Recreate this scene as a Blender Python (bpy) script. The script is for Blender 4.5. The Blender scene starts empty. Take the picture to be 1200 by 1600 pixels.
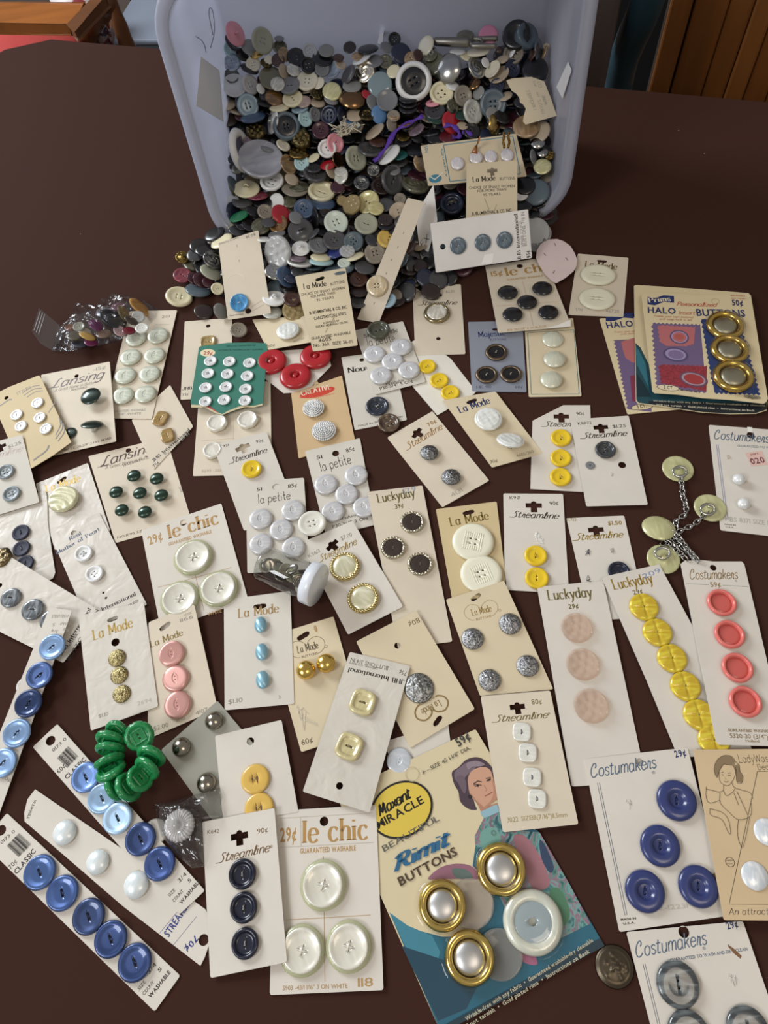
import bpy, math, random
from mathutils import Vector, Matrix
from mathutils.geometry import tessellate_polygon
random.seed(7)
D2R = math.pi / 180
S = 0.001                                     # everything below is reckoned in millimetres

# ------------------------------------------------------------------ camera
TH, RO, F, H = 59.99 * D2R, -8.15 * D2R, 1110.0, 455.0
FW = Vector((0, math.cos(TH), -math.sin(TH)))
UP = Vector((0, math.sin(TH), math.cos(TH)))
RT = Vector((1, 0, 0))
CR, SR = math.cos(RO), math.sin(RO)
CAM = Vector((0, 0, H))
camd = bpy.data.cameras.new('camera')
cam = bpy.data.objects.new('camera', camd)
bpy.context.scene.collection.objects.link(cam)
camd.sensor_fit = 'VERTICAL'; camd.sensor_height = 24.0; camd.lens = 24.0 * F / 1600
camd.clip_start = 0.01; camd.clip_end = 50
xr = RT * CR + UP * SR                        # picture-right and picture-down in the world
yd = RT * SR - UP * CR
cam.matrix_world = Matrix((
    (xr.x, -yd.x, -FW.x, CAM.x * S), (xr.y, -yd.y, -FW.y, CAM.y * S),
    (xr.z, -yd.z, -FW.z, CAM.z * S), (0, 0, 0, 1)))
bpy.context.scene.camera = cam

# ------------------------------------------------------------------ light
sc = bpy.context.scene
sc.view_settings.view_transform = 'Standard'
sc.view_settings.look = 'None'
sc.view_settings.gamma = 1.0
sc.view_settings.use_curve_mapping = False
sc.view_settings.exposure = 0.0
w = bpy.data.worlds.new('room_light'); sc.world = w; w.use_nodes = True
nt = w.node_tree; nt.nodes.clear()
wo = nt.nodes.new('ShaderNodeOutputWorld'); wb = nt.nodes.new('ShaderNodeBackground')
tc = nt.nodes.new('ShaderNodeTexCoord'); sp = nt.nodes.new('ShaderNodeSeparateXYZ')
rmp = nt.nodes.new('ShaderNodeValToRGB')
rmp.color_ramp.elements[0].position = 0.0; rmp.color_ramp.elements[0].color = (0.16, 0.13, 0.11, 1)
rmp.color_ramp.elements[1].position = 0.75; rmp.color_ramp.elements[1].color = (0.66, 0.62, 0.57, 1)
mp = nt.nodes.new('ShaderNodeMath'); mp.operation = 'MULTIPLY_ADD'; mp.inputs[1].default_value = .5; mp.inputs[2].default_value = .5
nt.links.new(tc.outputs['Generated'], sp.inputs[0]); nt.links.new(sp.outputs['Z'], mp.inputs[0])
nt.links.new(mp.outputs[0], rmp.inputs[0]); nt.links.new(rmp.outputs[0], wb.inputs[0])
wb.inputs[1].default_value = 0.50
nt.links.new(wb.outputs[0], wo.inputs[0])


def area(name, loc, to, sx, sy, power, col):
    ld = bpy.data.lights.new(name, 'AREA'); ld.shape = 'RECTANGLE'
    ld.size = sx; ld.size_y = sy; ld.energy = power; ld.color = col
    o = bpy.data.objects.new(name, ld); sc.collection.objects.link(o)
    o.location = loc
    o.rotation_euler = (Vector(to) - Vector(loc)).to_track_quat('-Z', 'Y').to_euler()
    return o


area('window_light', (-1.9, 2.0, 1.35), (0.0, 0.35, 0), 1.0, 1.1, 68, (0.90, 0.95, 1.0))
area('side_fill_light', (-1.7, -0.7, 1.7), (0.0, 0.35, 0), 0.8, 0.8, 24, (0.95, 0.97, 1.0))  # unseen fill lamp, added to brighten the heap inside the bin
area('ceiling_lamp', (0.5, -0.6, 1.75), (0.0, 0.2, 0), 0.6, 0.6, 5, (1.0, 0.86, 0.70))

# ------------------------------------------------------------------ pixels <-> the world


def ray(px, py):
    x, y = px - 600, py - 800
    x, y = CR * x + SR * y, -SR * x + CR * y
    return RT * x - UP * y + FW * F


def at(px, py, z=0.0):                          # the point at height z (mm) seen at a pixel
    d = ray(px, py); t = (z - H) / d.z
    return CAM + d * t


def proj(P):
    v = P - CAM
    Z = v.dot(FW); x = v.x * F / Z; y = -v.dot(UP) * F / Z
    return (600 + CR * x - SR * y, 800 + SR * x + CR * y)


def mmpp(P):                                    # millimetres per pixel at a point
    return (P - CAM).dot(FW) / F


REG = dict(p=(0, 0, 1), a1=(0, 0, 3), a2=(320, 20, 4), a3=(600, 20, 4), a4=(240, 240, 4), a5=(500, 220, 4), a6=(800, 0, 3),
           a7=(0, 440, 4), a8=(280, 480, 30 / 7), b1=(520, 400, 30 / 7), b2=(720, 360, 30 / 7), b3=(920, 420, 30 / 7),
           b4=(0, 660, 4), b5=(280, 640, 4), b6=(560, 620, 4), b7=(780, 620, 5), b8=(960, 640, 5), c1=(0, 880, 4),
           c2=(210, 900, 4), c3=(400, 900, 3.75), c4=(680, 880, 30 / 7), c5=(920, 860, 30 / 7), c6=(0, 1120, 10 / 3),
           c7=(240, 1100, 3.2), c8=(580, 1120, 3.158), d1=(900, 1140, 3.4783), d2=(700, 1060, 4.6154), d3=(120, 1090, 5), d4=(360, 740, 6))


def R(reg, x, y):
    ox, oy, s = REG[reg]
    return (ox + x / s, oy + y / s)


# ------------------------------------------------------------------ materials
MATS = {}


def lin(h):
    h = h.lstrip('#')
    c = [int(h[i:i + 2], 16) / 255 for i in (0, 2, 4)]
    return tuple((v / 12.92 if v <= .04045 else ((v + .055) / 1.055) ** 2.4) for v in c) + (1,)


def base_mat(key):
    m = bpy.data.materials.new(key); m.use_nodes = True
    n = m.node_tree.nodes; return m, m.node_tree, n['Principled BSDF'], n['Material Output']


def noise_mix(nt, col, amount, scale, dark=.6, coords='Object', detail=4, stretch=None):
    tc = nt.nodes.new('ShaderNodeTexCoord'); no = nt.nodes.new('ShaderNodeTexNoise')
    no.inputs['Scale'].default_value = scale; no.inputs['Detail'].default_value = detail
    if stretch:
        mpn = nt.nodes.new('ShaderNodeMapping'); mpn.inputs['Scale'].default_value = stretch
        nt.links.new(tc.outputs[coords], mpn.inputs[0]); nt.links.new(mpn.outputs[0], no.inputs['Vector'])
    else:
        nt.links.new(tc.outputs[coords], no.inputs['Vector'])
    r = nt.nodes.new('ShaderNodeValToRGB')
    r.color_ramp.elements[0].position = .35; r.color_ramp.elements[1].position = .65
    c2 = tuple(c * dark for c in col[:3]) + (1,)
    r.color_ramp.elements[0].color = tuple(a * amount + b * (1 - amount) for a, b in zip(c2, col))
    r.color_ramp.elements[1].color = col
    nt.links.new(no.outputs['Fac'], r.inputs[0])
    return r.outputs[0], no


def plastic(hexc, rough=.28, coat=.3):
    k = f'plastic_{hexc}_{rough}_{coat}'
    if k in MATS: return MATS[k]
    m, t, b, o = base_mat('plastic'); c = lin(hexc)
    out, no = noise_mix(t, c, .5, 60, .82)
    t.links.new(out, b.inputs['Base Color'])
    b.inputs['Roughness'].default_value = rough
    b.inputs['Coat Weight'].default_value = coat; b.inputs['Coat Roughness'].default_value = .08
    MATS[k] = m; return m


def pearl(hexc, hex2=None, scale=.9, met=.15):
    k = f'pearl_{hexc}_{hex2}_{met}'
    if k in MATS: return MATS[k]
    m, t, b, o = base_mat('pearl'); c = lin(hexc); c2 = lin(hex2) if hex2 else tuple(v * .8 for v in c[:3]) + (1,)
    tc = t.nodes.new('ShaderNodeTexCoord'); wv = t.nodes.new('ShaderNodeTexNoise')
    mpn = t.nodes.new('ShaderNodeMapping'); mpn.inputs['Scale'].default_value = (scale * 3, scale * .8, 1); mpn.inputs['Rotation'].default_value = (0, 0, .7)
    t.links.new(tc.outputs['Object'], mpn.inputs[0]); t.links.new(mpn.outputs[0], wv.inputs['Vector'])
    wv.inputs['Scale'].default_value = 1.0; wv.inputs['Detail'].default_value = 2; wv.inputs['Distortion'].default_value = .8
    r = t.nodes.new('ShaderNodeValToRGB'); r.color_ramp.elements[0].position = .4; r.color_ramp.elements[1].position = .6
    r.color_ramp.elements[0].color = c2; r.color_ramp.elements[1].color = c
    t.links.new(wv.outputs['Fac'], r.inputs[0]); t.links.new(r.outputs[0], b.inputs['Base Color'])
    b.inputs['Metallic'].default_value = met; b.inputs['Roughness'].default_value = .32
    b.inputs['Coat Weight'].default_value = .8; b.inputs['Coat Roughness'].default_value = .05
    MATS[k] = m; return m


def cateye(hexc, ang=0.0):
    k = f'cat_{hexc}_{ang}'
    if k in MATS: return MATS[k]
    m, t, b, o = base_mat('satin_pearl'); b.inputs['Base Color'].default_value = lin(hexc)
    b.inputs['Metallic'].default_value = .5; b.inputs['Roughness'].default_value = .4
    b.inputs['Anisotropic'].default_value = .8; b.inputs['Anisotropic Rotation'].default_value = ang
    b.inputs['Coat Weight'].default_value = .6; b.inputs['Coat Roughness'].default_value = .05
    tg = t.nodes.new('ShaderNodeVectorTransform'); tg.vector_type = 'VECTOR'; tg.convert_from = 'OBJECT'; tg.convert_to = 'WORLD'
    tg.inputs[0].default_value = (math.cos(ang), math.sin(ang), 0)
    t.links.new(tg.outputs[0], b.inputs['Tangent'])
    MATS[k] = m; return m


def metal(hexc, rough=.18, relief=0.0, scale=5.0, dark=.25):
    k = f'metal_{hexc}_{rough}_{relief}'
    if k in MATS: return MATS[k]
    m, t, b, o = base_mat('metal'); c = lin(hexc)
    b.inputs['Metallic'].default_value = 1; b.inputs['Roughness'].default_value = rough
    if relief:
        out, no = noise_mix(t, c, .9, scale, dark, detail=5)
        bp = t.nodes.new('ShaderNodeBump'); bp.inputs['Strength'].default_value = relief; bp.inputs['Distance'].default_value = .001
        t.links.new(no.outputs['Fac'], bp.inputs['Height']); t.links.new(bp.outputs[0], b.inputs['Normal'])
        t.links.new(out, b.inputs['Base Color'])
    else:
        b.inputs['Base Color'].default_value = c
    MATS[k] = m; return m


def glance(t):                                  # reflection rising towards glancing angles, alike from both sides
    lw = t.nodes.new('ShaderNodeLayerWeight'); pw = t.nodes.new('ShaderNodeMath'); pw.operation = 'POWER'; pw.inputs[1].default_value = 3.5
    t.links.new(lw.outputs['Facing'], pw.inputs[0]); ml = t.nodes.new('ShaderNodeMath'); ml.operation = 'MULTIPLY'; ml.inputs[1].default_value = .75
    t.links.new(pw.outputs[0], ml.inputs[0]); return ml


def clear(hexc='f2efe8', body=.25, gloss=.6):
    k = f'clear_{hexc}_{body}_{gloss}'
    if k in MATS: return MATS[k]
    m, t, b, o = base_mat('clear'); b.inputs['Base Color'].default_value = lin(hexc)
    b.inputs['Roughness'].default_value = .08; b.inputs['Coat Weight'].default_value = gloss
    tr = t.nodes.new('ShaderNodeBsdfTransparent'); mx = t.nodes.new('ShaderNodeMixShader')
    fr = glance(t)
    ma = t.nodes.new('ShaderNodeMath'); ma.operation = 'MAXIMUM'; ma.inputs[1].default_value = body
    tr.inputs[0].default_value = tuple(.35 + .65 * v for v in lin(hexc)[:3]) + (1,)
    t.links.new(fr.outputs[0], ma.inputs[0]); t.links.new(ma.outputs[0], mx.inputs[0])
    t.links.new(tr.outputs[0], mx.inputs[1]); t.links.new(b.outputs[0], mx.inputs[2]); t.links.new(mx.outputs[0], o.inputs[0])
    MATS[k] = m; return m


def film(rough=.06, tint='ffffff', wr=0.0, amt=.10):
    k = f'film_{rough}_{tint}_{wr}_{amt}'
    if k in MATS: return MATS[k]
    m, t, b, o = base_mat('plastic_film'); t.nodes.remove(b)
    tr = t.nodes.new('ShaderNodeBsdfTransparent'); gl = t.nodes.new('ShaderNodeBsdfGlossy'); mx = t.nodes.new('ShaderNodeMixShader')
    tr.inputs[0].default_value = lin(tint); gl.inputs['Roughness'].default_value = rough
    fr = glance(t)
    ad = t.nodes.new('ShaderNodeMath'); ad.operation = 'ADD'; ad.inputs[1].default_value = amt
    if wr:
        no = t.nodes.new('ShaderNodeTexNoise'); tcn = t.nodes.new('ShaderNodeTexCoord'); t.links.new(tcn.outputs['Object'], no.inputs['Vector'])
        no.inputs['Scale'].default_value = 90; no.inputs['Distortion'].default_value = 1.5
        bp = t.nodes.new('ShaderNodeBump'); bp.inputs['Strength'].default_value = wr; bp.inputs['Distance'].default_value = .002
        t.links.new(no.outputs['Fac'], bp.inputs['Height']); t.links.new(bp.outputs[0], gl.inputs['Normal'])
    t.links.new(fr.outputs[0], ad.inputs[0]); t.links.new(ad.outputs[0], mx.inputs[0])
    t.links.new(tr.outputs[0], mx.inputs[1]); t.links.new(gl.outputs[0], mx.inputs[2]); t.links.new(mx.outputs[0], o.inputs[0])
    MATS[k] = m; return m


def paper(hexc, gloss=0.0, stain=.35):
    k = f'paper_{hexc}_{gloss}_{stain}'
    if k in MATS: return MATS[k]
    m, t, b, o = base_mat('card_stock'); c = lin(hexc)
    out, no = noise_mix(t, c, stain, 22, .78, detail=6)
    t.links.new(out, b.inputs['Base Color'])
    b.inputs['Roughness'].default_value = .62 - .3 * gloss
    b.inputs['Coat Weight'].default_value = gloss; b.inputs['Coat Roughness'].default_value = .22
    if gloss > .3:
        n2 = t.nodes.new('ShaderNodeTexNoise'); tcn = t.nodes.new('ShaderNodeTexCoord'); t.links.new(tcn.outputs['Object'], n2.inputs['Vector'])
        n2.inputs['Scale'].default_value = 55; n2.inputs['Distortion'].default_value = 1.0
        bp = t.nodes.new('ShaderNodeBump'); bp.inputs['Strength'].default_value = .35; bp.inputs['Distance'].default_value = .003
        t.links.new(n2.outputs['Fac'], bp.inputs['Height']); t.links.new(bp.outputs[0], b.inputs['Normal'])
        t.links.new(bp.outputs[0], b.inputs['Coat Normal'])
    MATS[k] = m; return m


def printed_fabric(cols, scale):
    k = 'fab_' + ''.join(cols)
    if k in MATS: return MATS[k]
    m, t, b, o = base_mat('printed_fabric'); no = t.nodes.new('ShaderNodeTexNoise'); tcn = t.nodes.new('ShaderNodeTexCoord'); t.links.new(tcn.outputs['Object'], no.inputs['Vector'])
    no.inputs['Scale'].default_value = scale; no.inputs['Detail'].default_value = 3; no.inputs['Distortion'].default_value = 2.2
    r = t.nodes.new('ShaderNodeValToRGB')
    for i, c in enumerate(cols):
        ps = .3 + .4 * i / (len(cols) - 1); e = r.color_ramp.elements[i] if i < 2 else r.color_ramp.elements.new(ps); e.position = ps; e.color = lin(c)
    t.links.new(no.outputs['Fac'], r.inputs[0]); t.links.new(r.outputs[0], b.inputs['Base Color']); b.inputs['Roughness'].default_value = .5
    MATS[k] = m; return m


def ink(hexc, met=0.0):
    k = f'ink_{hexc}_{met}'
    if k in MATS: return MATS[k]
    m, t, b, o = base_mat('printing_ink'); b.inputs['Base Color'].default_value = lin(hexc)
    b.inputs['Roughness'].default_value = .45; b.inputs['Metallic'].default_value = met
    MATS[k] = m; return m


def matte(hexc, rough=.8, amount=.4, scale=30, dark=.7, stretch=None, name='matte', bump=0.0):
    k = f'matte_{hexc}_{rough}_{amount}_{scale}_{name}'
    if k in MATS: return MATS[k]
    m, t, b, o = base_mat(name); c = lin(hexc)
    out, no = noise_mix(t, c, amount, scale, dark, stretch=stretch)
    t.links.new(out, b.inputs['Base Color']); b.inputs['Roughness'].default_value = rough
    if bump:
        bp = t.nodes.new('ShaderNodeBump'); bp.inputs['Strength'].default_value = bump; bp.inputs['Distance'].default_value = .002
        t.links.new(no.outputs['Fac'], bp.inputs['Height']); t.links.new(bp.outputs[0], b.inputs['Normal'])
    MATS[k] = m; return m


# ------------------------------------------------------------------ objects
def mesh(name, verts, faces, mats=(), smooth=True, fm=None):
    me = bpy.data.meshes.new(name); me.from_pydata([tuple(v) for v in verts], [], faces)
    for m in mats: me.materials.append(m)
    if fm: me.polygons.foreach_set('material_index', fm)
    if smooth: me.polygons.foreach_set('use_smooth', [True] * len(me.polygons))
    me.update(); return me


def link(name, data, parent=None, loc=None, M=None, label=None, cat=None, group=None, kind=None):
    o = bpy.data.objects.new(name, data); sc.collection.objects.link(o)
    if parent: o.parent = parent
    if M is not None: o.matrix_local = M
    if loc is not None: o.location = loc
    if label: o['label'] = label
    if cat: o['category'] = cat
    if group: o['group'] = group
    if kind: o['kind'] = kind
    return o


def frameM(o, ex, ez, sc_=1.0):                # o in mm
    ez = ez.normalized(); ex = (ex - ez * ex.dot(ez)).normalized(); ey = ez.cross(ex)
    s = sc_ if isinstance(sc_, (tuple, list)) else (sc_,) * 3
    return Matrix(((ex.x * s[0], ey.x * s[1], ez.x * s[2], o.x * S), (ex.y * s[0], ey.y * s[1], ez.y * s[2], o.y * S), (ex.z * s[0], ey.z * s[1], ez.z * s[2], o.z * S), (0, 0, 0, 1)))


def tube(pts, r, seg=6, closed=False, caps=True):
    V, Fc = [], []
    n = len(pts); pts = [Vector(p) for p in pts]
    up = Vector((0, 0, 1))
    for i, p in enumerate(pts):
        a = pts[(i - 1) % n] if (closed or i > 0) else p; b = pts[(i + 1) % n] if (closed or i < n - 1) else p
        t = (b - a).normalized() if (b - a).length > 1e-9 else Vector((1, 0, 0))
        x = t.cross(up if abs(t.dot(up)) < .95 else Vector((1, 0, 0))).normalized(); y = x.cross(t)
        rr = r[i] if isinstance(r, (list, tuple)) else r
        for k in range(seg):
            th = 2 * math.pi * k / seg; V.append(p + (x * math.cos(th) + y * math.sin(th)) * rr)
    for i in range(n if closed else n - 1):
        j = (i + 1) % n
        for k in range(seg):
            l = (k + 1) % seg; Fc.append((i * seg + k, i * seg + l, j * seg + l, j * seg + k))
    if not closed and caps:
        Fc.append(tuple(range(seg))[::-1]); Fc.append(tuple((n - 1) * seg + k for k in range(seg)))
    return V, Fc


def smooth_pts(pts, sub=5, closed=False):
    P = [Vector(p) for p in pts]; n = len(P)
    if n < 3: return P
    out = []
    for i in range(n if closed else n - 1):
        p1, p2 = P[i], P[(i + 1) % n]
        p0 = P[i - 1] if (closed or i > 0) else p1 * 2 - p2
        p3 = P[(i + 2) % n] if (closed or i < n - 2) else p2 * 2 - p1
        for k in range(sub):
            t = k / sub
            out.append(.5 * ((2 * p1) + (p2 - p0) * t + (2 * p0 - 5 * p1 + 4 * p2 - p3) * t * t + (3 * p1 - p0 - 3 * p2 + p3) * t ** 3))
    if not closed: out.append(P[-1])
    return out
# ------------------------------------------------------------------ lettering
# single-stroke letters on a grid: x height 5, capitals 8, descenders -3
LET = {
 'a': (4.6, '~3.8,4 2.6,5 1,4.8 .2,3.3 .2,1.6 1,.2 2.3,0 3.8,1.3|3.8,5 3.8,.6 4.5,0'), 'b': (4.4, '.4,8 .4,0|~.4,3.6 1.6,5 3.2,4.8 4,3.3 4,1.7 3,.2 1.6,0 .4,1.3'),
 'c': (4.1, '~3.8,4 2.6,5 1,4.7 .2,3.2 .2,1.7 1,.3 2.4,0 3.9,.9'), 'd': (4.5, '3.9,8 3.9,0|~3.9,3.6 2.6,5 1,4.8 .2,3.3 .2,1.6 1,.2 2.3,0 3.9,1.3'),
 'e': (4.2, '~.3,2.7 3.8,2.9 3.6,4.2 2.4,5 1,4.7 .2,3.2 .2,1.7 1,.3 2.4,0 4,1'), 'f': (2.9, '~3.1,7.5 2,8 1.3,7 1.2,5 1.2,0|.1,5 2.6,5'),
 'g': (4.4, '~3.9,5 3.9,-1 3.2,-2.7 1.6,-3 .4,-2.2|~3.9,3.6 2.6,5 1,4.8 .2,3.3 .2,1.6 1,.2 2.3,0 3.9,1.3'), 'h': (4.3, '.4,8 .4,0|~.4,3.2 1.5,4.8 2.8,5 3.8,4 3.8,0'),
 'i': (1.6, '.6,5 .6,0|.6,6.6 .6,7.3'), 'j': (2, '~1,5 1,-2 0,-3|1,6.6 1,7.3'), 'k': (4.1, '.4,8 .4,0|3.6,5 .4,2|1.5,3.1 3.9,0'), 'l': (1.5, '.6,8 .6,0'),
 'm': (6.3, '.4,5 .4,0|~.4,3.4 1.3,4.8 2.3,5 3.1,4 3.1,0|~3.1,3.4 4,4.8 5,5 5.8,4 5.8,0'), 'n': (4.3, '.4,5 .4,0|~.4,3.2 1.5,4.8 2.8,5 3.8,4 3.8,0'),
 'o': (4.3, '~2.1,5 .8,4.5 .2,3.2 .2,1.8 .8,.5 2.1,0 3.4,.5 4,1.8 4,3.2 3.4,4.5 2.1,5'), 'p': (4.4, '.4,5 .4,-3|~.4,3.6 1.6,5 3.2,4.8 4,3.3 4,1.7 3,.2 1.6,0 .4,1.3'),
 'q': (4.4, '3.9,5 3.9,-3|~3.9,3.6 2.6,5 1,4.8 .2,3.3 .2,1.6 1,.2 2.3,0 3.9,1.3'), 'r': (2.9, '.4,5 .4,0|~.4,3 1.3,4.5 2.7,4.9'),
 's': (3.5, '~3.2,4.2 2,5 .6,4.5 .5,3.4 1.8,2.6 3.2,1.8 3.2,.7 1.8,0 .2,.8'), 't': (3, '~1.3,7.2 1.3,1.2 1.9,.1 3,.4|.1,5 2.7,5'),
 'u': (4.3, '~.4,5 .4,1.4 1.2,0 2.5,.1 3.7,1.6|3.8,5 3.8,0'), 'v': (3.7, '0,5 1.8,0 3.6,5'), 'w': (5.6, '0,5 1.4,0 2.8,4.4 4.2,0 5.5,5'), 'x': (3.6, '0,5 3.5,0|3.5,5 0,0'),
 'y': (3.9, '0,5 2,.2|3.8,5 1.4,-2 .2,-3'), 'z': (3.5, '.2,5 3.4,5 0,0 3.5,0'),
 'A': (5.8, '0,0 2.8,8 5.6,0|1,2.7 4.6,2.7'), 'B': (5, '.5,8 .5,0|~.5,8 3.4,7.8 3.9,6 3.2,4.3 .5,4.2|~.5,4.2 3.8,4 4.6,2.1 3.7,.2 .5,0'),
 'C': (5.8, '~5.3,6.6 4,8 2.2,7.8 .6,6 .3,4 .6,2 2,.2 3.8,0 5.5,1.4'), 'D': (5.8, '.5,8 .5,0|~.5,8 3.4,7.7 5.2,5.5 5.2,2.5 3.4,.3 .5,0'),
 'E': (4.8, '.5,8 .5,0|.5,8 4.5,8|.5,4.2 3.8,4.2|.5,0 4.6,0'), 'F': (4.6, '.5,8 .5,0|.5,8 4.5,8|.5,4.2 3.8,4.2'),
 'G': (6, '~5.3,6.6 4,8 2.2,7.8 .6,6 .3,4 .6,2 2,.2 3.8,0 5.4,1.2|5.4,0 5.4,3.6 3.4,3.6'), 'H': (5.6, '.5,8 .5,0|5,8 5,0|.5,4.1 5,4.1'), 'I': (1.6, '.7,8 .7,0'),
 'J': (4, '~3.3,8 3.3,1.8 2.4,.1 .9,.1 .1,1.6'), 'K': (5.4, '.5,8 .5,0|5,8 .5,3.2|2,4.8 5.3,0'), 'L': (4.7, '.5,8 .5,0|.5,0 4.6,0'),
 'M': (7.2, '.5,0 .5,8 3.5,1.5 6.5,8 6.5,0'), 'N': (5.9, '.5,0 .5,8 5.2,0 5.2,8'), 'O': (6.4, '~3.1,8 1,7 .2,4 1,1 3.1,0 5.2,1 6,4 5.2,7 3.1,8'),
 'P': (5, '.5,8 .5,0|~.5,8 3.6,7.8 4.5,6 3.6,4.1 .5,3.9'), 'R': (5.4, '.5,8 .5,0|~.5,8 3.6,7.8 4.5,6 3.6,4.2 .5,4.1|2.4,4.1 5,0'),
 'S': (4.9, '~4.4,6.8 3,8 1.2,7.7 .4,6 1.4,4.6 3.2,3.8 4.5,2.4 4,.6 2.3,0 .2,1.2'), 'T': (5.4, '.1,8 5.2,8|2.6,8 2.6,0'), 'U': (5.6, '~.5,8 .5,2 1.6,.2 3.6,.2 4.9,2 4.9,8'),
 'V': (5.6, '0,8 2.7,0 5.4,8'), 'W': (7.6, '0,8 1.9,0 3.7,7 5.5,0 7.3,8'), 'X': (5.2, '0,8 5,0|5,8 0,0'), 'Y': (5.4, '0,8 2.6,4 2.6,0|5.2,8 2.6,4'),
 '.': (1.6, '.6,0 .6,.7'), ',': (1.6, '.8,.7 .3,-1'), '-': (3.2, '.4,3 2.6,3'), "'": (1.4, '.6,8 .4,6.4'), '·': (2.2, '1,2.6 1,3.3'), ' ': (2.8, ''),
}
SCR = dict(LET)                                   # handwriting capitals
SCR.update({
 'S': (5, '~4.8,7.2 4,8 2.4,7.7 2,6.4 3.4,4.6 4,2.4 3,.4 1,0 -2.4,.2'), 'L': (5.2, '~4,7.2 3.4,8 2.4,7 2,4 1.4,1 .3,.2 .2,1 1.2,1.2 2.8,.3 5,.6'),
 'C': (6, '~3.4,5.4 4.2,6.2 4.2,7.5 3,8.2 1.4,7 .3,4.4 .5,1.6 1.8,0 3.6,.2 5.4,1.8'), 'R': (5.6, '~1.4,7.6 1.2,4 .4,0|~0,6.4 1.6,8 4,7.8 4.4,5.8 3,4.3 1.6,4.2 3,3.6 4,1.2 5.6,.4'),
 'P': (4.8, '~1.4,7.6 1.2,4 .4,0|~0,6.4 1.6,8 4,7.8 4.4,5.8 3,4.2 1.6,4.2'), 'M': (7, '~0,.3 .8,1 1.8,8 3.2,1 5.2,8 5.8,.6 7,.4'),
 'A': (6, '~0,.2 1.4,1 4,8 4.6,0 6,.6|1.8,3 4.8,3'), 'G': (5, '~4.2,6.8 3.2,8 1.2,6.6 .8,4 2,2.8 4,4.6 4,1 3,-1 1,-.6'),
 't': (3.1, '~1.3,7.2 .9,1.2 1.4,.1 3,.7|-.3,5.3 3.0,5.5'), 'r': (3.1, '~0,.4 .9,4.4 1,5 1.6,4.5 2.6,4.4 2.2,1 2.6,.1 3.3,.6'),
 'l': (2, '~0,.5 1.6,4 1.9,7 1.2,8 .8,6 .8,1.2 1.2,.1 2.2,.6'), 'd': (4.5, '~3.8,4 2.6,5 1,4.8 .2,3.3 .2,1.6 1,.2 2.3,0 3.8,1.6|~4.2,8 3.8,1.4 4.5,.4'),
})


def parse(s):
    out = []
    for st in s.split('|'):
        if not st: continue
        sm = st[0] == '~'
        pts = [tuple(map(float, q.split(','))) for q in st.lstrip('~').split()]
        out.append((sm, pts))
    return out


def ribbon(pts, wfn):
    V, Fc = [], []
    n = len(pts)
    for i, p in enumerate(pts):
        a, b = pts[max(0, i - 1)], pts[min(n - 1, i + 1)]
        dx, dy = b[0] - a[0], b[1] - a[1]; L = math.hypot(dx, dy) or 1
        dx /= L; dy /= L; hw = wfn(dx, dy) / 2
        V.append((p[0] - dy * hw, p[1] + dx * hw)); V.append((p[0] + dy * hw, p[1] - dx * hw))
        if i: k = 2 * i; Fc.append((k - 2, k - 1, k + 1, k))
    return V, Fc


def stroke_text(s, style):
    """Lettering as flat ribbons; capital height 8."""
    tab = SCR if style in ('script', 'brush') else LET
    slant = {'script': .34, 'brush': .30, 'italic': .25}.get(style, 0)
    V, Fc = [], []
    if style == 'roman': wf = lambda dx, dy: .42 + 1.15 * abs(dy) ** 1.2
    elif style == 'brush': wf = lambda dx, dy: 1.15 + .6 * abs(dy)
    elif style == 'fine': wf = lambda dx, dy: .55
    elif style == 'petite': wf = lambda dx, dy: .62
    elif style == 'italic': wf = lambda dx, dy: .5 + .25 * abs(dy)
    else: wf = lambda dx, dy: .66 + .3 * abs(dy)
    x = 0.0
    for ch in s:
        wd, st = tab.get(ch, tab.get(ch.lower(), (3, '')))
        for sm, pts in parse(st):
            if style == 'petite' and max(p[1] for p in pts) > 6 and ch in 'lpt': pts = [(a, b * 1.25 if b > 5 else b) for a, b in pts]
            q = [(a + b * slant + x, b) for a, b in pts]
            ends = [q[0], q[-1]]; dirs = [(pts[0], pts[1]), (pts[-1], pts[-2])]
            q = [(v.x, v.y) for v in smooth_pts([(a, b, 0) for a, b in q], 4)] if sm else q
            if not sm and len(q) > 2:
                for i in range(len(q) - 1):
                    v, f_ = ribbon(q[i:i + 2], wf); o = len(V); V += v; Fc += [tuple(o + k for k in t) for t in f_]
            else:
                v, f_ = ribbon(q, wf); o = len(V); V += v; Fc += [tuple(o + k for k in t) for t in f_]
            if style == 'roman':
                for e, (a, b) in zip(ends, dirs):
                    if abs(a[0] - b[0]) < .75 * abs(a[1] - b[1]) and abs(a[1] - round(a[1])) < .01 and int(round(a[1])) in (0, 5, 8, -3):
                        o = len(V); hh = .42
                        sg = 1 if a[1] <= 0 else -1
                        V += [(e[0] - 1.15, e[1]), (e[0] + 1.15, e[1]), (e[0] + 1.15, e[1] + sg * hh), (e[0] - 1.15, e[1] + sg * hh)]
                        Fc.append((o, o + 1, o + 2, o + 3) if sg > 0 else (o + 3, o + 2, o + 1, o))
        x += wd + (1.2 if style == 'roman' else .75 if style == 'script' else .45 if style == 'brush' else .9)
    return V, Fc, max(x, 1), 8.0


GLY = {}


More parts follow.
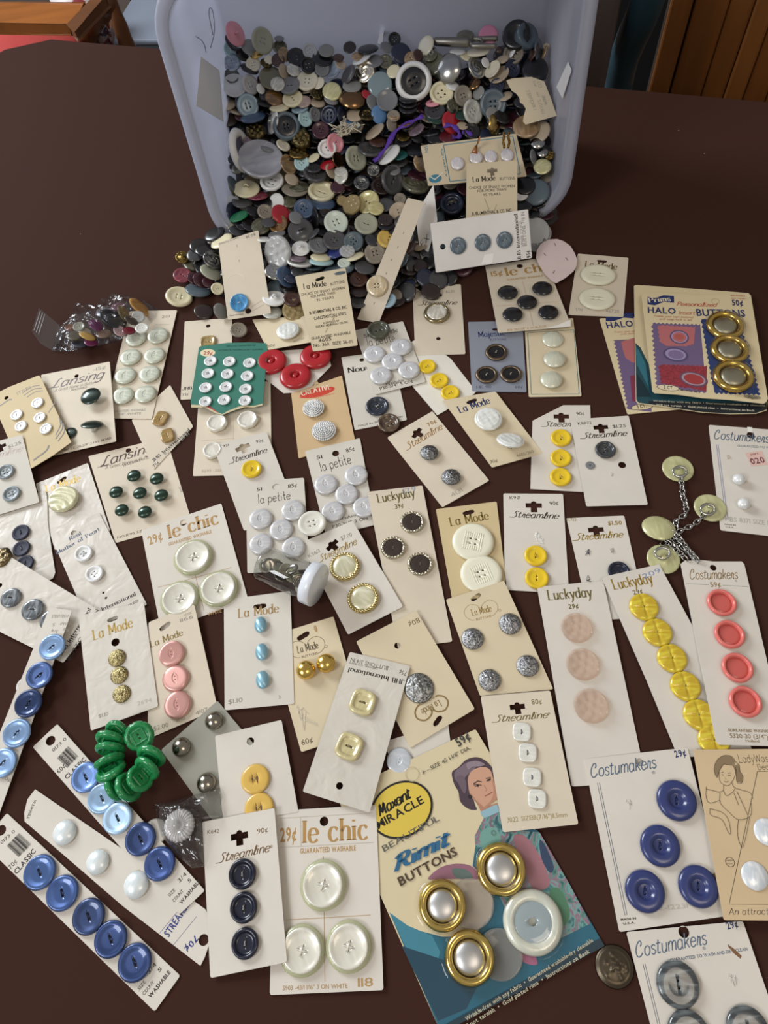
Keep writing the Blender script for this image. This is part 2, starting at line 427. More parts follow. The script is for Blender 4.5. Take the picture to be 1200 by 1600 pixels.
def make_glyphs(chars, bold):
    obs = []
    for ch in chars:
        c = bpy.data.curves.new('g', 'FONT'); c.body = ch; c.size = 1; c.resolution_u = 2; c.offset = .022 if bold else 0
        o = bpy.data.objects.new('g', c); sc.collection.objects.link(o); obs.append((ch, o))
    bpy.context.view_layer.update(); dg = bpy.context.evaluated_depsgraph_get()
    for ch, o in obs:
        me = o.evaluated_get(dg).to_mesh()
        V = [(v.co.x, v.co.y) for v in me.vertices]; Fc = [tuple(p.vertices) for p in me.polygons]
        if V: x0 = min(v[0] for v in V); x1 = max(v[0] for v in V)
        else: x0, x1 = 0, .22
        GLY[(ch, bold)] = ([(a - x0, b) for a, b in V], Fc, x1 - x0)
        c = o.data; bpy.data.objects.remove(o); bpy.data.curves.remove(c)


def font_text(s, bold, gap=.075):
    V, Fc = [], []; x = 0
    for ch in s:
        v, f_, w_ = GLY.get((ch, bold), GLY[(' ', bold)])
        o = len(V); V += [(a + x, b) for a, b in v]; Fc += [tuple(o + k for k in t) for t in f_]
        x += (w_ if ch != ' ' else .25) + gap
    return V, Fc, max(x - gap, .01), .70


ALLCH = sorted(set("ABCDEFGHIJKLMNOPQRSTUVWXYZabcdefghijklmnopqrstuvwxyz0123456789$¢.,-/()%\"'&•®—½+ "))
make_glyphs(ALLCH, False); make_glyphs(ALLCH, True)

# ------------------------------------------------------------------ buttons (meshes of radius 1)
MC = {}


def fix_up(tri, V, up=True):
    a, b, c = (Vector(V[i]) for i in tri)
    nz = (b - a).cross(c - a).z
    return tri if (nz > 0) == up else tri[::-1]


def circ(cx, cy, r, n, sx=1.0, rot=0.0):
    return [(cx + r * sx * math.cos(2 * math.pi * k / n) * math.cos(rot) - r * math.sin(2 * math.pi * k / n) * math.sin(rot),
             cy + r * sx * math.cos(2 * math.pi * k / n) * math.sin(rot) + r * math.sin(2 * math.pi * k / n) * math.cos(rot)) for k in range(n)]


def lathe(prof, seg=32, sh=None, V=None, Fc=None, disp=None):
    """prof: (r, z) from the middle of the top outwards and back under; sh: outline as a factor of the angle."""
    V = [] if V is None else V; Fc = [] if Fc is None else Fc
    rings = []
    for r, z in prof:
        if r < 1e-6: rings.append([len(V)]); V.append((0, 0, z + (disp(0, 0) if disp and z > .05 else 0)))
        else:
            ids = []
            for k in range(seg):
                th = 2 * math.pi * k / seg; q = sh(th) if sh else 1
                dz = disp(r, th) if disp and z > .05 else 0
                ids.append(len(V)); V.append((r * q * math.cos(th), r * q * math.sin(th), z + dz))
            rings.append(ids)
    for a, b in zip(rings, rings[1:]):
        if len(a) == 1 and len(b) == 1: continue
        for k in range(seg):
            l = (k + 1) % seg
            if len(a) == 1: Fc.append((a[0], b[k], b[l]))
            elif len(b) == 1: Fc.append((a[k], b[0], a[l]))
            else: Fc.append((a[k], b[k], b[l], a[l]))
    return V, Fc, rings


def holed(prof, holes, seg=32, sh=None):
    """A lathe whose open middle (first and last ring) is a flat plate pierced by the hole outlines."""
    V, Fc, rings = lathe(prof, seg, sh)
    zt, zb = prof[0][1], prof[-1][1]
    for ring, z, up in ((rings[0], zt, True), (rings[-1], zb, False)):
        loops = [[Vector(V[i]) for i in ring]]; idx = list(ring)
        hl = []
        for h_ in holes:
            ids = []
            for (x, y) in h_: ids.append(len(V)); V.append((x, y, z))
            idx += ids; loops.append([Vector(V[i]) for i in ids]); hl.append(ids)
        for t in tessellate_polygon(loops):
            Fc.append(fix_up(tuple(idx[i] for i in t), V, up))
        if up: tops = hl
        else:
            for a, b in zip(tops, hl):
                n = len(a)
                for k in range(n):
                    l = (k + 1) % n; Fc.append((a[k], a[l], b[l], b[k]))
    return V, Fc


def holes4(d=.17, r=.075, n=8): return [circ(sx * d, sy * d, r, n) for sx in (1, -1) for sy in (1, -1)]
def holes2(d=.17, r=.085, n=8): return [circ(sx * d, 0, r, n) for sx in (1, -1)]


def lens(a, b, n=7, z=0):
    up = [(-a + 2 * a * k / n, b * (1 - (2 * k / n - 1) ** 2)) for k in range(n + 1)]
    dn = [(x, -y) for x, y in up[::-1][1:-1]]
    return up + dn


def superell(p=4.5): return lambda th: (abs(math.cos(th)) ** p + abs(math.sin(th)) ** p) ** (-1 / p)


def bm(kind):
    """Meshes of one kind of button: [(part name, mesh)], the first being the button's body."""
    if kind in MC: return MC[kind]
    out = []
    FL = [(.45, .17), (.60, .18), (.72, .24), (.86, .27), (.95, .23), (1, .13), (.96, .03), (.85, 0), (.45, 0)]
    SM = [(.45, .22), (.7, .235), (.88, .22), (.97, .16), (1, .09), (.95, .02), (.85, 0), (.45, 0)]
    RM = [(.5, .13), (.64, .13), (.68, .2), (.74, .30), (.86, .34), (.95, .29), (1, .17), (.95, .04), (.8, 0), (.5, 0)]
    if kind == 'four': out = [('body', holed(FL, holes4()))]
    elif kind == 'two': out = [('body', holed(FL, holes2()))]
    elif kind == 'four_flat': out = [('body', holed(SM, holes4(.15, .07)))]
    elif kind == 'two_flat': out = [('body', holed(SM, holes2(.15, .07)))]
    elif kind == 'four_rim': out = [('body', holed(RM, holes4(.2, .085)))]
    elif kind == 'two_rim': out = [('body', holed(RM, holes2(.18, .085)))]
    elif kind == 'two_well':
        out = [('body', holed([(.3, .12), (.36, .13), (.42, .26), (.6, .30), (.85, .27), (.96, .2), (1, .11), (.95, .02), (.85, 0), (.3, 0)], holes2(.14, .06)))]
    elif kind == 'dish4':                        # big pearly dish on a clear base
        out = [('body', holed([(.3, .20), (.55, .235), (.70, .29), (.76, .335), (.80, .345), (.84, .32), (.87, .26), (.87, .14), (.3, .12)], holes4(.12, .048))),
               ('rim', lathe([(.84, .27), (.93, .24), (1, .15), (.98, .05), (.9, 0), (0, 0)], 40)[:2])]
    elif kind in ('square2', 'square_small'):
        out = [('body', holed([(.45, .2), (.62, .21), (.66, .28), (.84, .31), (.94, .26), (1, .15), (.94, .03), (.84, 0), (.45, 0)] if kind == 'square2' else
                              [(.4, .2), (.8, .25), (.93, .24), (1, .15), (.94, .03), (.84, 0), (.4, 0)], holes2(.17, .08), 40, lambda th: superell(3.6)(th) * .93))]
    elif kind == 'oct':
        out = [('body', lathe([(0, .34), (.5, .34), (.72, .36), (.8, .46), (.9, .46), (1, .3), (1, .1), (.9, 0), (0, 0)], 32, lambda th: 1 + .025 * math.cos(8 * th))[:2])]
    elif kind == 'disc': out = [('body', lathe([(0, .24), (.5, .235), (.8, .21), (.94, .16), (1, .09), (.95, .02), (.85, 0), (0, 0)])[:2])]
    elif kind == 'dish': out = [('body', lathe([(0, .10), (.5, .13), (.8, .2), (.93, .27), (.98, .26), (1, .2), (.95, .08), (.7, 0), (0, 0)])[:2])]
    elif kind == 'dome': out = [('body', lathe([(0, .46), (.25, .44), (.5, .385), (.72, .29), (.88, .19), (.97, .10), (1, .03), (.96, 0), (0, 0)])[:2])]
    elif kind == 'high': out = [('body', lathe([(0, .72), (.2, .70), (.45, .62), (.66, .51), (.84, .36), (.95, .2), (1, .06), (.96, 0), (0, 0)])[:2])]
    elif kind == 'ball': out = [('body', lathe([(0, 1.5)] + [(math.sin(a * D2R), .62 + .88 * math.cos(a * D2R)) for a in range(15, 136, 15)] + [(.45, 0), (0, 0)], 28)[:2])]
    elif kind in ('shank', 'shank_flat'):
        V, Fc = lathe([(0, .2), (.28, .2), (.32, .14), (.8, .12), (.94, .12), (1, .06), (.9, -.08), (.5, -.14), (0, -.16)], 28)[:2]
        a = lathe  # loop
        pts = [(.17 * math.cos(t), 0, .22 + .22 * math.sin(t)) for t in [k * math.pi / 7 for k in range(8)]]
        out = [('body', (V, Fc)), ('shank', tube(pts, .065, 6))]
    elif kind == 'pearl_ball': out = [('body', lathe([(0, 1.7)] + [(math.sin(a * D2R), .8 + .9 * math.cos(a * D2R)) for a in range(20, 161, 20)] + [(0, 0)], 20)[:2])]
    elif kind == 'ring':
        out = [('body', lathe([(.69, .05), (.70, .28), (.78, .36), (.88, .34), (.98, .22), (1, .1), (.94, 0), (.66, 0), (.62, .05)], 36)[:2]),
               ('insert', holed([(.35, .16), (.66, .2), (.70, .18), (.70, .03), (.35, .03)], holes4(.13, .05), 28))]
    elif kind == 'hoop': out = [('body', lathe([(.55, .12), (.62, .26), (.78, .32), (.93, .25), (1, .12), (.93, .02), (.7, 0), (.58, .03), (.55, .12)], 36)[:2])]
    elif kind == 'cup':
        out = [('body', lathe([(.72, .13), (.76, .34), (.82, .42), (.92, .41), (.99, .32), (1, .14), (.94, .02), (.8, 0), (0, 0)], 40)[:2]),
               ('insert', lathe([(0, .17), (.5, .16), (.73, .14), (.75, .05)], 36)[:2])]
    elif kind == 'eye':
        V, Fc, rings = lathe([(.62, .30), (.78, .295), (.9, .26), (.98, .17), (1, .1), (.95, .02), (.85, 0), (0, 0)], 36)
        ring = rings[0]; L1 = lens(.47, .24); ids = []
        for x, y in L1: ids.append(len(V)); V.append((x, y, .30))
        idx = list(ring) + ids
        for t in tessellate_polygon([[Vector(V[i]) for i in ring], [Vector(V[i]) for i in ids]]): Fc.append(fix_up(tuple(idx[i] for i in t), V))
        L2 = lens(.40, .18)
        def dup(loop, z): b0 = len(V); V.extend((x, y, z) for x, y in loop); return list(range(b0, b0 + len(loop)))
        wt, wb_, pb = dup(L1, .30), dup(L2, .262), dup(L2, .262)
        n = len(wt)
        for k in range(n): l = (k + 1) % n; Fc.append((wt[k], wt[l], wb_[l], wb_[k]) if False else (wb_[k], wb_[l], wt[l], wt[k]))
        hs = [circ(s_ * .12, 0, .045, 6) for s_ in (1, -1)]; hid = [dup(h_, .262) for h_ in hs]
        idx = pb + hid[0] + hid[1]
        for t in tessellate_polygon([[Vector(V[i]) for i in pb]] + [[Vector(V[i]) for i in q] for q in hid]): Fc.append(fix_up(tuple(idx[i] for i in t), V))
        for h_ in hs:
            q, b = dup(h_, .262), dup(h_, .1)
            for k in range(6): l = (k + 1) % 6; Fc.append((q[k], q[l], b[l], b[k]))
            Fc.append(tuple(b))
        Fc[:] = [f_ if len(f_) != 4 or abs((Vector(V[f_[1]]) - Vector(V[f_[0]])).cross(Vector(V[f_[2]]) - Vector(V[f_[1]])).z) < 1e-6 or V[f_[0]][2] > .31 or f_[0] < wt[0] or (Vector(V[f_[1]]) - Vector(V[f_[0]])).cross(Vector(V[f_[2]]) - Vector(V[f_[1]])).z > 0 else f_[::-1] for f_ in Fc]
        out = [('body', (V, Fc))]
    elif kind == 'crest':                         # domed metal button with a raised emblem
        rr = random.Random(5)
        blobs = [(rr.uniform(0, .62), rr.uniform(0, 6.28), rr.uniform(.05, .11)) for _ in range(26)]

        def dp(r, th):
            x, y = r * math.cos(th), r * math.sin(th); v = 0
            for br, bt, bs in blobs:
                d = math.hypot(x - br * math.cos(bt), y - br * math.sin(bt)); v += .07 * math.exp(-(d / bs) ** 2)
            v += .05 * max(0, 1 - abs(r - .2) / .05) + .04 * (max(0, 1 - abs(r - .78) / .05))
            return min(v, .13)
        out = [('body', lathe([(0, .42)] + [(r, .42 - .34 * r ** 2.6) for r in [.06 * k for k in range(1, 16)]] + [(.96, .12), (1, .03), (.96, 0), (0, 0)], 56, disp=dp)[:2])]
    elif kind == 'basket':
        def dp(r, th):
            x, y = r * math.cos(th) * 7, r * math.sin(th) * 7
            return .035 * (abs(math.sin(x)) * (1 if int(math.floor(y / math.pi * 1.5)) % 2 else .4) + .5 * abs(math.sin(y * 1.5))) if r < .8 else 0
        out = [('body', lathe([(0, .36)] + [(.055 * k, .36 - .05 * (.055 * k) ** 2) for k in range(1, 15)] + [(.82, .25), (.88, .28), (.95, .24), (1, .12), (.95, .02), (.85, 0), (0, 0)], 60, disp=dp)[:2])]
    elif kind == 'hammered':
        rr = random.Random(3); dents = [(.0, 0.0)] + [(.5, k * 1.05 + .2) for k in range(6)] + [(.82, k * .7) for k in range(9)]

        def dp(r, th):
            x, y = r * math.cos(th), r * math.sin(th); v = 0
            for br, bt in dents:
                d = math.hypot(x - br * math.cos(bt), y - br * math.sin(bt)); v += .10 * math.exp(-(d / .16) ** 2)
            return v
        out = [('body', lathe([(0, .26)] + [(.08 * k, .26) for k in range(1, 12)] + [(.93, .22), (1, .1), (.95, 0), (0, 0)], 44, disp=dp)[:2])]
    elif kind == 'swirl':
        def dp(r, th): return .05 * max(0, math.sin(3 * th + r * 16)) if r < .85 else 0
        out = [('body', lathe([(0, .24)] + [(.07 * k, .24) for k in range(1, 13)] + [(.9, .26), (.97, .2), (1, .1), (.95, 0), (0, 0)], 44, disp=dp)[:2])]
    elif kind == 'fancy':
        def dp(r, th): return .09 * (math.sin(9 * r * math.cos(th)) * math.sin(9 * r * math.sin(th) + 1) > .2) if r < .8 else 0
        out = [('body', lathe([(0, .34)] + [(.07 * k, .34 - .1 * (.07 * k) ** 2) for k in range(1, 13)] + [(.9, .22), (1, .12), (.95, 0), (0, 0)], 40, lambda th: 1 + .03 * math.cos(6 * th), disp=dp)[:2])]
    elif kind == 'fancy4':
        out = [('body', holed([(.42, .16), (.55, .17), (.6, .26), (.7, .3), (.8, .24), (.88, .3), (.97, .22), (1, .1), (.95, 0), (.42, 0)], holes4(.17, .07), 32))]
    elif kind == 'hex':
        def dp(r, th): return .07 * (math.sin(11 * r * math.cos(th)) * math.sin(11 * r * math.sin(th) + 1) > .1) if r < .72 else 0
        out = [('body', lathe([(0, .4)] + [(.07 * k, .4 - .05 * (.07 * k) ** 2) for k in range(1, 12)] + [(.86, .28), (1, .15), (.97, 0), (0, 0)], 42, lambda th: .88 / math.cos(((th + .52) % 1.0472) - .5236), disp=dp)[:2])]
    elif kind == 'shell':
        def dp(r, th):
            x, y = r * math.cos(th), r * math.sin(th); return .05 * abs(math.sin(6 * math.hypot(x + .8, y + .7) + .8 * y))
        out = [('body', lathe([(0, .26)] + [(.075 * k, .26) for k in range(1, 13)] + [(.95, .2), (1, .1), (.95, 0), (0, 0)], 48, disp=dp)[:2])]
    elif kind == 'ribbed4':
        V, Fc = holed([(.45, .24), (.75, .25), (.92, .23), (1, .13), (.96, .03), (.85, 0), (.45, 0)], holes4(.13, .06), 40)
        for k in range(9):
            x = -.42 + k * .105
            if abs(x) < .01: x += .001
            segs = [(-.48, -.24), (.24, .48)] if abs(x) < .24 else [(-.48, .48)]
            for y0, y1 in segs:
                o = len(V); w_ = .022
                V += [(x - w_, y0, .24), (x + w_, y0, .24), (x + w_, y1, .24), (x - w_, y1, .24), (x, y0, .275), (x, y1, .275)]
                Fc += [(o, o + 4, o + 5, o + 3), (o + 1, o + 2, o + 5, o + 4)]
        out = [('body', (V, Fc))]
    elif kind == 'cross2':                        # domed, with a cross of creases and two holes
        def zz(r, th):
            x, y = abs(r * math.cos(th)), abs(r * math.sin(th)); return -.07 * (math.exp(-(x / .08) ** 2) + math.exp(-(y / .08) ** 2))
        V, Fc, rings = lathe([(.22 + .08 * k, .30 - .03 * (.22 + .08 * k) ** 2) for k in range(0, 9)] + [(.94, .22), (1, .1), (.95, 0), (.22, 0)], 48, disp=zz)
        o = len(V); V.append((0, 0, .14)); n = 48
        hs = len(Fc)
        for k in range(n): Fc.append((o, rings[0][k], rings[0][(k + 1) % n]))
        for s_ in (-1, 1):
            q = circ(s_ * .11, 0, .055, 8); b0 = len(V)
        out = [('body', (V, Fc))]
    elif kind == 'slots2':                        # sew-through with two carved slots
        out = [('body', holed([(.52, .22), (.8, .23), (.93, .2), (1, .1), (.95, 0), (.52, 0)], [[(x + a, y) for a, y in ((0, -.42), (.07, 0), (0, .42), (-.07, 0))] for x in (-.16, .16)], 32))]
    elif kind == 'rope':                          # gilt rope rim around an inlay
        V, Fc = lathe([(.76, .2), (.8, .24), (.98, .16), (1, .05), (.9, 0), (0, 0)], 36)[:2]
        n = 30
        for k in range(n):
            a0 = 2 * math.pi * k / n; a1 = a0 + .28
            p = [((.82 + .15 * t) * math.cos(a0 + (a1 - a0) * t), (.82 + .15 * t) * math.sin(a0 + (a1 - a0) * t), .25 - .08 * t) for t in (0, .5, 1)]
            v, f_ = tube(p, .055, 5); o = len(V); V += v; Fc += [tuple(o + i for i in t) for t in f_]
        out = [('body', (V, Fc)), ('insert', lathe([(0, .31), (.4, .3), (.65, .27), (.76, .2)], 32)[:2])]
    elif kind == 'rope2':
        V, Fc = bm_raw['rope_ring']
        out = [('body', (V, Fc)), ('insert', holed([(.35, .16), (.68, .2), (.77, .17), (.77, .05), (.35, .05)], holes2(.12, .05), 30))]
    elif kind == 'rimmed2':                       # metal rim, two-hole centre
        out = [('body', lathe([(.7, .14), (.74, .28), (.86, .3), (.97, .2), (1, .08), (.9, 0), (0, 0)], 36)[:2]),
               ('insert', holed([(.35, .12), (.6, .15), (.72, .19), (.73, .05), (.35, .05)], holes2(.14, .06), 30))]
    elif kind == 'crystal':
        def dp(r, th): return .06 * random.Random(int(r * 100) * 7919 + int(th * 100)).random() if r < .74 else 0
        out = [('body', lathe([(.74, .2), (.78, .3), (.88, .3), (.97, .2), (1, .08), (.9, 0), (0, 0)], 36)[:2]),
               ('insert', lathe([(0, .34)] + [(.07 * k, .34 - .08 * (.07 * k) ** 2) for k in range(1, 11)] + [(.76, .2)], 36, disp=dp)[:2])]
    elif kind == 'pearls':
        V, Fc = lathe([(0, .42), (.5, .34), (.8, .16), (.85, 0), (0, 0)], 24)[:2]
        out = [('body', (V, Fc))]
        V, Fc = [], []
        sph = lathe([(0, 1), (.5, .866), (.87, .5), (1, 0), (.87, -.5)], 8)[:2]
        for ring in range(0, 7):
            n = 1 if ring == 0 else int(ring * 6.2)
            for k in range(n):
                r = ring * .145; th = 2 * math.pi * k / n + ring * .3; o = len(V); z = .48 - .36 * r * r
                V += [(r * math.cos(th) + .075 * v[0], r * math.sin(th) + .075 * v[1], z + .075 * v[2]) for v in sph[0]]
                Fc += [tuple(o + i for i in t) for t in sph[1]]
        out.append(('bead_cluster', (V, Fc)))
    elif kind == 'cover':                         # gilt rim around a bare domed cover button
        out = [('body', lathe([(.66, .1), (.68, .34), (.74, .46), (.84, .50), (.94, .44), (1, .28), (.98, .1), (.9, 0), (0, 0)], 44)[:2]),
               ('dome', lathe([(0, .5), (.25, .48), (.45, .42), (.58, .33), (.64, .2), (.65, .08)], 36)[:2])]
    elif kind == 'mould':
        out = [('body', lathe([(.62, .2), (.66, .26), (.82, .28), (.95, .2), (1, .1), (.95, 0), (0, 0)], 44)[:2]),
               ('insert', holed([(.3, .2), (.6, .22), (.64, .2), (.64, .04), (.3, .04)], [circ(0, 0, .13, 16)], 32))]
    elif kind == 'oval4':
        out = [('body', holed([(.5, .2), (.75, .23), (.92, .22), (1, .12), (.95, .02), (.85, 0), (.5, 0)], [circ(x, y, .06, 8) for x, y in ((.15, .12), (-.15, .12), (.15, -.12), (-.15, -.12))], 40))]
    elif kind == 'cab': out = [('body', lathe([(0, .55), (.3, .52), (.55, .44), (.78, .31), (.93, .17), (1, .05), (.95, 0), (0, 0)], 32)[:2])]
    elif kind == 'cloth': out = [('body', lathe([(0, .42), (.5, .40), (.82, .34), (.95, .26), (1, .15), (.97, .03), (.88, -.05), (0, -.05)], 32)[:2])]
    elif kind == 'cyl': out = [('body', lathe([(0, .62), (.5, .62), (.55, .68), (.93, .68), (1, .6), (1, .05), (.95, 0), (0, 0)], 32)[:2])]
    elif kind == 'carved':                        # carved green button: square panel, notched rim
        def shf(th): return 1 - .05 * max(0, 1 - abs(((th + .39) % .785) - .39) / .07)
        V, Fc = holed([(.5, .34), (.62, .35), (.66, .42), (.78, .45), (.92, .36), (1, .2), (.95, .05), (.8, 0), (.5, 0)], holes2(.13, .08), 64, shf)
        for k in range(4):
            a = k * math.pi / 2 + math.pi / 4; b = a + math.pi / 2; o = len(V)
            for r, z in ((.50, .35), (.60, .42), (.70, .35)):
                V += [(r * math.cos(a), r * math.sin(a), z), (r * math.cos(b), r * math.sin(b), z)]
            Fc += [(o, o + 2, o + 3, o + 1), (o + 2, o + 4, o + 5, o + 3)]
        out = [('body', (V, Fc))]
    elif kind == 'crochet':
        def dp(r, th): return .05 * (math.sin(th * 26) + 1) + .04 * math.sin(r * 20)
        out = [('body', lathe([(0, .4)] + [(.1 * k, .4 - .25 * (.1 * k) ** 2) for k in range(1, 10)] + [(1, .05), (.9, 0), (0, 0)], 104, lambda th: 1 + .025 * math.sin(26 * th), disp=dp)[:2])]
    elif kind == 'red_well':
        out = [('body', lathe([(0, .12), (.22, .12), (.27, .16), (.3, .28), (.36, .31), (.8, .29), (.93, .24), (1, .12), (.95, .02), (.85, 0), (0, 0)], 40)[:2]),
               ('bar', lathe([(0, .27), (.08, .26), (.12, .2), (.12, .12)], 12, lambda th: 1 + 1.0 * abs(math.cos(th)))[:2])]
    MC[kind] = [(nm, mesh('button_' + nm, v, f_)) for nm, (v, f_) in out]
    for nm, me in MC[kind]: me.materials.append(None)
    return MC[kind]


_rv, _rf = lathe([(.76, .14), (.8, .24), (.98, .16), (1, .05), (.9, 0), (0, 0)], 36)[:2]
for _k in range(22):
    _a = 2 * math.pi * _k / 22
    _v, _f = lathe([(0, .1), (.6, .07), (.9, 0)], 8)[:2]; _o = len(_rv)
    _rv += [(.88 * math.cos(_a) + .12 * v[0], .88 * math.sin(_a) + .12 * v[1], .2 + v[2]) for v in _v]
    _rf += [tuple(_o + i for i in t) for t in _f]
bm_raw = {'rope_ring': (_rv, _rf)}


def set_mat(o, m):
    o.material_slots[0].link = 'OBJECT'; o.material_slots[0].material = m


def put_button(kind, mats, M, parent=None, name='button', **kw):
    """One button: body mesh, and its inset, rim or shank as children."""
    parts = bm(kind)
    root = link(name, parts[0][1], parent, M=M, **kw); set_mat(root, mats[0])
    for i, (nm, me) in enumerate(parts[1:]):
        c = link(nm, me, root); set_mat(c, mats[min(i + 1, len(mats) - 1)])
    return root


THREAD = {}


def thread_mesh(style):
    if style not in THREAD:
        if style == 'x':
            V, Fc = tube([(-.17, -.17, .1), (-.15, -.15, .27), (.15, .15, .27), (.17, .17, .1)], .03, 5)
            v, f_ = tube([(.17, -.17, .1), (.15, -.15, .25), (-.15, .15, .25), (-.17, .17, .1)], .03, 5)
            o = len(V); V += v; Fc += [tuple(o + i for i in t) for t in f_]
        else:
            V, Fc = tube([(-.15, .02, .1), (-.12, .02, .25), (0, .0, .27), (.12, -.02, .25), (.15, -.02, .1)], .03, 5)
            v, f_ = tube([(-.16, -.04, .08), (-.12, -.05, .24), (.1, .05, .24), (.15, .04, .1)], .024, 5)
            o = len(V); V += v; Fc += [tuple(o + i for i in t) for t in f_]
        THREAD[style] = mesh('thread', V, Fc); THREAD[style].materials.append(None)
    return THREAD[style]


# colour books: key -> material
def mk(spec):
    """'kind:hex[:opt]' -> material"""
    p = spec.split(':'); k, hx = p[0], p[1]
    if k == 'pl': return plastic(hx)
    if k == 'mt': return plastic(hx, .6, 0)
    if k == 'pe': return pearl(hx, p[2] if len(p) > 2 else None)
    if k == 'ca': return cateye(hx, float(p[2]) if len(p) > 2 else 0)
    if k == 'me': return metal(hx, .2)
    if k == 'mr': return metal(hx, .38)
    if k == 'mx': return metal(hx, .3, .8, 3.0)
    if k == 'my': return metal(hx, .35, .5, 8.0, .08)
    if k == 'cl': return clear(hx, float(p[2]) if len(p) > 2 else .3)
    if k == 'th': return matte(hx, .9, .3, 80)
    if k == 'tx': return matte(hx, .95, .6, 14, .5)
    raise KeyError(spec)
# ------------------------------------------------------------------ cards
PAP = dict(w='d8d1c6', c='d8c9aa', t='cdb085', k='d3ba94', g='9a988c', wg='d2ccc0', b='8b909c', p='e2cfcd', y='dccba4', v='cdb98e', n='d9cdb8')


class Frame:
    def __init__(s, reg, quad, zs):
        s.reg = reg
        if not isinstance(zs, (tuple, list)): zs = (zs,) * 4
        W = [at(*R(reg, *q), z) for q, z in zip(quad, zs)]
        n = (W[2] - W[0]).cross(W[3] - W[1])
        if n.z < 0: n = -n
        s.n = n.normalized(); s.c = sum(W, Vector()) / 4
        s.o = s.plane(*R(reg, *quad[0])); e = s.plane(*R(reg, *quad[1])) - s.o
        s.ex = e.normalized(); s.ey = s.n.cross(s.ex)
        s.M = frameM(s.o, s.ex, s.n)

    def plane(s, px, py, dz=0):
        d = ray(px, py); t = (s.c + s.n * dz - CAM).dot(s.n) / d.dot(s.n)
        return CAM + d * t

    def l(s, x, y, dz=0, reg=None):               # picture point -> card coordinates, mm
        w_ = s.plane(*R(reg or s.reg, x, y), dz) - s.o
        return (w_.dot(s.ex), w_.dot(s.ey))

    def mm(s, x, y, reg=None):                    # mm per region pixel, sideways
        p = R(reg or s.reg, x, y); return mmpp(s.plane(*p)) / REG[reg or s.reg][2]

    def world(s, x, y, z=0): return s.o + s.ex * x + s.ey * y + s.n * z


def prism(outline, holes, z0, z1):
    """A flat sheet with holes; outline and holes as local 2-D loops in mm -> verts in metres."""
    V, Fc = [], []
    loops = [outline] + holes
    for z, up in ((z1, True), (z0, False)):
        base = len(V); vl = []
        for lp in loops:
            vl.append([Vector((x, y, 0)) for x, y in lp])
            V += [(x * S, y * S, z * S) for x, y in lp]
        for t in tessellate_polygon(vl): Fc.append(fix_up(tuple(base + i for i in t), V, up))
    n = sum(len(l) for l in loops); b = 0
    for li, lp in enumerate(loops):
        m = len(lp); area_ = sum(lp[i][0] * lp[(i + 1) % m][1] - lp[(i + 1) % m][0] * lp[i][1] for i in range(m))
        ccw = (area_ > 0) == (li == 0)
        for i in range(m):
            j = (i + 1) % m; q = (b + i, n + b + i, n + b + j, b + j)
            Fc.append(q[::-1] if ccw else q)
        b += m
    return V, Fc


def hang(x, y, w_, ang, kind):
    """Outline of a hang hole (mm) about (x, y)."""
    if kind == 'o': return circ(x, y, w_, 20)
    h = w_ / 2
    if kind == 'x':     # bar with a round bump above and a square stem
        P = [(-h, -.18 * w_), (-.2 * w_, -.18 * w_), (-.2 * w_, -.5 * w_), (.2 * w_, -.5 * w_), (.2 * w_, -.18 * w_), (h, -.18 * w_), (h, .16 * w_), (.18 * w_, .16 * w_), (.12 * w_, .27 * w_), (0, .31 * w_), (-.12 * w_, .27 * w_), (-.18 * w_, .16 * w_), (-h, .16 * w_)]
    else:               # rounded clover
        P = []
        for k in range(24):
            t = 2 * math.pi * k / 24; r = h * (.62 + .38 * abs(math.cos(t)) - (.12 if math.sin(t) > .5 else 0)); P.append((r * math.cos(t), r * .62 * math.sin(t)))
    return [(x + a * math.cos(ang) - b * math.sin(ang), y + a * math.sin(ang) + b * math.cos(ang)) for a, b in P]


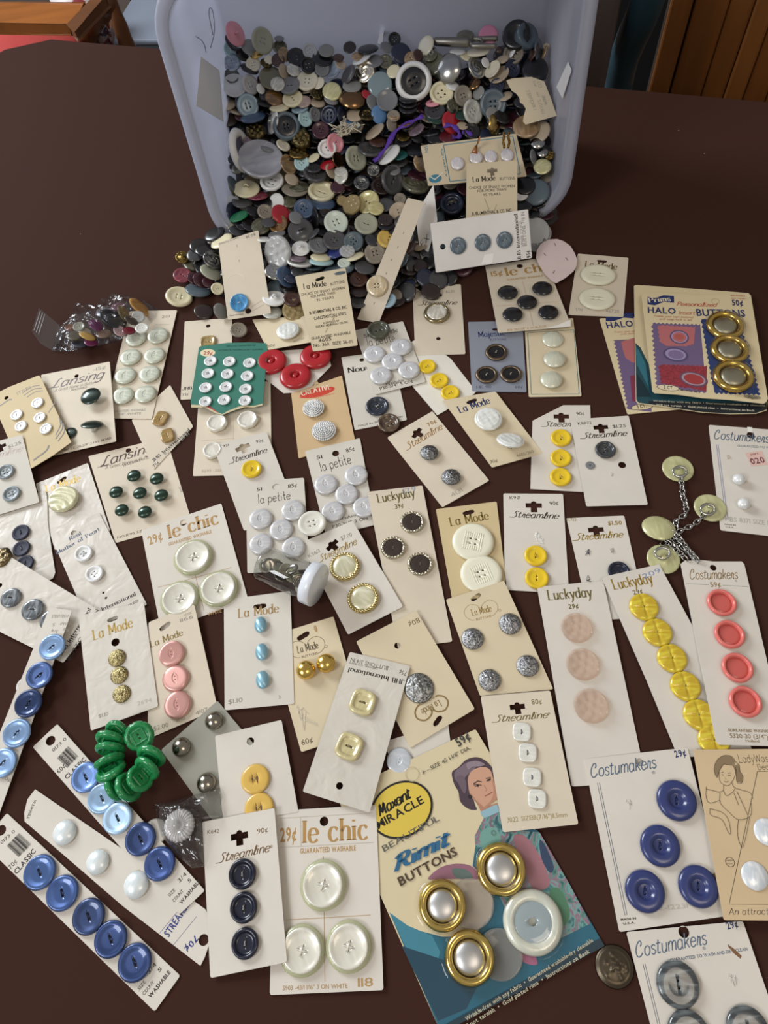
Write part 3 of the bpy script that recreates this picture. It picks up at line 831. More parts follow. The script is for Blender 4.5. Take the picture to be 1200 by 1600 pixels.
def card(label, reg, quad, z=.5, col='w', outline=None, holes=(), prints=(), btns=(), bumps=(), gloss=0.0, group=None, thick=.45, name='button_card', stain=.35, cat='card'):
    fr = Frame(reg, quad, z)
    root = link(name, None, M=fr.M, label=label, cat=cat, group=group); root.empty_display_size = .01
    ol = [fr.l(x, y) for x, y in (outline or quad)]
    ar = sum(ol[i][0] * ol[(i + 1) % len(ol)][1] - ol[(i + 1) % len(ol)][0] * ol[i][1] for i in range(len(ol)))
    if ar < 0: ol = ol[::-1]
    # slightly rounded corners
    if outline is None:
        r_ = 1.0; q = []
        for i in range(4):
            p, a, b = Vector(ol[i]), Vector(ol[i - 1]), Vector(ol[(i + 1) % 4])
            q += [tuple(p + (a - p).normalized() * r_), tuple(p + ((a - p).normalized() + (b - p).normalized()) * r_ * .3), tuple(p + (b - p).normalized() * r_)]
        ol = q
    hl = []
    for h_ in holes:
        x, y = fr.l(h_[1], h_[2]); k = fr.mm(h_[1], h_[2])
        hl.append(hang(x, y, h_[3] * k, (h_[4] * D2R if len(h_) > 4 else 0), h_[0]))
    V, Fc = prism(ol, hl, 0, thick)
    pm = paper(PAP.get(col, col), gloss, stain)
    link('card_sheet', mesh('card_sheet', V, Fc, [pm], smooth=False), root)
    # printing: each line of lettering, the pictures and the ruled lines are parts of their own
    groups = {}
    cur = ['lettering', 0]

    def add(v2, f2, m, dz):
        g = groups.setdefault(tuple(cur), ([], [], [], []))
        V, Fc, mats, fm = g
        if m not in mats: mats.append(m)
        i = mats.index(m); o = len(V)
        V.extend((x * S, y * S, dz * S) for x, y in v2); fm.extend([i] * len(f2))
        for t in f2:
            A, B, C = (Vector(v2[k]) for k in t[:3]); t = t if (B - A).cross(C - B) > 0 else t[::-1]
            Fc.append(tuple(o + k for k in t))
    npoly = sum(p_[0] in ('poly', 'spoly') for p_ in prints)
    pictured = sum(p_[0] in ('poly', 'spoly') for p_ in prints) >= 2
    dz = thick + .03
    for pr in prints:
        k = pr[0]; dz += .012
        if k == 'spoly': pr = ('poly', [(v.x, v.y) for v in smooth_pts([(x_, y_, 0) for x_, y_ in pr[1]], 4, True)], pr[2]); k = 'poly'
        cur[:] = ['printed_picture', dz if npoly < 3 else 0] if k in ('poly', 'oval') else ['printed_line', 0] if k == 'line' else ['printed_ring', dz] if k == 'ring' else ['lettering', dz]
        if pictured and k in ('line', 'ring'): cur[:] = ['printed_picture', 0]
        if k in ('poly', 'line', 'oval', 'ring'):
            m = pr[-1]; m = ink(m) if isinstance(m, str) else m
        if k == 'poly':
            pts = [fr.l(*q) for q in pr[1]]
            f2 = [fix_up(t, [(a, b, 0) for a, b in pts]) for t in tessellate_polygon([[Vector((a, b, 0)) for a, b in pts]])]
            add(pts, f2, m, dz)
        elif k == 'line':
            pts = [fr.l(*q) for q in pr[1]]; w_ = pr[2] * fr.mm(*pr[1][0])
            v2, f2 = ribbon(pts, lambda a, b: w_); add(v2, f2, m, dz)
        elif k == 'oval':                          # centre, end of long axis, short/long, colour
            c0 = fr.l(*pr[1]); a0 = fr.l(*pr[2]); ra = math.hypot(a0[0] - c0[0], a0[1] - c0[1]); an = math.atan2(a0[1] - c0[1], a0[0] - c0[0])
            pts = [(c0[0] + ra * math.cos(t) * math.cos(an) - ra * pr[3] * math.sin(t) * math.sin(an), c0[1] + ra * math.cos(t) * math.sin(an) + ra * pr[3] * math.sin(t) * math.cos(an)) for t in [2 * math.pi * j / 40 for j in range(40)]]
            add(pts, [tuple(range(40))], m, dz)
        elif k == 'ring':
            c0 = fr.l(*pr[1]); kk = fr.mm(*pr[1]); r_ = pr[2] * kk; w_ = pr[3] * kk
            a = circ(*c0, r_, 24); b = circ(*c0, r_ - w_, 24)
            add(a + b, [(j, (j + 1) % 24, 24 + (j + 1) % 24, 24 + j) for j in range(24)], m, dz)
        else:                                      # (style, text, x0, y0, x1, y1, height, colour)
            st, tx, x0, y0, x1, y1, hh, cc = pr
            m = ink(cc) if isinstance(cc, str) else cc
            a = Vector(fr.l(x0, y0)); b = Vector(fr.l(x1, y1)); L = (b - a).length
            if st in ('sans', 'bold'): v2, f2, tw, th_ = font_text(tx, st == 'bold')
            else: v2, f2, tw, th_ = stroke_text(tx, st)
            e = (b - a) / L; p = Vector((-e.y, e.x))
            # height: picture pixels measured across the line of text
            p0 = proj(fr.world(a.x, a.y)); p1 = proj(fr.world(a.x + p.x, a.y + p.y))
            hp = math.hypot(p1[0] - p0[0], p1[1] - p0[1]) * REG[reg][2]
            sx, sy = L / tw, hh / hp / th_ * (.86 if st == 'script' else 1)
            v3 = [(a.x + e.x * x * sx + p.x * y * sy, a.y + e.y * x * sx + p.y * y * sy) for x, y in v2]
            f3 = []
            for t in f2:
                A, B, C = (Vector(v3[i]) for i in t[:3]); f3.append(t if (B - A).cross(C - B) > 0 else t[::-1])
            add(v3, f3, m, dz)
    for (nm, _), (V, Fc, mats, fm) in groups.items(): link(nm, mesh(nm, V, Fc, mats, smooth=False, fm=fm), root)
    # what is sewn on
    for b in btns:
        kind, x, y, d, mspec = b[:5]; opt = b[5] if len(b) > 5 else {}
        lift = opt.get('lift', .35); fx, fy = fr.l(x, y, thick + lift + 1.0)
        r_ = d * fr.mm(x, y) / 2
        mats_ = [mk(q) for q in mspec.split(' ')]
        ang = opt.get('a', 0) * D2R; sy = opt.get('sy', 1); sz = opt.get('h', 1)
        M = Matrix.Translation((fx * S, fy * S, (thick + lift) * S)) @ Matrix.Rotation(ang, 4, 'Z')
        if 'tilt' in opt: M = M @ Matrix.Rotation(opt['tilt'][0] * D2R, 4, 'X') @ Matrix.Rotation(opt['tilt'][1] * D2R, 4, 'Y')
        M = M @ Matrix.Diagonal((r_ * S, r_ * sy * S, r_ * sz * S, 1))
        bo = put_button(kind, mats_, M, root)
        if opt.get('th'):
            t = link('thread', thread_mesh(opt.get('ts', 'i')), bo); set_mat(t, mk('th:' + opt['th']))
            if opt.get('tz'): t.location = (0, 0, opt['tz'])
            t.rotation_euler = (0, 0, opt.get('ta', 0) * D2R)
        if lift > 1.2:
            v, f_ = tube([(0, 0, -lift / r_ / sz - .02), (0, 0, .06)], .16, 8); c = link('shank', mesh('shank', v, f_), bo); c.data.materials.append(None); set_mat(c, mk('cl:e8e8e0:.5'))
    for b in bumps:                                # clear blister domes: x, y, width, height(mm)
        x, y, d, hh = b[:4]; fx, fy = fr.l(x, y, 1.0); r_ = d * fr.mm(x, y) / 2
        v, f_ = lathe([(0, 1), (.5, .97), (.8, .9), (.93, .75), (.98, .3), (1.0, .02), (1.1, .0)], 36)[:2]
        o = link('blister', mesh('blister', v, f_, [film(.05, 'ffffff', 0, .03)]), root, M=Matrix.Translation((fx * S, fy * S, thick * S)) @ Matrix.Diagonal((r_ * S, r_ * S, hh * S, 1)))
    # loose bits of thread left in the card
    return fr, root


def stitch(fr, root, x, y, d, colr='dedad2', seed=1):
    """A torn wisp of sewing thread left where a button was."""
    rr = random.Random(seed); k = fr.mm(x, y); cx, cy = fr.l(x, y); V, Fc = [], []
    for i in range(3):
        pts = [((cx + rr.uniform(-.5, .5) * d * k) * S, (cy + rr.uniform(-.7, .7) * d * k) * S, (.6 + rr.uniform(0, .8) * (0 < j < 3)) * S) for j in range(4)]
        v, f_ = tube(smooth_pts(pts, 4), .00013, 4); o = len(V); V += v; Fc += [tuple(o + q for q in t) for t in f_]
    o = link('thread', mesh('thread', V, Fc, [mk('th:' + colr)]), root)
# ------------------------------------------------------------------ the cards on the cloth
BRN, GLD, NVY, DRK, OLV, SLT, GRY = '6e5230', '94792f', '22305e', '2b2620', '6f6338', '46546e', '8f897e'
gold_ink = ink('b79a55', .6)


def logo_heart(cx, cy, w_, ang, c):
    """Two curling loops round the name, as on the small shank-button cards."""
    a = ang * D2R; out = []
    def T(x, y): return (cx + w_ * (x * math.cos(a) - y * math.sin(a)), cy + w_ * (x * math.sin(a) + y * math.cos(a)))
    for s_ in (-1, 1):
        pts = [(0, -.06), (s_ * .12, -.2), (s_ * .34, -.25), (s_ * .52, -.1), (s_ * .5, .1), (s_ * .36, .22), (s_ * .26, .24)]
        out.append(('line', [T(v.x, v.y) for v in smooth_pts([(x, y, 0) for x, y in pts], 5)], 2.6, c))
    out.append(('roman', 'La Mode', *T(-.3, .1), *T(.34, .1), w_ * .21, c))
    out.append(('sans', 'BUTTONS', *T(-.22, .27), *T(.26, .27), w_ * .07, c))
    return out


def bars(x, y, ux, uy, vx, vy, n, c):            # a bar code: strip of lines; u along, v across (bar length)
    rr = random.Random(4); out = []
    for i in range(n):
        t = i / n; a = (x + ux * t, y + uy * t)
        out.append(('line', [a, (a[0] + vx, a[1] + vy)], rr.choice((1.2, 2, 3.2)), c))
    return out


BL = dict(a=60, th='1c2333', lift=.3)
# --- front row, K642
card('cream card of three dark navy buttons, overlapping the large gold-lettered pearl button card', 'c7', [(245, 590), (605, 520), (668, 1290), (285, 1370)], (3, 5.2, 5, 1.5), 'w',
     holes=[('x', 430, 660, 88)], prints=[('sans', 'K642', 270, 651, 328, 644, 20, BRN), ('sans', '90¢', 520, 650, 572, 640, 26, BRN), ('script', 'Streamline', 325, 795, 583, 737, 52, BRN), ('sans', '®', 584, 722, 598, 718, 14, BRN)],
     btns=[('two_rim', x, y, 142, 'pl:14172c', dict(a=80, th='a5a09a')) for x, y in ((445, 850), (451, 1018), (458, 1197))])
LC = 'b08a52'
card('large cream card of three big pearl buttons, nearest the camera', 'c7', [(600, 535), (1112, 505), (1150, 1430), (582, 1455)], (1, 2.6, 1, .8), 'w', holes=[('o', 853, 587, 22)],
     prints=[('bold', '29¢', 634, 690, 715, 682, 70, LC), ('roman', 'le chic', 748, 695, 1085, 675, 112, LC), ('bold', 'GUARANTEED WASHABLE', 733, 748, 1012, 732, 25, LC),
             ('sans', '5903 -43/1 1/16" 3 ON WHITE', 646, 1432, 970, 1420, 24, LC), ('sans', '118', 1022, 1414, 1098, 1410, 44, LC),
             ('line', [(650, 1080), (870, 1068), (1085, 1055)], 2, LC), ('line', [(849, 762), (857, 1388)], 2, LC),
             ('line', [(632, 572), (1095, 545)], 1.5, 'b9b09b'), ('line', [(632, 718), (1100, 692)], 1.5, 'b9b09b'), ('line', [(735, 566), (738, 712)], 1.5, 'b9b09b')],
     btns=[('dish4', x, y, 232, 'pe:e6e3d6:dcd9ca cl:dfe2bf:.45', dict(a=30, h=.75, th='e9e6da', ts='x')) for x, y in ((848, 905), (742, 1232), (976, 1212))])
card('cream card of three big pearl buttons beside the small glass vial', 'p', [(221, 829), (346, 787), (388, 937), (252, 987)], .5, 'w', holes=[('o', 287, 817, 5.5)],
     prints=[('bold', '29¢', 234, 852, 255, 843, 13, LC), ('roman', 'le chic', 265, 842, 346, 817, 21, LC), ('bold', 'GUARANTEED WASHABLE', 264, 853.5, 331, 833, 5, LC), ('line', [(247, 918), (280, 910), (362, 887)], .6, LC), ('line', [(304, 893), (319, 955)], .6, LC), ('sans', 'WHITE', 325, 963, 347, 957, 5.5, LC)],
     btns=[('dish4', x, y, 62, 'pe:e6e3d6:dcd9ca cl:dfe2bf:.45', dict(a=20, h=.7, th='e9e6da', ts='x')) for x, y in ((302, 871), (281, 936), (342, 920))])
card('cream card of four small white square buttons tied with dark thread', 'd2', [(235, 130), (735, 88), (940, 1052), (395, 1110)], 2.7, 'n', holes=[('x', 500, 205, 108)],
     prints=[('script', 'Streamline', 335, 318, 722, 285, 58, OLV), ('sans', '80¢', 604, 190, 678, 184, 38, OLV), ('sans', '3022', 428, 1040, 508, 1032, 36, 'a2905e'), ('sans', 'SIZE18(7/16")11.5mm', 530, 1028, 862, 998, 34, 'a2905e'), ('sans', '®', 722, 262, 738, 260, 14, OLV)],
     btns=[('square_small', x, y, 142, 'pe:efeee6:e2e2d8', dict(a=80, th='4d5560', h=.9)) for x, y in ((532, 385), (575, 535), (607, 712), (643, 868))])

# --- the big blister package
TEAL, CRM = '1f5f74', 'd9c9a2'
SK, HR = 'c79a80', '4a3a44'
card('large printed package of gold-rimmed cover buttons with a woman in a patterned blouse', 'c8', [(-175, 382), (515, 62), (1150, 1130), (345, 1560)], (1.8, 1.8, .3, .3), 'd5c7a3', stain=.15, gloss=.3, name='button_package', cat='package',
     prints=[('poly', [(90, 965), (180, 1040), (350, 1085), (500, 1085), (590, 980), (600, 900), (560, 800), (500, 735), (520, 600), (560, 540), (640, 520), (820, 560), (1150, 1130), (345, 1560)], TEAL),
             ('poly', [(90, 965), (180, 1030), (300, 1080), (340, 1160), (300, 1300), (260, 1330)], '3c7f92'), ('poly', [(150, 1130), (360, 1200), (520, 1340), (470, 1440), (330, 1500)], '153f52'),
             ('poly', [(510, 590), (560, 490), (625, 440), (700, 560), (830, 570), (980, 830), (1080, 1020), (940, 1090), (760, 1180), (640, 900), (520, 720)], printed_fabric(('23394f', '3c6f70', '6fa09a', '8d6278', '5a8a7e', '2f5a58'), 75)),
             ('spoly', [(700, 600), (760, 590), (840, 700), (880, 830), (800, 850), (760, 760)], '9a6a72'), ('spoly', [(540, 570), (600, 545), (640, 600), (600, 660), (545, 640)], '6f9c92'),
             ('spoly', [(830, 610), (860, 640), (900, 740), (880, 770), (840, 700)], '2c3f5c'), ('spoly', [(880, 860), (930, 850), (980, 960), (950, 1030), (900, 960)], '4b7a5c'), ('spoly', [(720, 1080), (780, 1130), (820, 1220), (740, 1200)], 'a0607c'),
             ('spoly', [(280, 800), (340, 745), (420, 725), (500, 740), (530, 800), (430, 800), (350, 800)], '8d6070'), ('spoly', [(400, 750), (470, 755), (500, 795), (420, 795)], '5b6b66'),
             ('spoly', [(430, 250), (470, 212), (520, 200), (560, 215), (595, 250), (610, 300), (600, 330), (540, 330), (500, 360), (510, 430), (520, 458), (480, 455), (440, 420), (430, 370), (408, 330), (398, 275)], HR),
             ('spoly', [(438, 250), (475, 225), (520, 225), (510, 260), (470, 290), (445, 330), (415, 310), (412, 275)], '76656f'),
             ('spoly', [(478, 300), (500, 265), (550, 248), (585, 262), (600, 300), (622, 380), (618, 408), (590, 430), (560, 450), (535, 445), (515, 420), (490, 390), (480, 350)], SK),
             ('poly', [(515, 410), (560, 450), (600, 432), (620, 425), (625, 445), (580, 470), (545, 480), (535, 455)], 'b0806a'),
             ('poly', [(538, 470), (600, 440), (622, 432), (632, 470), (560, 500), (545, 490)], '8fb3bf'),
             ('line', [(505, 332), (525, 318), (545, 322)], 5, '3a2a26'), ('line', [(512, 345), (530, 336), (545, 340)], 4, '4a3530'), ('line', [(565, 305), (590, 300)], 4, '3a2a26'), ('line', [(568, 318), (590, 312)], 4, '4a3530'),
             ('line', [(556, 338), (570, 362), (562, 368)], 3, 'a87a64'), ('line', [(560, 392), (580, 383), (598, 372)], 4.5, '9c5650'), ('oval', (488, 395), (499, 395), .9, '2a2226'), ('line', [(488, 380), (505, 400), (530, 440)], 3, 'a37763'),
             ('spoly', [(598, 310), (614, 340), (622, 380), (618, 408), (596, 425), (580, 440), (570, 452), (556, 448), (590, 415), (604, 375), (600, 340)], 'b58369'), ('spoly', [(470, 230), (520, 218), (560, 235), (540, 245), (500, 248), (480, 262)], '8d7d86'), ('spoly', [(420, 300), (450, 292), (470, 330), (462, 380), (440, 350)], '6a5a64'), ('line', [(505, 338), (518, 334), (532, 337)], 3, '2a1c1a'), ('line', [(572, 312), (590, 306)], 3, '2a1c1a'), ('oval', (525, 341), (531, 341), .8, '2a1c1a'), ('oval', (579, 313), (585, 312), .8, '2a1c1a'), ('ring', (595, 525), 14, 4, '5c7a78'), ('ring', (603, 573), 12, 4, '5c7a78'),
             ('oval', (150, 457), (292, 383), .80, '1d1b16'), ('oval', (150, 457), (283, 388), .79, 'd8bd4c'),
             ('brush', 'Maxánt'.replace('á', 'a'), 42, 492, 200, 398, 52, '1a1813'), ('line', [(136, 416), (146, 404)], 4, '1a1813'), ('bold', 'MIRACLE', 35, 556, 263, 424, 40, '1a1813'),
             ('bold', '59¢', 432, 150, 493, 108, 42, '3a3a3a'), ('sans', '3—SIZE 45 1-1/8" DIA.', 255, 286, 493, 160, 20, '4a463e'), ('ring', (202, 285), 34, 2.5, 'c0b390'),
             ('sans', 'BEAUTIFUL', 64, 668, 340, 512, 32, '5c5c58'), ('brush', 'Rimit', 118, 766, 392, 628, 68, '2a6388'), ('bold', 'BUTTONS', 145, 836, 428, 680, 44, '4a3a2c'),
             ('poly', [(345, 1530), (1128, 1093), (1150, 1130), (350, 1560)], '17333f'),
             ('bold', 'Wrinkle-free with any fabric  •  Guaranteed washable-dry cleanable', 470, 1500, 1095, 1108, 21, 'b9b39a'), ('bold', 'Will not tarnish  •  Gold plated rims  •  Instructions on Back', 440, 1556, 1078, 1162, 21, 'b9b39a')],
     btns=[('dish', 492, 922, 225, 'cl:d9d3cc:.22', dict(h=.7)), ('dish', 635, 1172, 225, 'cl:c9c6c0:.22', dict(h=.7)),
           ('cover', 640, 752, 242, 'me:dcc06c mr:d2d2d2', dict(h=.8)), ('cover', 350, 930, 232, 'me:dcc06c mr:d2d2d2', dict(h=.8)), ('cover', 484, 1188, 245, 'me:dcc06c mr:d2d2d2', dict(h=.8)),
           ('mould', 797, 1012, 292, 'pe:dcdccb:cfd2c4 cl:aebcc0:.75', dict(h=.8))],
     bumps=[(640, 752, 262, 8), (350, 930, 252, 8), (484, 1188, 265, 8), (797, 1012, 305, 6.5)])

# --- right-hand cards
cmf, cmr = card('white card of four big navy buttons and one wisp of white thread', 'd1', [(42, 160), (605, 98), (835, 1010), (235, 1100)], (1.2, 2.2, .8, .8), 'w', holes=[('o', 345, 178, 20)],
     prints=[('script', 'Costumakers', 80, 262, 440, 208, 84, '5b6b7d'), ('sans', '®', 413, 243, 432, 240, 16, '5b6b7d'), ('bold', '29¢', 540, 152, 600, 142, 38, NVY), ('line', [(115, 290), (265, 1010)], 2.5, SLT), ('line', [(126, 288), (276, 1007)], 2.5, SLT),
             ('bold', 'MADE IN', 243, 1038, 326, 1030, 11, DRK), ('bold', 'U.S.A.', 256, 1060, 322, 1053, 11, DRK), ('sans', '12-1223M', 440, 985, 640, 965, 26, 'b9b2a4'), ('poly', [(730, 790), (770, 770), (775, 830), (735, 835)], '8a6a4c')],
     btns=[('two_well', x, y, 212, 'pl:2f3a6e', dict(a=75, th='202a50', tz=-.13)) for x, y in ((546, 385), (457, 632), (374, 878), (664, 852))])
stitch(cmf, cmr, 290, 408, 36, seed=3)
cgf, cgr = card('white card of mottled grey buttons at the table edge, with a rust stain', 'd1', [(272, 1100), (905, 1040), (1150, 1760), (452, 1790)], (1.7, 1.7, .4, .4), 'w', holes=[('o', 585, 1100, 29)],
     prints=[('script', 'Costumakers', 325, 1238, 715, 1165, 96, '5f6e80'), ('sans', '®', 688, 1198, 706, 1195, 18, '5b6b7d'), ('bold', 'GUARANTEED TO WASH AND DRY CLEAN', 512, 1262, 932, 1200, 18, '5f6e80'), ('bold', '29¢', 822, 1086, 882, 1072, 40, NVY),
             ('line', [(362, 1272), (455, 1650)], 2.5, SLT), ('line', [(373, 1271), (466, 1648)], 2.5, SLT), ('poly', [(822, 1165), (862, 1195), (898, 1230), (892, 1245), (858, 1218), (825, 1180)], '7a5638')],
     btns=[('two_flat', x, y, d, 'pe:737a7c:3b4043', dict(a=85, h=1.1)) for x, y in ((553, 1384), (612, 1655), (932, 1632)) for d in (228,)])
stitch(cgf, cgr, 845, 1358, 40, seed=5)
LN = '4d4438'
card('tan vintage card with a line drawing of a woman and two white pearl buttons', 'd1', [(635, 110), (1250, 104), (1330, 1040), (802, 1036)], (4.8, 3, 3, 5), 'k', stain=.3,
     prints=[('fine', 'LadyWas', 885, 180, 1050, 176, 44, LN), ('fine', 'Bea', 988, 220, 1055, 217, 32, LN), ('italic', 'An attractive', 830, 1006, 1105, 1003, 36, LN), ('line', [(1250, 225), (984, 228), (830, 950), (1300, 950)], 3, LN),
             ('ring', (835, 720), 25, 3, LN), ('sans', 'MADE IN', 818, 716, 852, 715, 8, LN), ('sans', 'U.S.A.', 820, 732, 850, 731, 8, LN),
             ('poly', [(770, 160), (800, 142), (840, 145), (862, 170), (850, 195), (800, 190), (775, 230), (765, 260), (750, 230), (755, 190)], '8a7558'), ('poly', [(850, 195), (880, 190), (890, 230), (905, 250), (898, 290), (872, 285), (868, 240)], '8a7558')] +
     [('line', [(v.x, v.y) for v in smooth_pts([(a, b, 0) for a, b in p], 4)], 2.2, LN) for p in (
         [(770, 160), (800, 142), (840, 145), (862, 170), (850, 195), (800, 190), (775, 230), (765, 262), (750, 230), (753, 190), (770, 160)], [(775, 230), (780, 280), (800, 300), (825, 305), (845, 285), (862, 250), (866, 205)],
         [(868, 215), (872, 285), (898, 290), (905, 255), (888, 225), (885, 195), (862, 172)], [(785, 235), (800, 232)], [(822, 238), (840, 236)], [(788, 245), (800, 248)], [(822, 250), (838, 249)], [(808, 262), (812, 270)], [(803, 282), (815, 286), (826, 281)],
         [(800, 300), (798, 330), (775, 340), (735, 330), (705, 325)], [(845, 290), (858, 315), (900, 330), (945, 345), (958, 380)], [(798, 330), (815, 360), (850, 340), (862, 318)], [(705, 312), (705, 370), (725, 400), (780, 385)],
         [(780, 345), (782, 400), (830, 450), (880, 490), (945, 470), (950, 400)], [(880, 490), (875, 540), (880, 600), (900, 645)], [(940, 475), (925, 560), (905, 640)], [(725, 430), (730, 465), (790, 490), (825, 560), (838, 560), (825, 490), (790, 450), (725, 430)],
         [(870, 335), (910, 420), (930, 465)], [(855, 345), (880, 410)])],
     btns=[('dome', 1042, 556, 142, 'pe:f1f3f4:d5dde4', dict(h=.6)), ('dome', 975, 795, 146, 'pe:f1f3f4:d5dde4', dict(h=.6))])
card('white card of four coral buttons with raised rims', 'c5', [(612, 82), (1035, 75), (1325, 1315), (852, 1300)], (2, 1.2, 3, 4.9), 'w', outline=[(614, 92), (640, 72), (750, 66), (830, 76), (1022, 76), (1040, 95), (1180, 690), (1325, 1315), (868, 1302), (850, 1280), (740, 730)], holes=[('o', 832, 118, 22)],
     prints=[('script', 'Costumakers', 675, 195, 1000, 192, 78, '8a7350'), ('sans', '®', 978, 213, 992, 213, 14, '8a7350'), ('bold', '59¢', 815, 246, 885, 244, 32, '8a7350'), ('line', [(650, 225), (803, 232)], 2.2, '6f7a70'), ('line', [(893, 235), (1068, 245)], 2.2, '6f7a70'),
             ('bold', 'GUARANTEED WASHABLE', 930, 1214, 1235, 1222, 20, '8a7350'), ('sans', '5320-30 (3/4") 4', 945, 1256, 1240, 1266, 30, '8a7350'), ('sans', 'Holland', 1050, 1284, 1140, 1287, 18, '8a7350')],
     btns=[('cup', x, y, d, 'pl:e0746c pl:cc6058', dict(h=.8)) for x, y, d in ((887, 352, 192), (940, 564, 198), (992, 788, 204), (1045, 1016, 212))])
lyf, lyr = card('narrow white card of overlapping yellow cross-creased buttons', 'c5', [(90, 190), (475, 95), (1100, 1350), (600, 1390)], (4.3, 3, .5, 1.2), 'w', gloss=.15,
     outline=[(90, 190), (110, 175), (470, 95), (700, 520), (900, 940), (1100, 1350), (600, 1390), (385, 870)],
     prints=[('roman', 'Luckyday', 170, 264, 438, 216, 72, GLD), ('bold', '29¢', 300, 298, 362, 285, 30, '7a6a48'), ('sans', '209', 368, 192, 484, 146, 34, '8795b5')],
     btns=[('cross2', x, y, d, 'pe:e3cf3c:cfae25', dict(a=82, h=.9, th='5a5030', tz=-.1, ta=0)) for x, y, d in ((370, 378, 196), (460, 548, 198), (558, 722, 200), (648, 908, 204), (738, 1100, 210), (838, 1270, 212))])
card('tall cream card of three clear pinkish pebbled buttons', 'p', [(839, 917), (942.5, 908), (1010, 1222), (893, 1229)], (3.4, 1.8, .5, .5), 'w',
     prints=[('roman', 'Luckyday', 857, 938, 927, 932.5, 16, OLV), ('bold', '29¢', 888.5, 951.5, 904, 950.5, 7, OLV)],
     btns=[('hammered', x, y, d, 'cl:f2e4d8:.22', dict(h=1.0)) for x, y, d in ((901.5, 981, 49), (911, 1038, 52), (924, 1103, 54.5))])
card('aged cream card of four silver crest buttons', 'c4', [(72, 245), (460, 118), (790, 845), (300, 890)], (3.8, 4.2, .6, .6), 'c', holes=[('q', 272, 228, 80, 18)],
     prints=logo_heart(308, 318, 215, -14, '9c8148') + [('ring', (432, 316), 9, 2, '9c8148')],
     btns=[('crest', x, y, 148, 'my:c2c3c6', dict(a=a, h=.8, lift=.8)) for x, y, a in ((250, 503, 10), (502, 403, 70), (620, 685, 140), (365, 780, 200))])
card('cream card of two big ivory buttons with ribbed panels', 'p', [(681, 796), (776, 784), (793, 930), (707, 940)], .5, 'v', stain=.2, holes=[('q', 732, 801, 19, 8)],
     prints=[('roman', 'La Mode', 704.5, 822.5, 766, 811.5, 13.5, '7d6a34')],
     btns=[('ribbed4', 739, 847, 65, 'pl:ece9d2', dict(a=-20, h=.8)), ('ribbed4', 752, 897.5, 65.5, 'pl:ece9d2', dict(a=12, h=.8))])
kf, kr = card('white card of two yellow buttons below a tuft of white thread', 'p', [(786.4, 771.4), (879.6, 772.4), (889, 928), (789, 922)], .5, 'w', gloss=.1, holes=[('x', 834, 790, 25)],
     prints=[('sans', 'K921', 796.5, 780.5, 812.5, 780, 4.5, DRK), ('sans', '90¢', 859, 790, 872.5, 789, 6, DRK), ('script', 'Streamline', 799, 808.5, 873, 811, 11, DRK)],
     btns=[('two', 837, 868.5, 35.5, 'pl:e8c524', dict(a=85, h=1.15, th='c8a83a')), ('two', 838.7, 903.5, 37, 'pl:e8c524', dict(a=85, h=1.15))])
stitch(kf, kr, 841, 838, 13, 'f6f6f4', 8); stitch(kf, kr, 842, 845, 12, 'f6f6f4', 18)
kmf, kmr = card('gold-lettered white card holding one navy button, two loops of thread above it', 'p', [(885, 810), (975, 806), (1011, 965), (922, 970)], .5, 'w', gloss=.1, holes=[('x', 931, 828, 24)],
     prints=[('sans', 'K712', 885.5, 815, 901, 814.5, 5, '9a8a58'), ('bold', '$1.50', 950, 821, 972, 820, 6, GLD), ('script', 'Streamline', 898, 845, 974, 840, 12.5, GLD)],
     btns=[('two_rim', 967, 893, 34, 'pl:161c33', dict(a=20))])
stitch(kmf, kmr, 917, 863, 9, '4a505a', 4); stitch(kmf, kmr, 956, 860, 8, 'b0aca0', 6); stitch(kmf, kmr, 919, 905, 9, '4a505a', 9)
k8f, k8r = card('white card with one dark grey four-hole button and a punched hole below it', 'b7', [(555, 180), (1010, 150), (1160, 845), (680, 858)], 2.0, 'w', holes=[('x', 793, 240, 112), ('o', 960, 535, 30)],
     prints=[('sans', 'K8823', 615, 222, 720, 215, 22, DRK), ('sans', '$1.25', 885, 246, 993, 238, 24, DRK), ('script', 'Streamline', 650, 330, 1000, 306, 52, '3b3128')],
     btns=[('four_rim', 830, 415, 160, 'pl:3d4043', dict(a=15, th='9a9a96', ts='i')), ('four_flat', 712, 530, 72, 'pl:7b7d80', dict(h=.6, th='3a3a3c', ts='x'))])
stitch(k8f, k8r, 875, 612, 22, seed=2)
card('white card of three yellow buttons, its upper corner cut off', 'b7', [(262, 68), (710, 68), (735, 750), (243, 722)], .4, 'w', outline=[(260, 190), (500, 68), (710, 68), (735, 750), (243, 722)], holes=[('x', 485, 155, 118)],
     prints=[('sans', '90¢', 604, 148, 665, 144, 26, DRK), ('script', 'Streamline', 345, 235, 700, 235, 46, '5c554c')],
     btns=[('two', 483, 322, 162, 'pl:e8c524', dict(a=85, h=1.15, th='d9bf55')), ('two', 481, 480, 164, 'pl:e8c524', dict(a=85, h=1.15, th='d9bf55')), ('two', 479, 628, 168, 'pl:e8c524', dict(a=85, h=1.15, th='d9bf55'))])
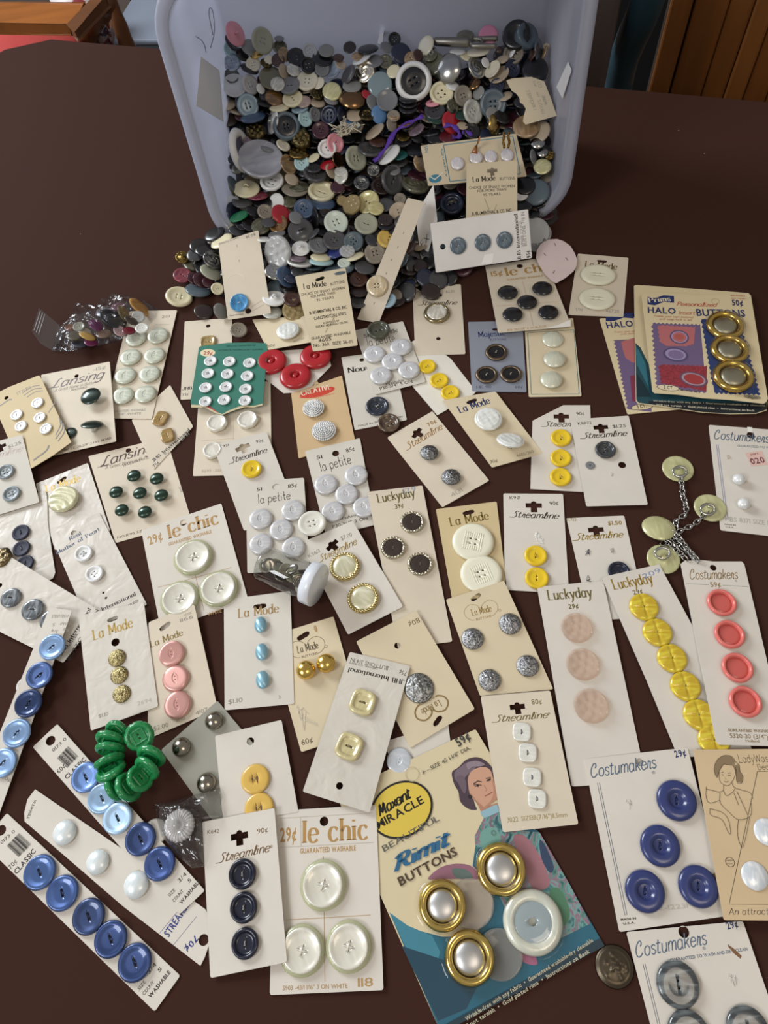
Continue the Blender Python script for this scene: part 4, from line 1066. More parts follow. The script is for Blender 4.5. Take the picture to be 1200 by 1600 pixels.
card('cream card of two white basket-weave shank buttons, the lower one tipping', 'p', [(691.5, 626), (774, 612), (848.7, 708.7), (768.7, 731)], (3.8, 2.6, .6, 1), 'c', holes=[('q', 737, 627.5, 18, 14)],
     prints=[('roman', 'La Mode', 719, 646, 768, 630, 11.5, NVY), ('sans', '30¢', 766.5, 724.5, 778, 722, 5, '5c5344'), ('sans', '4605/360', 808, 715.5, 834.5, 707.5, 5, '8c8068')],
     btns=[('basket', 763, 655, 43, 'pe:f2f3ee:e4e7e2', dict(a=20, lift=3, h=.8)), ('basket', 797.5, 689, 43.5, 'pe:f2f3ee:e4e7e2', dict(a=30, lift=5, h=.8, tilt=(-18, 22)))])
card('cream card of two small dark pewter shank buttons', 'b6', [(180, 257), (462, 92), (818, 525), (525, 692)], .95, 'n', holes=[('x', 365, 228, 84, 22)],
     prints=[('bold', '70¢', 440, 188, 490, 160, 24, '9a7440'), ('script', 'Streamline', 312, 332, 532, 200, 50, '9a7440'), ('sans', '4131', 588, 632, 655, 590, 30, 'a8a090')],
     btns=[('crest', 443, 345, 112, 'my:a2a3a4', dict(a=30, lift=2.5)), ('crest', 580, 498, 118, 'my:a2a3a4', dict(a=130, lift=2.5))])
card('cream card of three dark brown buttons with beaded silver rims', 'p', [(574, 769), (660, 759), (706.7, 1002.7), (622, 1014)], (4.4, 1.8, .5, 1.0), 'n',
     prints=[('roman', 'Luckyday', 591, 786, 650, 776, 14, OLV), ('bold', '39¢', 618, 795.5, 631, 793, 7, OLV), ('sans', '179', 632, 772, 651, 767.5, 8, '9aa0b0')],
     btns=[('rope2', x, y, d, 'me:c9c2ad mt:35261e', dict(a=80, th='6c5a4a', tz=-.08, h=.9)) for x, y, d in ((644, 815.5, 38), (614.5, 855.5, 39), (656.5, 881, 40))])
card('white card of two round pearl buttons in twisted gilt rims, beside the glass vial', 'p', [(469, 849), (551, 814), (630, 948), (544, 992)], (2, 4.5, 3.6, 1.2), 'w', gloss=.25, holes=[('x', 519, 852, 22, 24)],
     prints=[('sans', 'K5613', 483, 872, 501, 862.5, 5.5, '8a8475'), ('sans', '$7.00', 534, 845, 551, 838, 6.5, '8a8475'), ('script', 'Streamline', 500, 879, 559, 850, 12, GLD)],
     btns=[('rope', 538.7, 885.5, 48, 'me:dccb94 pe:eae6cf:d5d2ae', dict(a=10)), ('rope', 567.5, 935, 50, 'me:dccb94 pe:eae6cf:d5d2ae', dict(a=40))])

PT = 'cl:d9d9dc:.72'


def petite(label, reg, quad, z, holes, prints, pts, d):
    return card(label, reg, quad, z, 'wg', holes=holes, prints=prints, btns=[('eye', x, y, d, 'pe:d6d6d6:c6c6c9', dict(a=97, th='8d8f96', tz=-.1, ta=0)) for x, y in pts])


petite('white card of five round pearl eye buttons under the glass vial', 'd4', [(145, 75), (690, 42), (745, 900), (160, 935)], 1.8, [('o', 430, 128, 35)],
       [('sans', '51', 246, 168, 297, 163, 32, DRK), ('sans', '85¢', 540, 138, 626, 126, 34, DRK), ('petite', 'la·petite', 262, 286, 572, 240, 72, DRK)], ((283, 425), (587, 345), (475, 527), (285, 660), (590, 695)), 224)
petite('white card of five pearl eye buttons behind the loose white four-hole button', 'p', [(476.7, 705.5), (562.5, 685), (587, 820), (510, 840)], .6, [('o', 524.5, 709, 5.5)],
       [('sans', '51', 495, 718.5, 504, 716.5, 6, DRK), ('sans', '85¢', 541.5, 707.5, 554.5, 704, 6, DRK), ('petite', 'la·petite', 502, 737, 551, 724, 14, DRK), ('sans', 'Washable', 530, 814, 560, 806, 4.5, DRK), ('sans', 'P30-3/4" 5 ON', 520, 826, 575, 812, 5, DRK)],
       ((509, 757), (556.5, 743), (541.5, 772.5), (520, 799.5), (569, 792.5)), 37)
petite('white card of five pearl eye buttons with a dark ringed button lying on its top', 'b1', [(147, 500), (470, 440), (622, 845), (285, 930)], 1.5, [],
       [('sans', '51', 208, 550, 240, 545, 22, DRK), ('sans', '85¢', 385, 522, 438, 510, 26, DRK), ('petite', 'la·petite', 235, 607, 425, 572, 50, DRK), ('sans', 'Washable', 355, 872, 480, 842, 20, DRK), ('sans', 'P30-3/4" 5 ON', 318, 900, 535, 850, 20, DRK)],
       ((278, 658), (455, 612), (400, 708), (510, 765), (322, 802)), 148)
card('white card with one dark navy four-hole button', 'b1', [(57, 680), (395, 635), (497, 1100), (147, 1168)], .4, 'wg', holes=[('o', 195, 698, 16)],
     prints=[('roman', 'Nouveau', 105, 785, 370, 745, 34, DRK), ('sans', 'MADE IN THAILAND', 172, 1146, 400, 1100, 12, DRK), ('sans', 'ON', 440, 1088, 468, 1082, 12, DRK)],
     btns=[('four_rim', 298, 1007, 158, 'pl:2a303d', dict(a=25, h=.8, th='c9c9c4', ts='i'))])
card('folded white card with three yellow buttons in a slanting row', 'b1', [(560, 650), (760, 668), (960, 910), (700, 1068)], .3, 'e3ded2', outline=[(500, 590), (560, 560), (760, 668), (790, 690), (960, 910), (940, 930), (700, 1068), (535, 875)],
     btns=[('two', 632, 740, 118, 'pl:e8c524', dict(a=60, h=1.15, th='d9bf55')), ('two', 712, 835, 127, 'pl:e8c524', dict(a=60, h=1.15, th='d9bf55')), ('two', 787, 917, 127, 'pl:e8c524', dict(a=60, h=1.15, th='d9bf55'))])
card('small white card with one gilt-rimmed sparkling white button', 'b1', [(533, 195), (857, 192), (888, 658), (552, 668)], .5, 'n', holes=[('x', 692, 264, 78), ('o', 707, 555, 15)],
     prints=[('sans', 'K177', 565, 250, 620, 247, 15, '7a7466'), ('sans', '$2.50', 757, 248, 815, 245, 15, '7a7466'), ('script', 'Streamline', 580, 333, 832, 327, 34, '4b4438')],
     btns=[('crystal', 697, 383, 178, 'me:a89a78 pe:ece8dc:c9c3b4', dict(h=.8))])
card('grey-blue card of three black buttons with bronze rims', 'b2', [(48, 615), (412, 610), (440, 1085), (75, 1080)], .4, 'b', holes=[('q', 240, 665, 60)],
     prints=[('roman', 'Majestic', 120, 718, 302, 705, 36, NVY), ('bold', 'BUTTONS', 195, 741, 306, 738, 14, '5a6076'), ('sans', 'HK 910', 105, 1060, 205, 1058, 18, '4a4e5c'), ('sans', '60¢', 362, 1060, 415, 1058, 18, '4a4e5c')],
     btns=[('rimmed2', x, y, 148, 'mr:7a6a58 pl:121214', dict(a=60, th='b9b4a6', h=.8)) for x, y in ((238, 815), (173, 965), (336, 960))])
LB = '3f7278'
card('cream card with a blue printed border and three plain pearly domed buttons', 'b2', [(425, 605), (752, 590), (808, 1112), (455, 1118)], .5, 'c', stain=.15,
     prints=[('line', [(447, 688), (757, 668)], 4, LB), ('line', [(757, 668), (792, 1098)], 4, LB), ('line', [(792, 1098), (472, 1100)], 4, LB), ('line', [(472, 1100), (447, 688)], 4, LB)],
     btns=[('dome', x, y, 145, 'pe:dcdcc8:d0d1bc', dict(h=.8, lift=l_)) for x, y, l_ in ((617, 725, .5), (628, 858, 2.5), (607, 995, 2.5))])
card('cream card of five glossy black domed buttons', 'b2', [(163, 240), (560, 185), (740, 645), (250, 688)], (1.5, 1.5, 4.5, 4.5), 'n', holes=[('o', 395, 241, 21)],
     prints=[('bold', '15¢', 206, 312, 282, 302, 34, LC), ('roman', 'le chic', 308, 308, 640, 262, 56, LC), ('bold', 'GUARANTEED WASHABLE', 308, 340, 550, 312, 12, LC), ('sans', '856-28/1 1/8" 6 on BLACK', 312, 678, 575, 650, 14, LC),
             ('line', [(235, 510), (650, 480)], 1.6, LC), ('line', [(415, 345), (485, 640)], 1.6, LC), ('poly', [(560, 660), (640, 640), (735, 600), (735, 645), (650, 655)], 'eeeae2')],
     btns=[('dome', x, y, 134, 'pl:0d0e12', dict(h=.8, lift=2)) for x, y in ((315, 410), (547, 383), (445, 475), (348, 557), (588, 543))])
card('blank pinkish scallop-cut card back pierced by four staples', 'b2', [(510, 80), (770, 100), (770, 350), (510, 330)], (5, 4.2, 4.2, 6), 'p', outline=[(508, 140), (530, 100), (560, 75), (600, 62), (645, 60), (690, 75), (735, 108), (765, 160), (778, 200), (774, 240), (755, 275), (700, 320), (640, 355), (612, 342), (560, 290), (525, 235), (503, 185)],
     prints=[('line', [a, b], 5, '5d4a44') for a, b in (((625, 88), (637, 106)), ((555, 155), (568, 172)), ((702, 185), (716, 202)), ((628, 270), (617, 290)))])
card('cream card of two big ivory oval four-hole buttons', 'b2', [(783, 158), (1122, 186), (1088, 582), (720, 568)], .6, 'n', holes=[('q', 945, 208, 66)],
     prints=[('roman', 'La Mode', 832, 246, 1050, 266, 40, '6f5c34'), ('sans', '70¢', 768, 542, 818, 540, 18, GRY), ('sans', '46720', 968, 552, 1060, 556, 22, GRY)],
     btns=[('oval4', 918, 300, 232, 'pl:e9e5cc', dict(sy=.84, h=.8)), ('oval4', 912, 460, 238, 'pl:e9e5cc', dict(sy=.86, h=.8))])

# --- halo packages
PUR, NV2 = '6e5c80', '1e2b63'


def zig(x0, y0, x1, y1, n, a):
    out = []; L = math.hypot(x1 - x0, y1 - y0); nx, ny = -(y1 - y0) / L, (x1 - x0) / L
    for i in range(n):
        t = i / n; out.append((x0 + (x1 - x0) * t, y0 + (y1 - y0) * t)); t += .5 / n
        out.append((x0 + (x1 - x0) * t + nx * a, y0 + (y1 - y0) * t + ny * a))
    return out


def halo_prints(dx=0, dy=0, full=True):
    def q(pts): return [(x + dx, y + dy) for x, y in pts]
    out = [('poly', q(zig(412, 360, 445, 800, 14, -16) + zig(445, 800, 800, 840, 12, -10) + [(745, 372)] + zig(745, 372, 412, 360, 12, -10)), PUR),
           ('poly', q(zig(755, 340, 840, 820, 14, 10)[:-1] + [(840, 830)] + zig(840, 830, 1150, 840, 10, 12) + zig(1150, 840, 1010, 330, 16, -14) + [(1010, 330)]), '22386f'),
           ('poly', q(zig(465, 385, 480, 500, 4, 10) + [(520, 520), (560, 520), (640, 520)] + zig(640, 520, 710, 500, 3, 8) + [(712, 400)] + zig(712, 390, 465, 375, 8, -8)), 'b56a6c'),
           ('poly', q(zig(470, 650, 490, 780, 5, 10) + zig(490, 775, 800, 830, 10, -8) + [(790, 660)] + zig(790, 650, 470, 640, 10, -7)), matte('9c3540', .8, .9, 700, .55, name='weave_print')),
           ('ring', (605 + dx, 460 + dy), 62, 16, '5c4a66'), ('ring', (605 + dx, 460 + dy), 52, 8, 'a592b8'), ('oval', (605 + dx, 458 + dy), (638 + dx, 458 + dy), .8, 'b05a54'),
           ('oval', (580 + dx, 578 + dy), (665 + dx, 590 + dy), .75, '54486f'), ('oval', (580 + dx, 576 + dy), (650 + dx, 586 + dy), .72, '9a8cb0'), ('oval', (582 + dx, 578 + dy), (634 + dx, 585 + dy), .74, '7d6c94'),
           ('oval', (700 + dx, 742 + dy), (795 + dx, 765 + dy), .68, '6c4458'), ('oval', (700 + dx, 742 + dy), (780 + dx, 761 + dy), .66, 'a28f9c'), ('oval', (702 + dx, 742 + dy), (768 + dx, 757 + dy), .66, 'a03a3c'),
           ('poly', q([(392, 190), (440, 200), (500, 180), (568, 185), (570, 230), (500, 225), (440, 248), (392, 240)]), NV2), ('roman', 'Prims', 405 + dx, 230 + dy, 555 + dx, 218 + dy, 34, 'e4d9bd'),
           ('bold', 'HALO', 395 + dx, 298 + dy, 582 + dx, 306 + dy, 40, NV2), ('italic', 'Insert', 600 + dx, 308 + dy, 712 + dx, 312 + dy, 24, 'b8503c'), ('bold', 'BUTTONS', 722 + dx, 318 + dy, 1048 + dx, 324 + dy, 46, NV2),
           ('script', 'Personalized', 585 + dx, 250 + dy, 855 + dx, 258 + dy, 30, 'b8503c'), ('bold', '50¢', 960 + dx, 248 + dy, 1032 + dx, 250 + dy, 38, NV2), ('italic', 'Frame your own material', 435 + dx, 325 + dy, 700 + dx, 335 + dy, 13, 'b8503c'),
           ('italic', 'and snap-lock a set', 470 + dx, 345 + dy, 690 + dx, 352 + dy, 13, 'b8503c'), ('sans', 'REUSABLE', 950 + dx, 188 + dy, 1045 + dx, 190 + dy, 9, 'b8503c'), ('sans', 'DRY CLEAN', 955 + dx, 206 + dy, 1045 + dx, 208 + dy, 9, 'b8503c'),
           ('oval', (530 + dx, 800 + dy), (605 + dx, 808 + dy), .35, DRK), ('oval', (530 + dx, 800 + dy), (601 + dx, 808 + dy), .34, 'dccfae'), ('bold', '3 CT.', 500 + dx, 806 + dy, 565 + dx, 812 + dy, 22, DRK),
           ('ring', (845 + dx, 222 + dy), 26, 2, 'b0a890'), ('sans', 'size 45 (1-1/8")', 610 + dx, 818 + dy, 740 + dx, 836 + dy, 12, DRK), ('oval', (1092 + dx, 862 + dy), (1150 + dx, 868 + dy), .3, '8a8068'), ('script', 'Prym', 1062 + dx, 872 + dy, 1125 + dx, 876 + dy, 20, DRK)]
    return out


card('cream package of cover buttons half hidden behind the gold ring package', 'b3', [(70, 335), (480, 320), (640, 940), (258, 977)], .4, CRM, stain=.15, name='button_package', cat='package',
     prints=[('poly', zig(160, 480, 255, 960, 18, -14) + [(420, 960), (380, 470)], PUR), ('poly', [(215, 490), (300, 465), (400, 470), (400, 640), (290, 630), (245, 600), (225, 540)], 'b56a6c'),
             ('poly', [(112, 325), (180, 322), (240, 300), (300, 300), (300, 335), (230, 330), (170, 352), (114, 355)], NV2), ('bold', 'HALO', 122, 402, 300, 388, 42, NV2), ('italic', 'Frame your own', 170, 432, 320, 424, 12, 'b8503c'), ('italic', 'and dials', 210, 446, 310, 440, 12, 'b8503c'),
             ('poly', [(275, 720), (420, 700), (420, 900), (290, 890)], '7c3048'), ('oval', (355, 928), (428, 920), .34, DRK), ('oval', (355, 928), (424, 920), .33, 'd5c6a0'), ('bold', '3 CT.', 325, 938, 385, 930, 22, DRK)])
card('teal and cream package lying under the gold ring package', 'b3', [(302, 112), (1075, 165), (1192, 955), (318, 905)], (3.5, 3.5, 1.6, 1.6), CRM, stain=.15, name='button_package', cat='package', outline=[(302, 118), (312, 110), (690, 135), (1068, 165), (1082, 180), (1195, 900), (1190, 950), (1120, 972), (950, 975), (760, 965), (560, 935), (330, 905), (315, 890)],
     prints=[('poly', [(312, 500), (345, 530), (400, 640), (430, 830), (1190, 880), (1190, 940), (1120, 966), (950, 970), (760, 960), (560, 930), (332, 900), (318, 880)], '1c4650'), ('poly', [(314, 520), (340, 560), (380, 640), (400, 800), (320, 640)], '2f6f7e'), ('poly', [(318, 700), (360, 760), (420, 860), (322, 860)], '0f2c36'),
             ('poly', [(400, 888), (1190, 905), (1190, 945), (1120, 968), (950, 972), (760, 962), (560, 932), (400, 905)], '171d22'), ('bold', 'Wrinkle-free with any fabric • Guaranteed washable-dry cleanable', 430, 892, 1180, 925, 12, 'a8a28c'), ('bold', 'Will not tarnish  •  Gold plated rims  •  Instructions on Back', 450, 918, 1110, 958, 12, 'c9c3ac')])
card('cream package with three large gold-rimmed metal cover buttons and a zigzag fabric picture', 'b3', [(352, 175), (1082, 172), (1195, 885), (430, 832)], (8.5, 8.5, 6.5, 6), CRM, stain=.15, gloss=.3, name='button_package', cat='package', outline=[(352, 180), (365, 165), (480, 162), (760, 180), (1070, 168), (1084, 180), (1198, 870), (1190, 892), (1170, 905), (950, 880), (760, 868), (600, 845), (440, 835), (425, 820)],
     prints=halo_prints(), btns=[('cover', 908, 388, 240, 'me:d2b25c mr:a8a490', dict(h=.7)), ('cover', 938, 548, 244, 'me:d2b25c mr:a8a490', dict(h=.7)), ('cover', 962, 728, 262, 'me:d2b25c mr:a8a490', dict(h=.7))],
     bumps=[(908, 395, 262, 7), (938, 552, 266, 7), (962, 730, 286, 7)])

# --- left-hand and middle cards
card('white card with one yellow button, tucked under the pearl eye buttons by the vial', 'b5', [(210, 225), (545, 140), (745, 660), (405, 758)], (4.4, 2, .6, .9), 'w', holes=[('x', 397, 238, 92, 12)],
     prints=[('sans', 'K921', 252, 242, 311, 229, 14, DRK), ('sans', '90¢', 482, 213, 528, 201, 19, DRK), ('script', 'Streamline', 322, 340, 552, 268, 40, DRK)],
     btns=[('two', 452, 372, 130, 'pl:e8c524', dict(a=80, h=1.15, th='d9bf55'))])
card('cream card with one tan square button showing above the torn green card', 'a8', [(38, 98), (355, 72), (355, 600), (10, 622)], .3, 'n', holes=[('o', 195, 128, 15)],
     prints=[('roman', 'JHB International', 22, 558, 330, 530, 20, DRK), ('sans', '75¢', 22, 597, 62, 592, 16, DRK)],
     btns=[('square2', 192, 232, 118, 'pe:b39a66:a08858', dict(h=.8))])
card('cream card of three faceted ivory buttons below the torn green card', 'a8', [(140, 510), (612, 500), (620, 1120), (93, 1133)], .4, 'n',
     prints=[('line', [(365, 730), (362, 890)], 2, 'b9a888'), ('line', [(148, 898), (372, 880)], 2, 'b9a888'), ('sans', '5295 -28/1', 150, 1108, 290, 1102, 18, 'a89c80'), ('sans', '5/8" 3 ON', 585, 860, 570, 1050, 14, 'b0a68c')],
     btns=[('oct', x, y, d, 'pe:f0ede2:e2dfd2', dict(h=.95)) for x, y, d in ((255, 780, 138), (460, 758, 140), (225, 962, 130))])
card('torn dark green card with twelve small white four-hole buttons', 'a8', [(133, 265), (575, 243), (560, 660), (80, 668)], 5.0, '2c7563', stain=.3, outline=[(133, 272), (150, 262), (330, 240), (480, 238), (582, 243), (592, 290), (575, 470), (560, 655), (500, 672), (440, 668), (380, 690), (320, 706), (290, 725), (255, 715), (170, 672), (82, 672), (78, 625)],
     prints=[('poly', [(170, 668), (205, 665), (270, 712), (288, 724), (252, 716)], 'a8383c'), ('poly', [(80, 655), (170, 660), (255, 706), (290, 718), (330, 695), (400, 668), (440, 660), (500, 664), (560, 648), (558, 660), (500, 674), (440, 672), (380, 690), (290, 724), (250, 716), (170, 674), (84, 674)], 'cdbd98'),
             ('oval', (192, 308), (242, 310), .62, 'e4d3ae'), ('bold', '29¢', 162, 322, 222, 322, 24, 'a8383c'), ('sans', 'ABSOLUTELY GUARANTEED FOR', 315, 268, 510, 262, 10, '154a40'), ('sans', 'AUTOMATIC WASHING & DRY CLEANING', 262, 295, 560, 290, 10, '154a40')],
     btns=[('four', x, y, 87, 'pe:eeefee:dfe3e6', dict(a=20, th='6a5a44', ts='x', h=.9)) for x, y in ((208, 358), (335, 361), (470, 370), (192, 441), (322, 445), (455, 458), (176, 536), (312, 531), (444, 545), (174, 629), (300, 618), (440, 623))])
card('cut white card of three big red buttons', 'a8', [(560, 300), (980, 285), (980, 578), (560, 578)], .4, 'w', outline=[(560, 330), (590, 300), (820, 285), (960, 285), (1005, 330), (1018, 395), (935, 480), (862, 560), (800, 572), (700, 578), (640, 530), (560, 470)],
     btns=[('red_well', x, y, d, 'pl:b01e26', dict(h=1.1, a=60)) for x, y, d in ((618, 370, 212), (915, 335, 214), (780, 466, 216))])
card('cream card with one white woven-look button, its top under the heap of buttons', 'a8', [(490, 85), (860, 60), (905, 232), (595, 288)], (.8, 4, 6.5, 4.8), 'c',
     prints=[('sans', '30¢', 592, 274, 642, 262, 18, '6a604c'), ('sans', '4605/360', 766, 242, 840, 214, 15, '9a8e74')], btns=[('basket', 728, 158, 158, 'pe:eef0ea:dfe2dc', dict(lift=1.5, h=.8, a=10))])
card('red-lettered tan card of two pearl cluster buttons', 'a8', [(750, 578), (1090, 460), (1178, 895), (800, 1015)], .5, 't', stain=.25, holes=[('o', 917, 512, 16)],
     prints=[('oval', (925, 572), (1042, 545), .32, 'c8432f'), ('roman', 'CREATIVE', 822, 595, 1025, 548, 34, 'e9dcc0'), ('line', [(805, 610), (920, 607), (1040, 580)], 3, 'c8432f')],
     btns=[('pearls', 900, 680, 156, 'pe:c9c6bc pe:f4f4f2:dfe2e4', dict(h=.95)), ('pearls', 970, 832, 176, 'pe:c9c6bc pe:f4f4f2:dfe2e4', dict(h=.95))])

EYEG = 'pe:d9dccb:bfc4b2'
card('tall cream card of eight greenish pearl eye buttons, the zip bag over its top', 'a7', [(812, 188), (1108, 180), (950, 860), (648, 855)], (1.3, 1.3, 1.3, 1.3), 'n',
     prints=[('sans', '201', 1010, 232, 1062, 226, 17, '8d8578'), ('line', [(972, 270), (1062, 270)], 1.5, '7d766a'), ('sans', 'GUARANTEED WASHABLE', 690, 822, 910, 808, 14, GRY), ('sans', '7/8" WHITE', 735, 838, 882, 832, 14, GRY)],
     btns=[('eye', x, y, d, EYEG, dict(a=80, h=.9)) for x, y, d in ((848, 355, 132), (986, 338, 134), (815, 472, 134), (965, 462, 134), (782, 588, 136), (935, 577, 136), (768, 712, 138), (908, 703, 138))])
card('cream card of three large dark green domed buttons', 'a7', [(258, 585), (687, 502), (727, 1000), (322, 1092)], (1, 5.2, 5.2, 1), 'n', holes=[('o', 480, 592, 14)],
     prints=[('script', 'Lansing', 318, 672, 650, 602, 62, '4a2f26'), ('line', [(305, 672), (370, 660)], 3, '4a2f26'), ('italic', 'A Great Name in Buttons', 342, 692, 610, 636, 18, '4a2f26'), ('sans', 'WASHABLE', 445, 688, 545, 666, 13, '4a2f26'), ('sans', '-15¢', 582, 562, 660, 546, 20, '8d857a'), ('sans', 'NO.1090 SZ. 28-5/8" 3 ON SILVER', 350, 1078, 700, 985, 14, '4a2f26')],
     btns=[('dome', 563, 712, 128, 'ca:22332c', dict(lift=6, h=.75)), ('dome', 572, 892, 134, 'ca:22332c', dict(lift=6, h=.75, tilt=(-34, 12))), ('dome', 432, 945, 90, 'ca:22332c', dict(lift=.5, h=.6))])
card('cream card of seven small dark green domed buttons', 'b4', [(553, 213), (1040, 95), (1200, 622), (723, 755)], .05, 'n', holes=[('o', 803, 177, 17)],
     prints=[('script', 'Lansing', 630, 282, 960, 180, 66, '4a2f26'), ('line', [(610, 285), (690, 268)], 3, '4a2f26'), ('italic', 'A Great Name in Buttons', 660, 295, 960, 222, 20, '4a2f26'), ('sans', 'WASHABLE', 770, 281, 880, 242, 14, '4a2f26'), ('sans', 'NO.1090 SZ. 18-7/16"', 735, 730, 1000, 655, 14, '4a2f26'), ('sans', '25¢', 1115, 408, 1135, 440, 14, '8d857a')],
     btns=[('high', x, y, 88, 'ca:1d3a2c', dict(lift=3, h=.8)) for x, y in ((835, 330), (977, 348), (723, 432), (872, 438), (1006, 452), (758, 545), (903, 557))])
card('cream card of two tan oblong buttons, its lettered end pointing to the table front', 'p', [(206, 657), (266, 602), (302, 667), (241, 734)], .6, 'n',
     prints=[('roman', 'JHB International', 240, 723, 299, 672, 5, DRK), ('sans', 'BUTTONS 5/8 IN', 259, 712, 297, 679, 4, GRY), ('sans', '75¢', 242, 731, 250, 724, 5, DRK)],
     btns=[('square_small', 251, 654, 30, 'pe:a8884c:94763e', dict(a=20, sy=.8)), ('square_small', 261.5, 680.5, 29, 'pe:a8884c:94763e', dict(a=55, sy=.78))])
STP = '4a3f36'
card('curling tan card with five small mother-of-pearl buttons and brown swirl lines', 'a7', [(-60, 720), (245, 588), (447, 1005), (140, 1180)], (2.5, 4.5, 8, 3), 'v', holes=[('o', 42, 728, 14)], outline=[(-60, 720), (60, 660), (245, 588), (262, 610), (330, 760), (447, 1005), (330, 1090), (205, 1165), (140, 1180)],
     prints=[('sans', 'STYLED', 108, 712, 196, 668, 17, STP)] + [('line', [(v.x, v.y) for v in smooth_pts([(a, b, 0) for a, b in p], 4)], w_ * 1.7, STP) for w_, p in (
         (3.5, [(140, 700), (200, 660), (250, 650)]), (3.5, [(150, 715), (210, 675), (262, 668)]), (3, [(170, 725), (225, 690), (270, 685)]), (5, [(0, 780), (60, 740), (140, 745)][:2] + [(75, 742)]), (3, [(305, 820), (345, 760), (340, 740)]),
         (4, [(350, 960), (380, 900), (372, 850)]), (4, [(350, 985), (392, 920), (385, 870)]), (4, [(365, 1000), (405, 940), (398, 890)]), (6, [(210, 1120), (290, 1060), (308, 1025)]))],
     btns=[('two', x, y, 80, 'pe:f1f2f0:dcdfe2', dict(a=70, th='8a6a48')) for x, y in ((232, 757), (102, 832), (247, 848), (128, 902), (285, 918))])
card('white card of two dark grey white-ringed buttons at the cloth edge', 'p', [(-45, 700), (35, 680), (62, 785), (-25, 812)], (5, 6, 3.2, 3.2), 'wg',
     holes=[('x', 0, 699, 20, 14)], prints=[('sans', '$1.25', 13.5, 701.5, 34, 693.5, 5, '6a5c48'), ('script', 'Streamline', -42, 727, 36, 705, 11, 'b9a89c')],
     btns=[('four_rim', 8.7, 737, 27, 'pl:8d979c', dict(a=15, h=.9, th='d5d9da')), ('four_rim', 17.7, 771.5, 28, 'pl:8d979c', dict(a=15, h=.9, th='d5d9da'))])
card('crumpled stained card of three matte navy buttons', 'b4', [(-40, 520), (288, 428), (345, 962), (0, 860)], (1.5, 1.5, .6, 1), 'w', stain=.8, gloss=.5, outline=[(-40, 500), (60, 480), (150, 470), (215, 448), (288, 428), (298, 500), (300, 620), (325, 800), (347, 940), (332, 975), (310, 988), (240, 975), (120, 900), (-40, 830)],
     btns=[('two', 130, 688, 112, 'mt:23263c', dict(a=95, th='3a5560')), ('two', 134, 787, 112, 'mt:23263c', dict(a=95, th='8a9098')), ('two', 156, 880, 112, 'mt:23263c', dict(a=65, th='3a4858'))])
card('glossy white card with one cream shell-carved button', 'b4', [(225, 385), (550, 255), (690, 680), (345, 800)], .4, 'w', gloss=.5, holes=[('q', 388, 362, 68, 20)],
     prints=[('roman', 'La Mode', 292, 440, 512, 366, 46, gold_ink)], btns=[('shell', 398, 480, 190, 'pe:dfdcb8:cbc9a4', dict(lift=1.5))])
rmf, rmr = card('glossy white card of two white shirt buttons above two pin holes', 'p', [(79, 836), (155, 801), (230, 945), (143, 985)], (1.7, 1.3, .6, .6), 'w', gloss=.55, holes=[('o', 115.5, 833, 4.5), ('o', 162, 926.5, 2), ('o', 166, 934.5, 2)],
     prints=[('roman', 'Real', 110, 845, 129, 835, 5.5, SLT), ('roman', 'Mother of Pearl', 90, 867, 157, 829, 5.5, SLT), ('roman', 'JHB International', 140, 965, 214, 930, 6, DRK), ('sans', 'DENVER, CO 80221', 185, 958, 217, 940, 3.5, DRK)],
     btns=[('four_rim', 130.5, 865, 28.5, 'pl:f1f3f3', dict(a=30, th='a8b0a8', ts='x')), ('four_rim', 147.5, 896.5, 28.5, 'pl:f1f3f3', dict(a=30))])
card('glossy white card of three marbled grey buttons, laid slantwise under the blue strip', 'p', [(-30, 842), (160, 957), (99, 1036), (-60, 958)], (5, 3.2, 1.6, 3.5), 'w', gloss=.4,
     holes=[('o', 0, 915, 4)], prints=[('roman', 'JHB International', 97, 1025, 144, 951, 6, DRK), ('sans', 'BUTTONS 3/4 IN', 110, 1032, 155, 954, 5.5, DRK), ('sans', 'DENVER, CO 80221', 107, 1014, 143, 962, 3.2, DRK)],
     btns=[('two_flat', x, y, d, 'pe:8a9094:50565b', dict(a=25, h=1.2, th='2c2e32')) for x, y, d in ((16.7, 934, 33), (51, 952.5, 36), (79, 969, 35))])

CL = dict(th='14182c')
CB = ['ca:8fb0dc:.3', 'ca:40598c:.6', 'ca:2c406c:1.2', 'ca:8fb0dc:.3', 'ca:8fb0dc:.2']  # one blue pearl; its bright and dark gleam is painted per button


def classic(label, reg, quad, z, z_btns, extra, holes=()):
    card(label, reg, quad, z, 'w', gloss=.2, holes=holes, prints=extra, btns=[('two', x, y, d, m, dict(a=a, th='14182c', h=.9, lift=.4)) for x, y, d, m, a in z_btns])


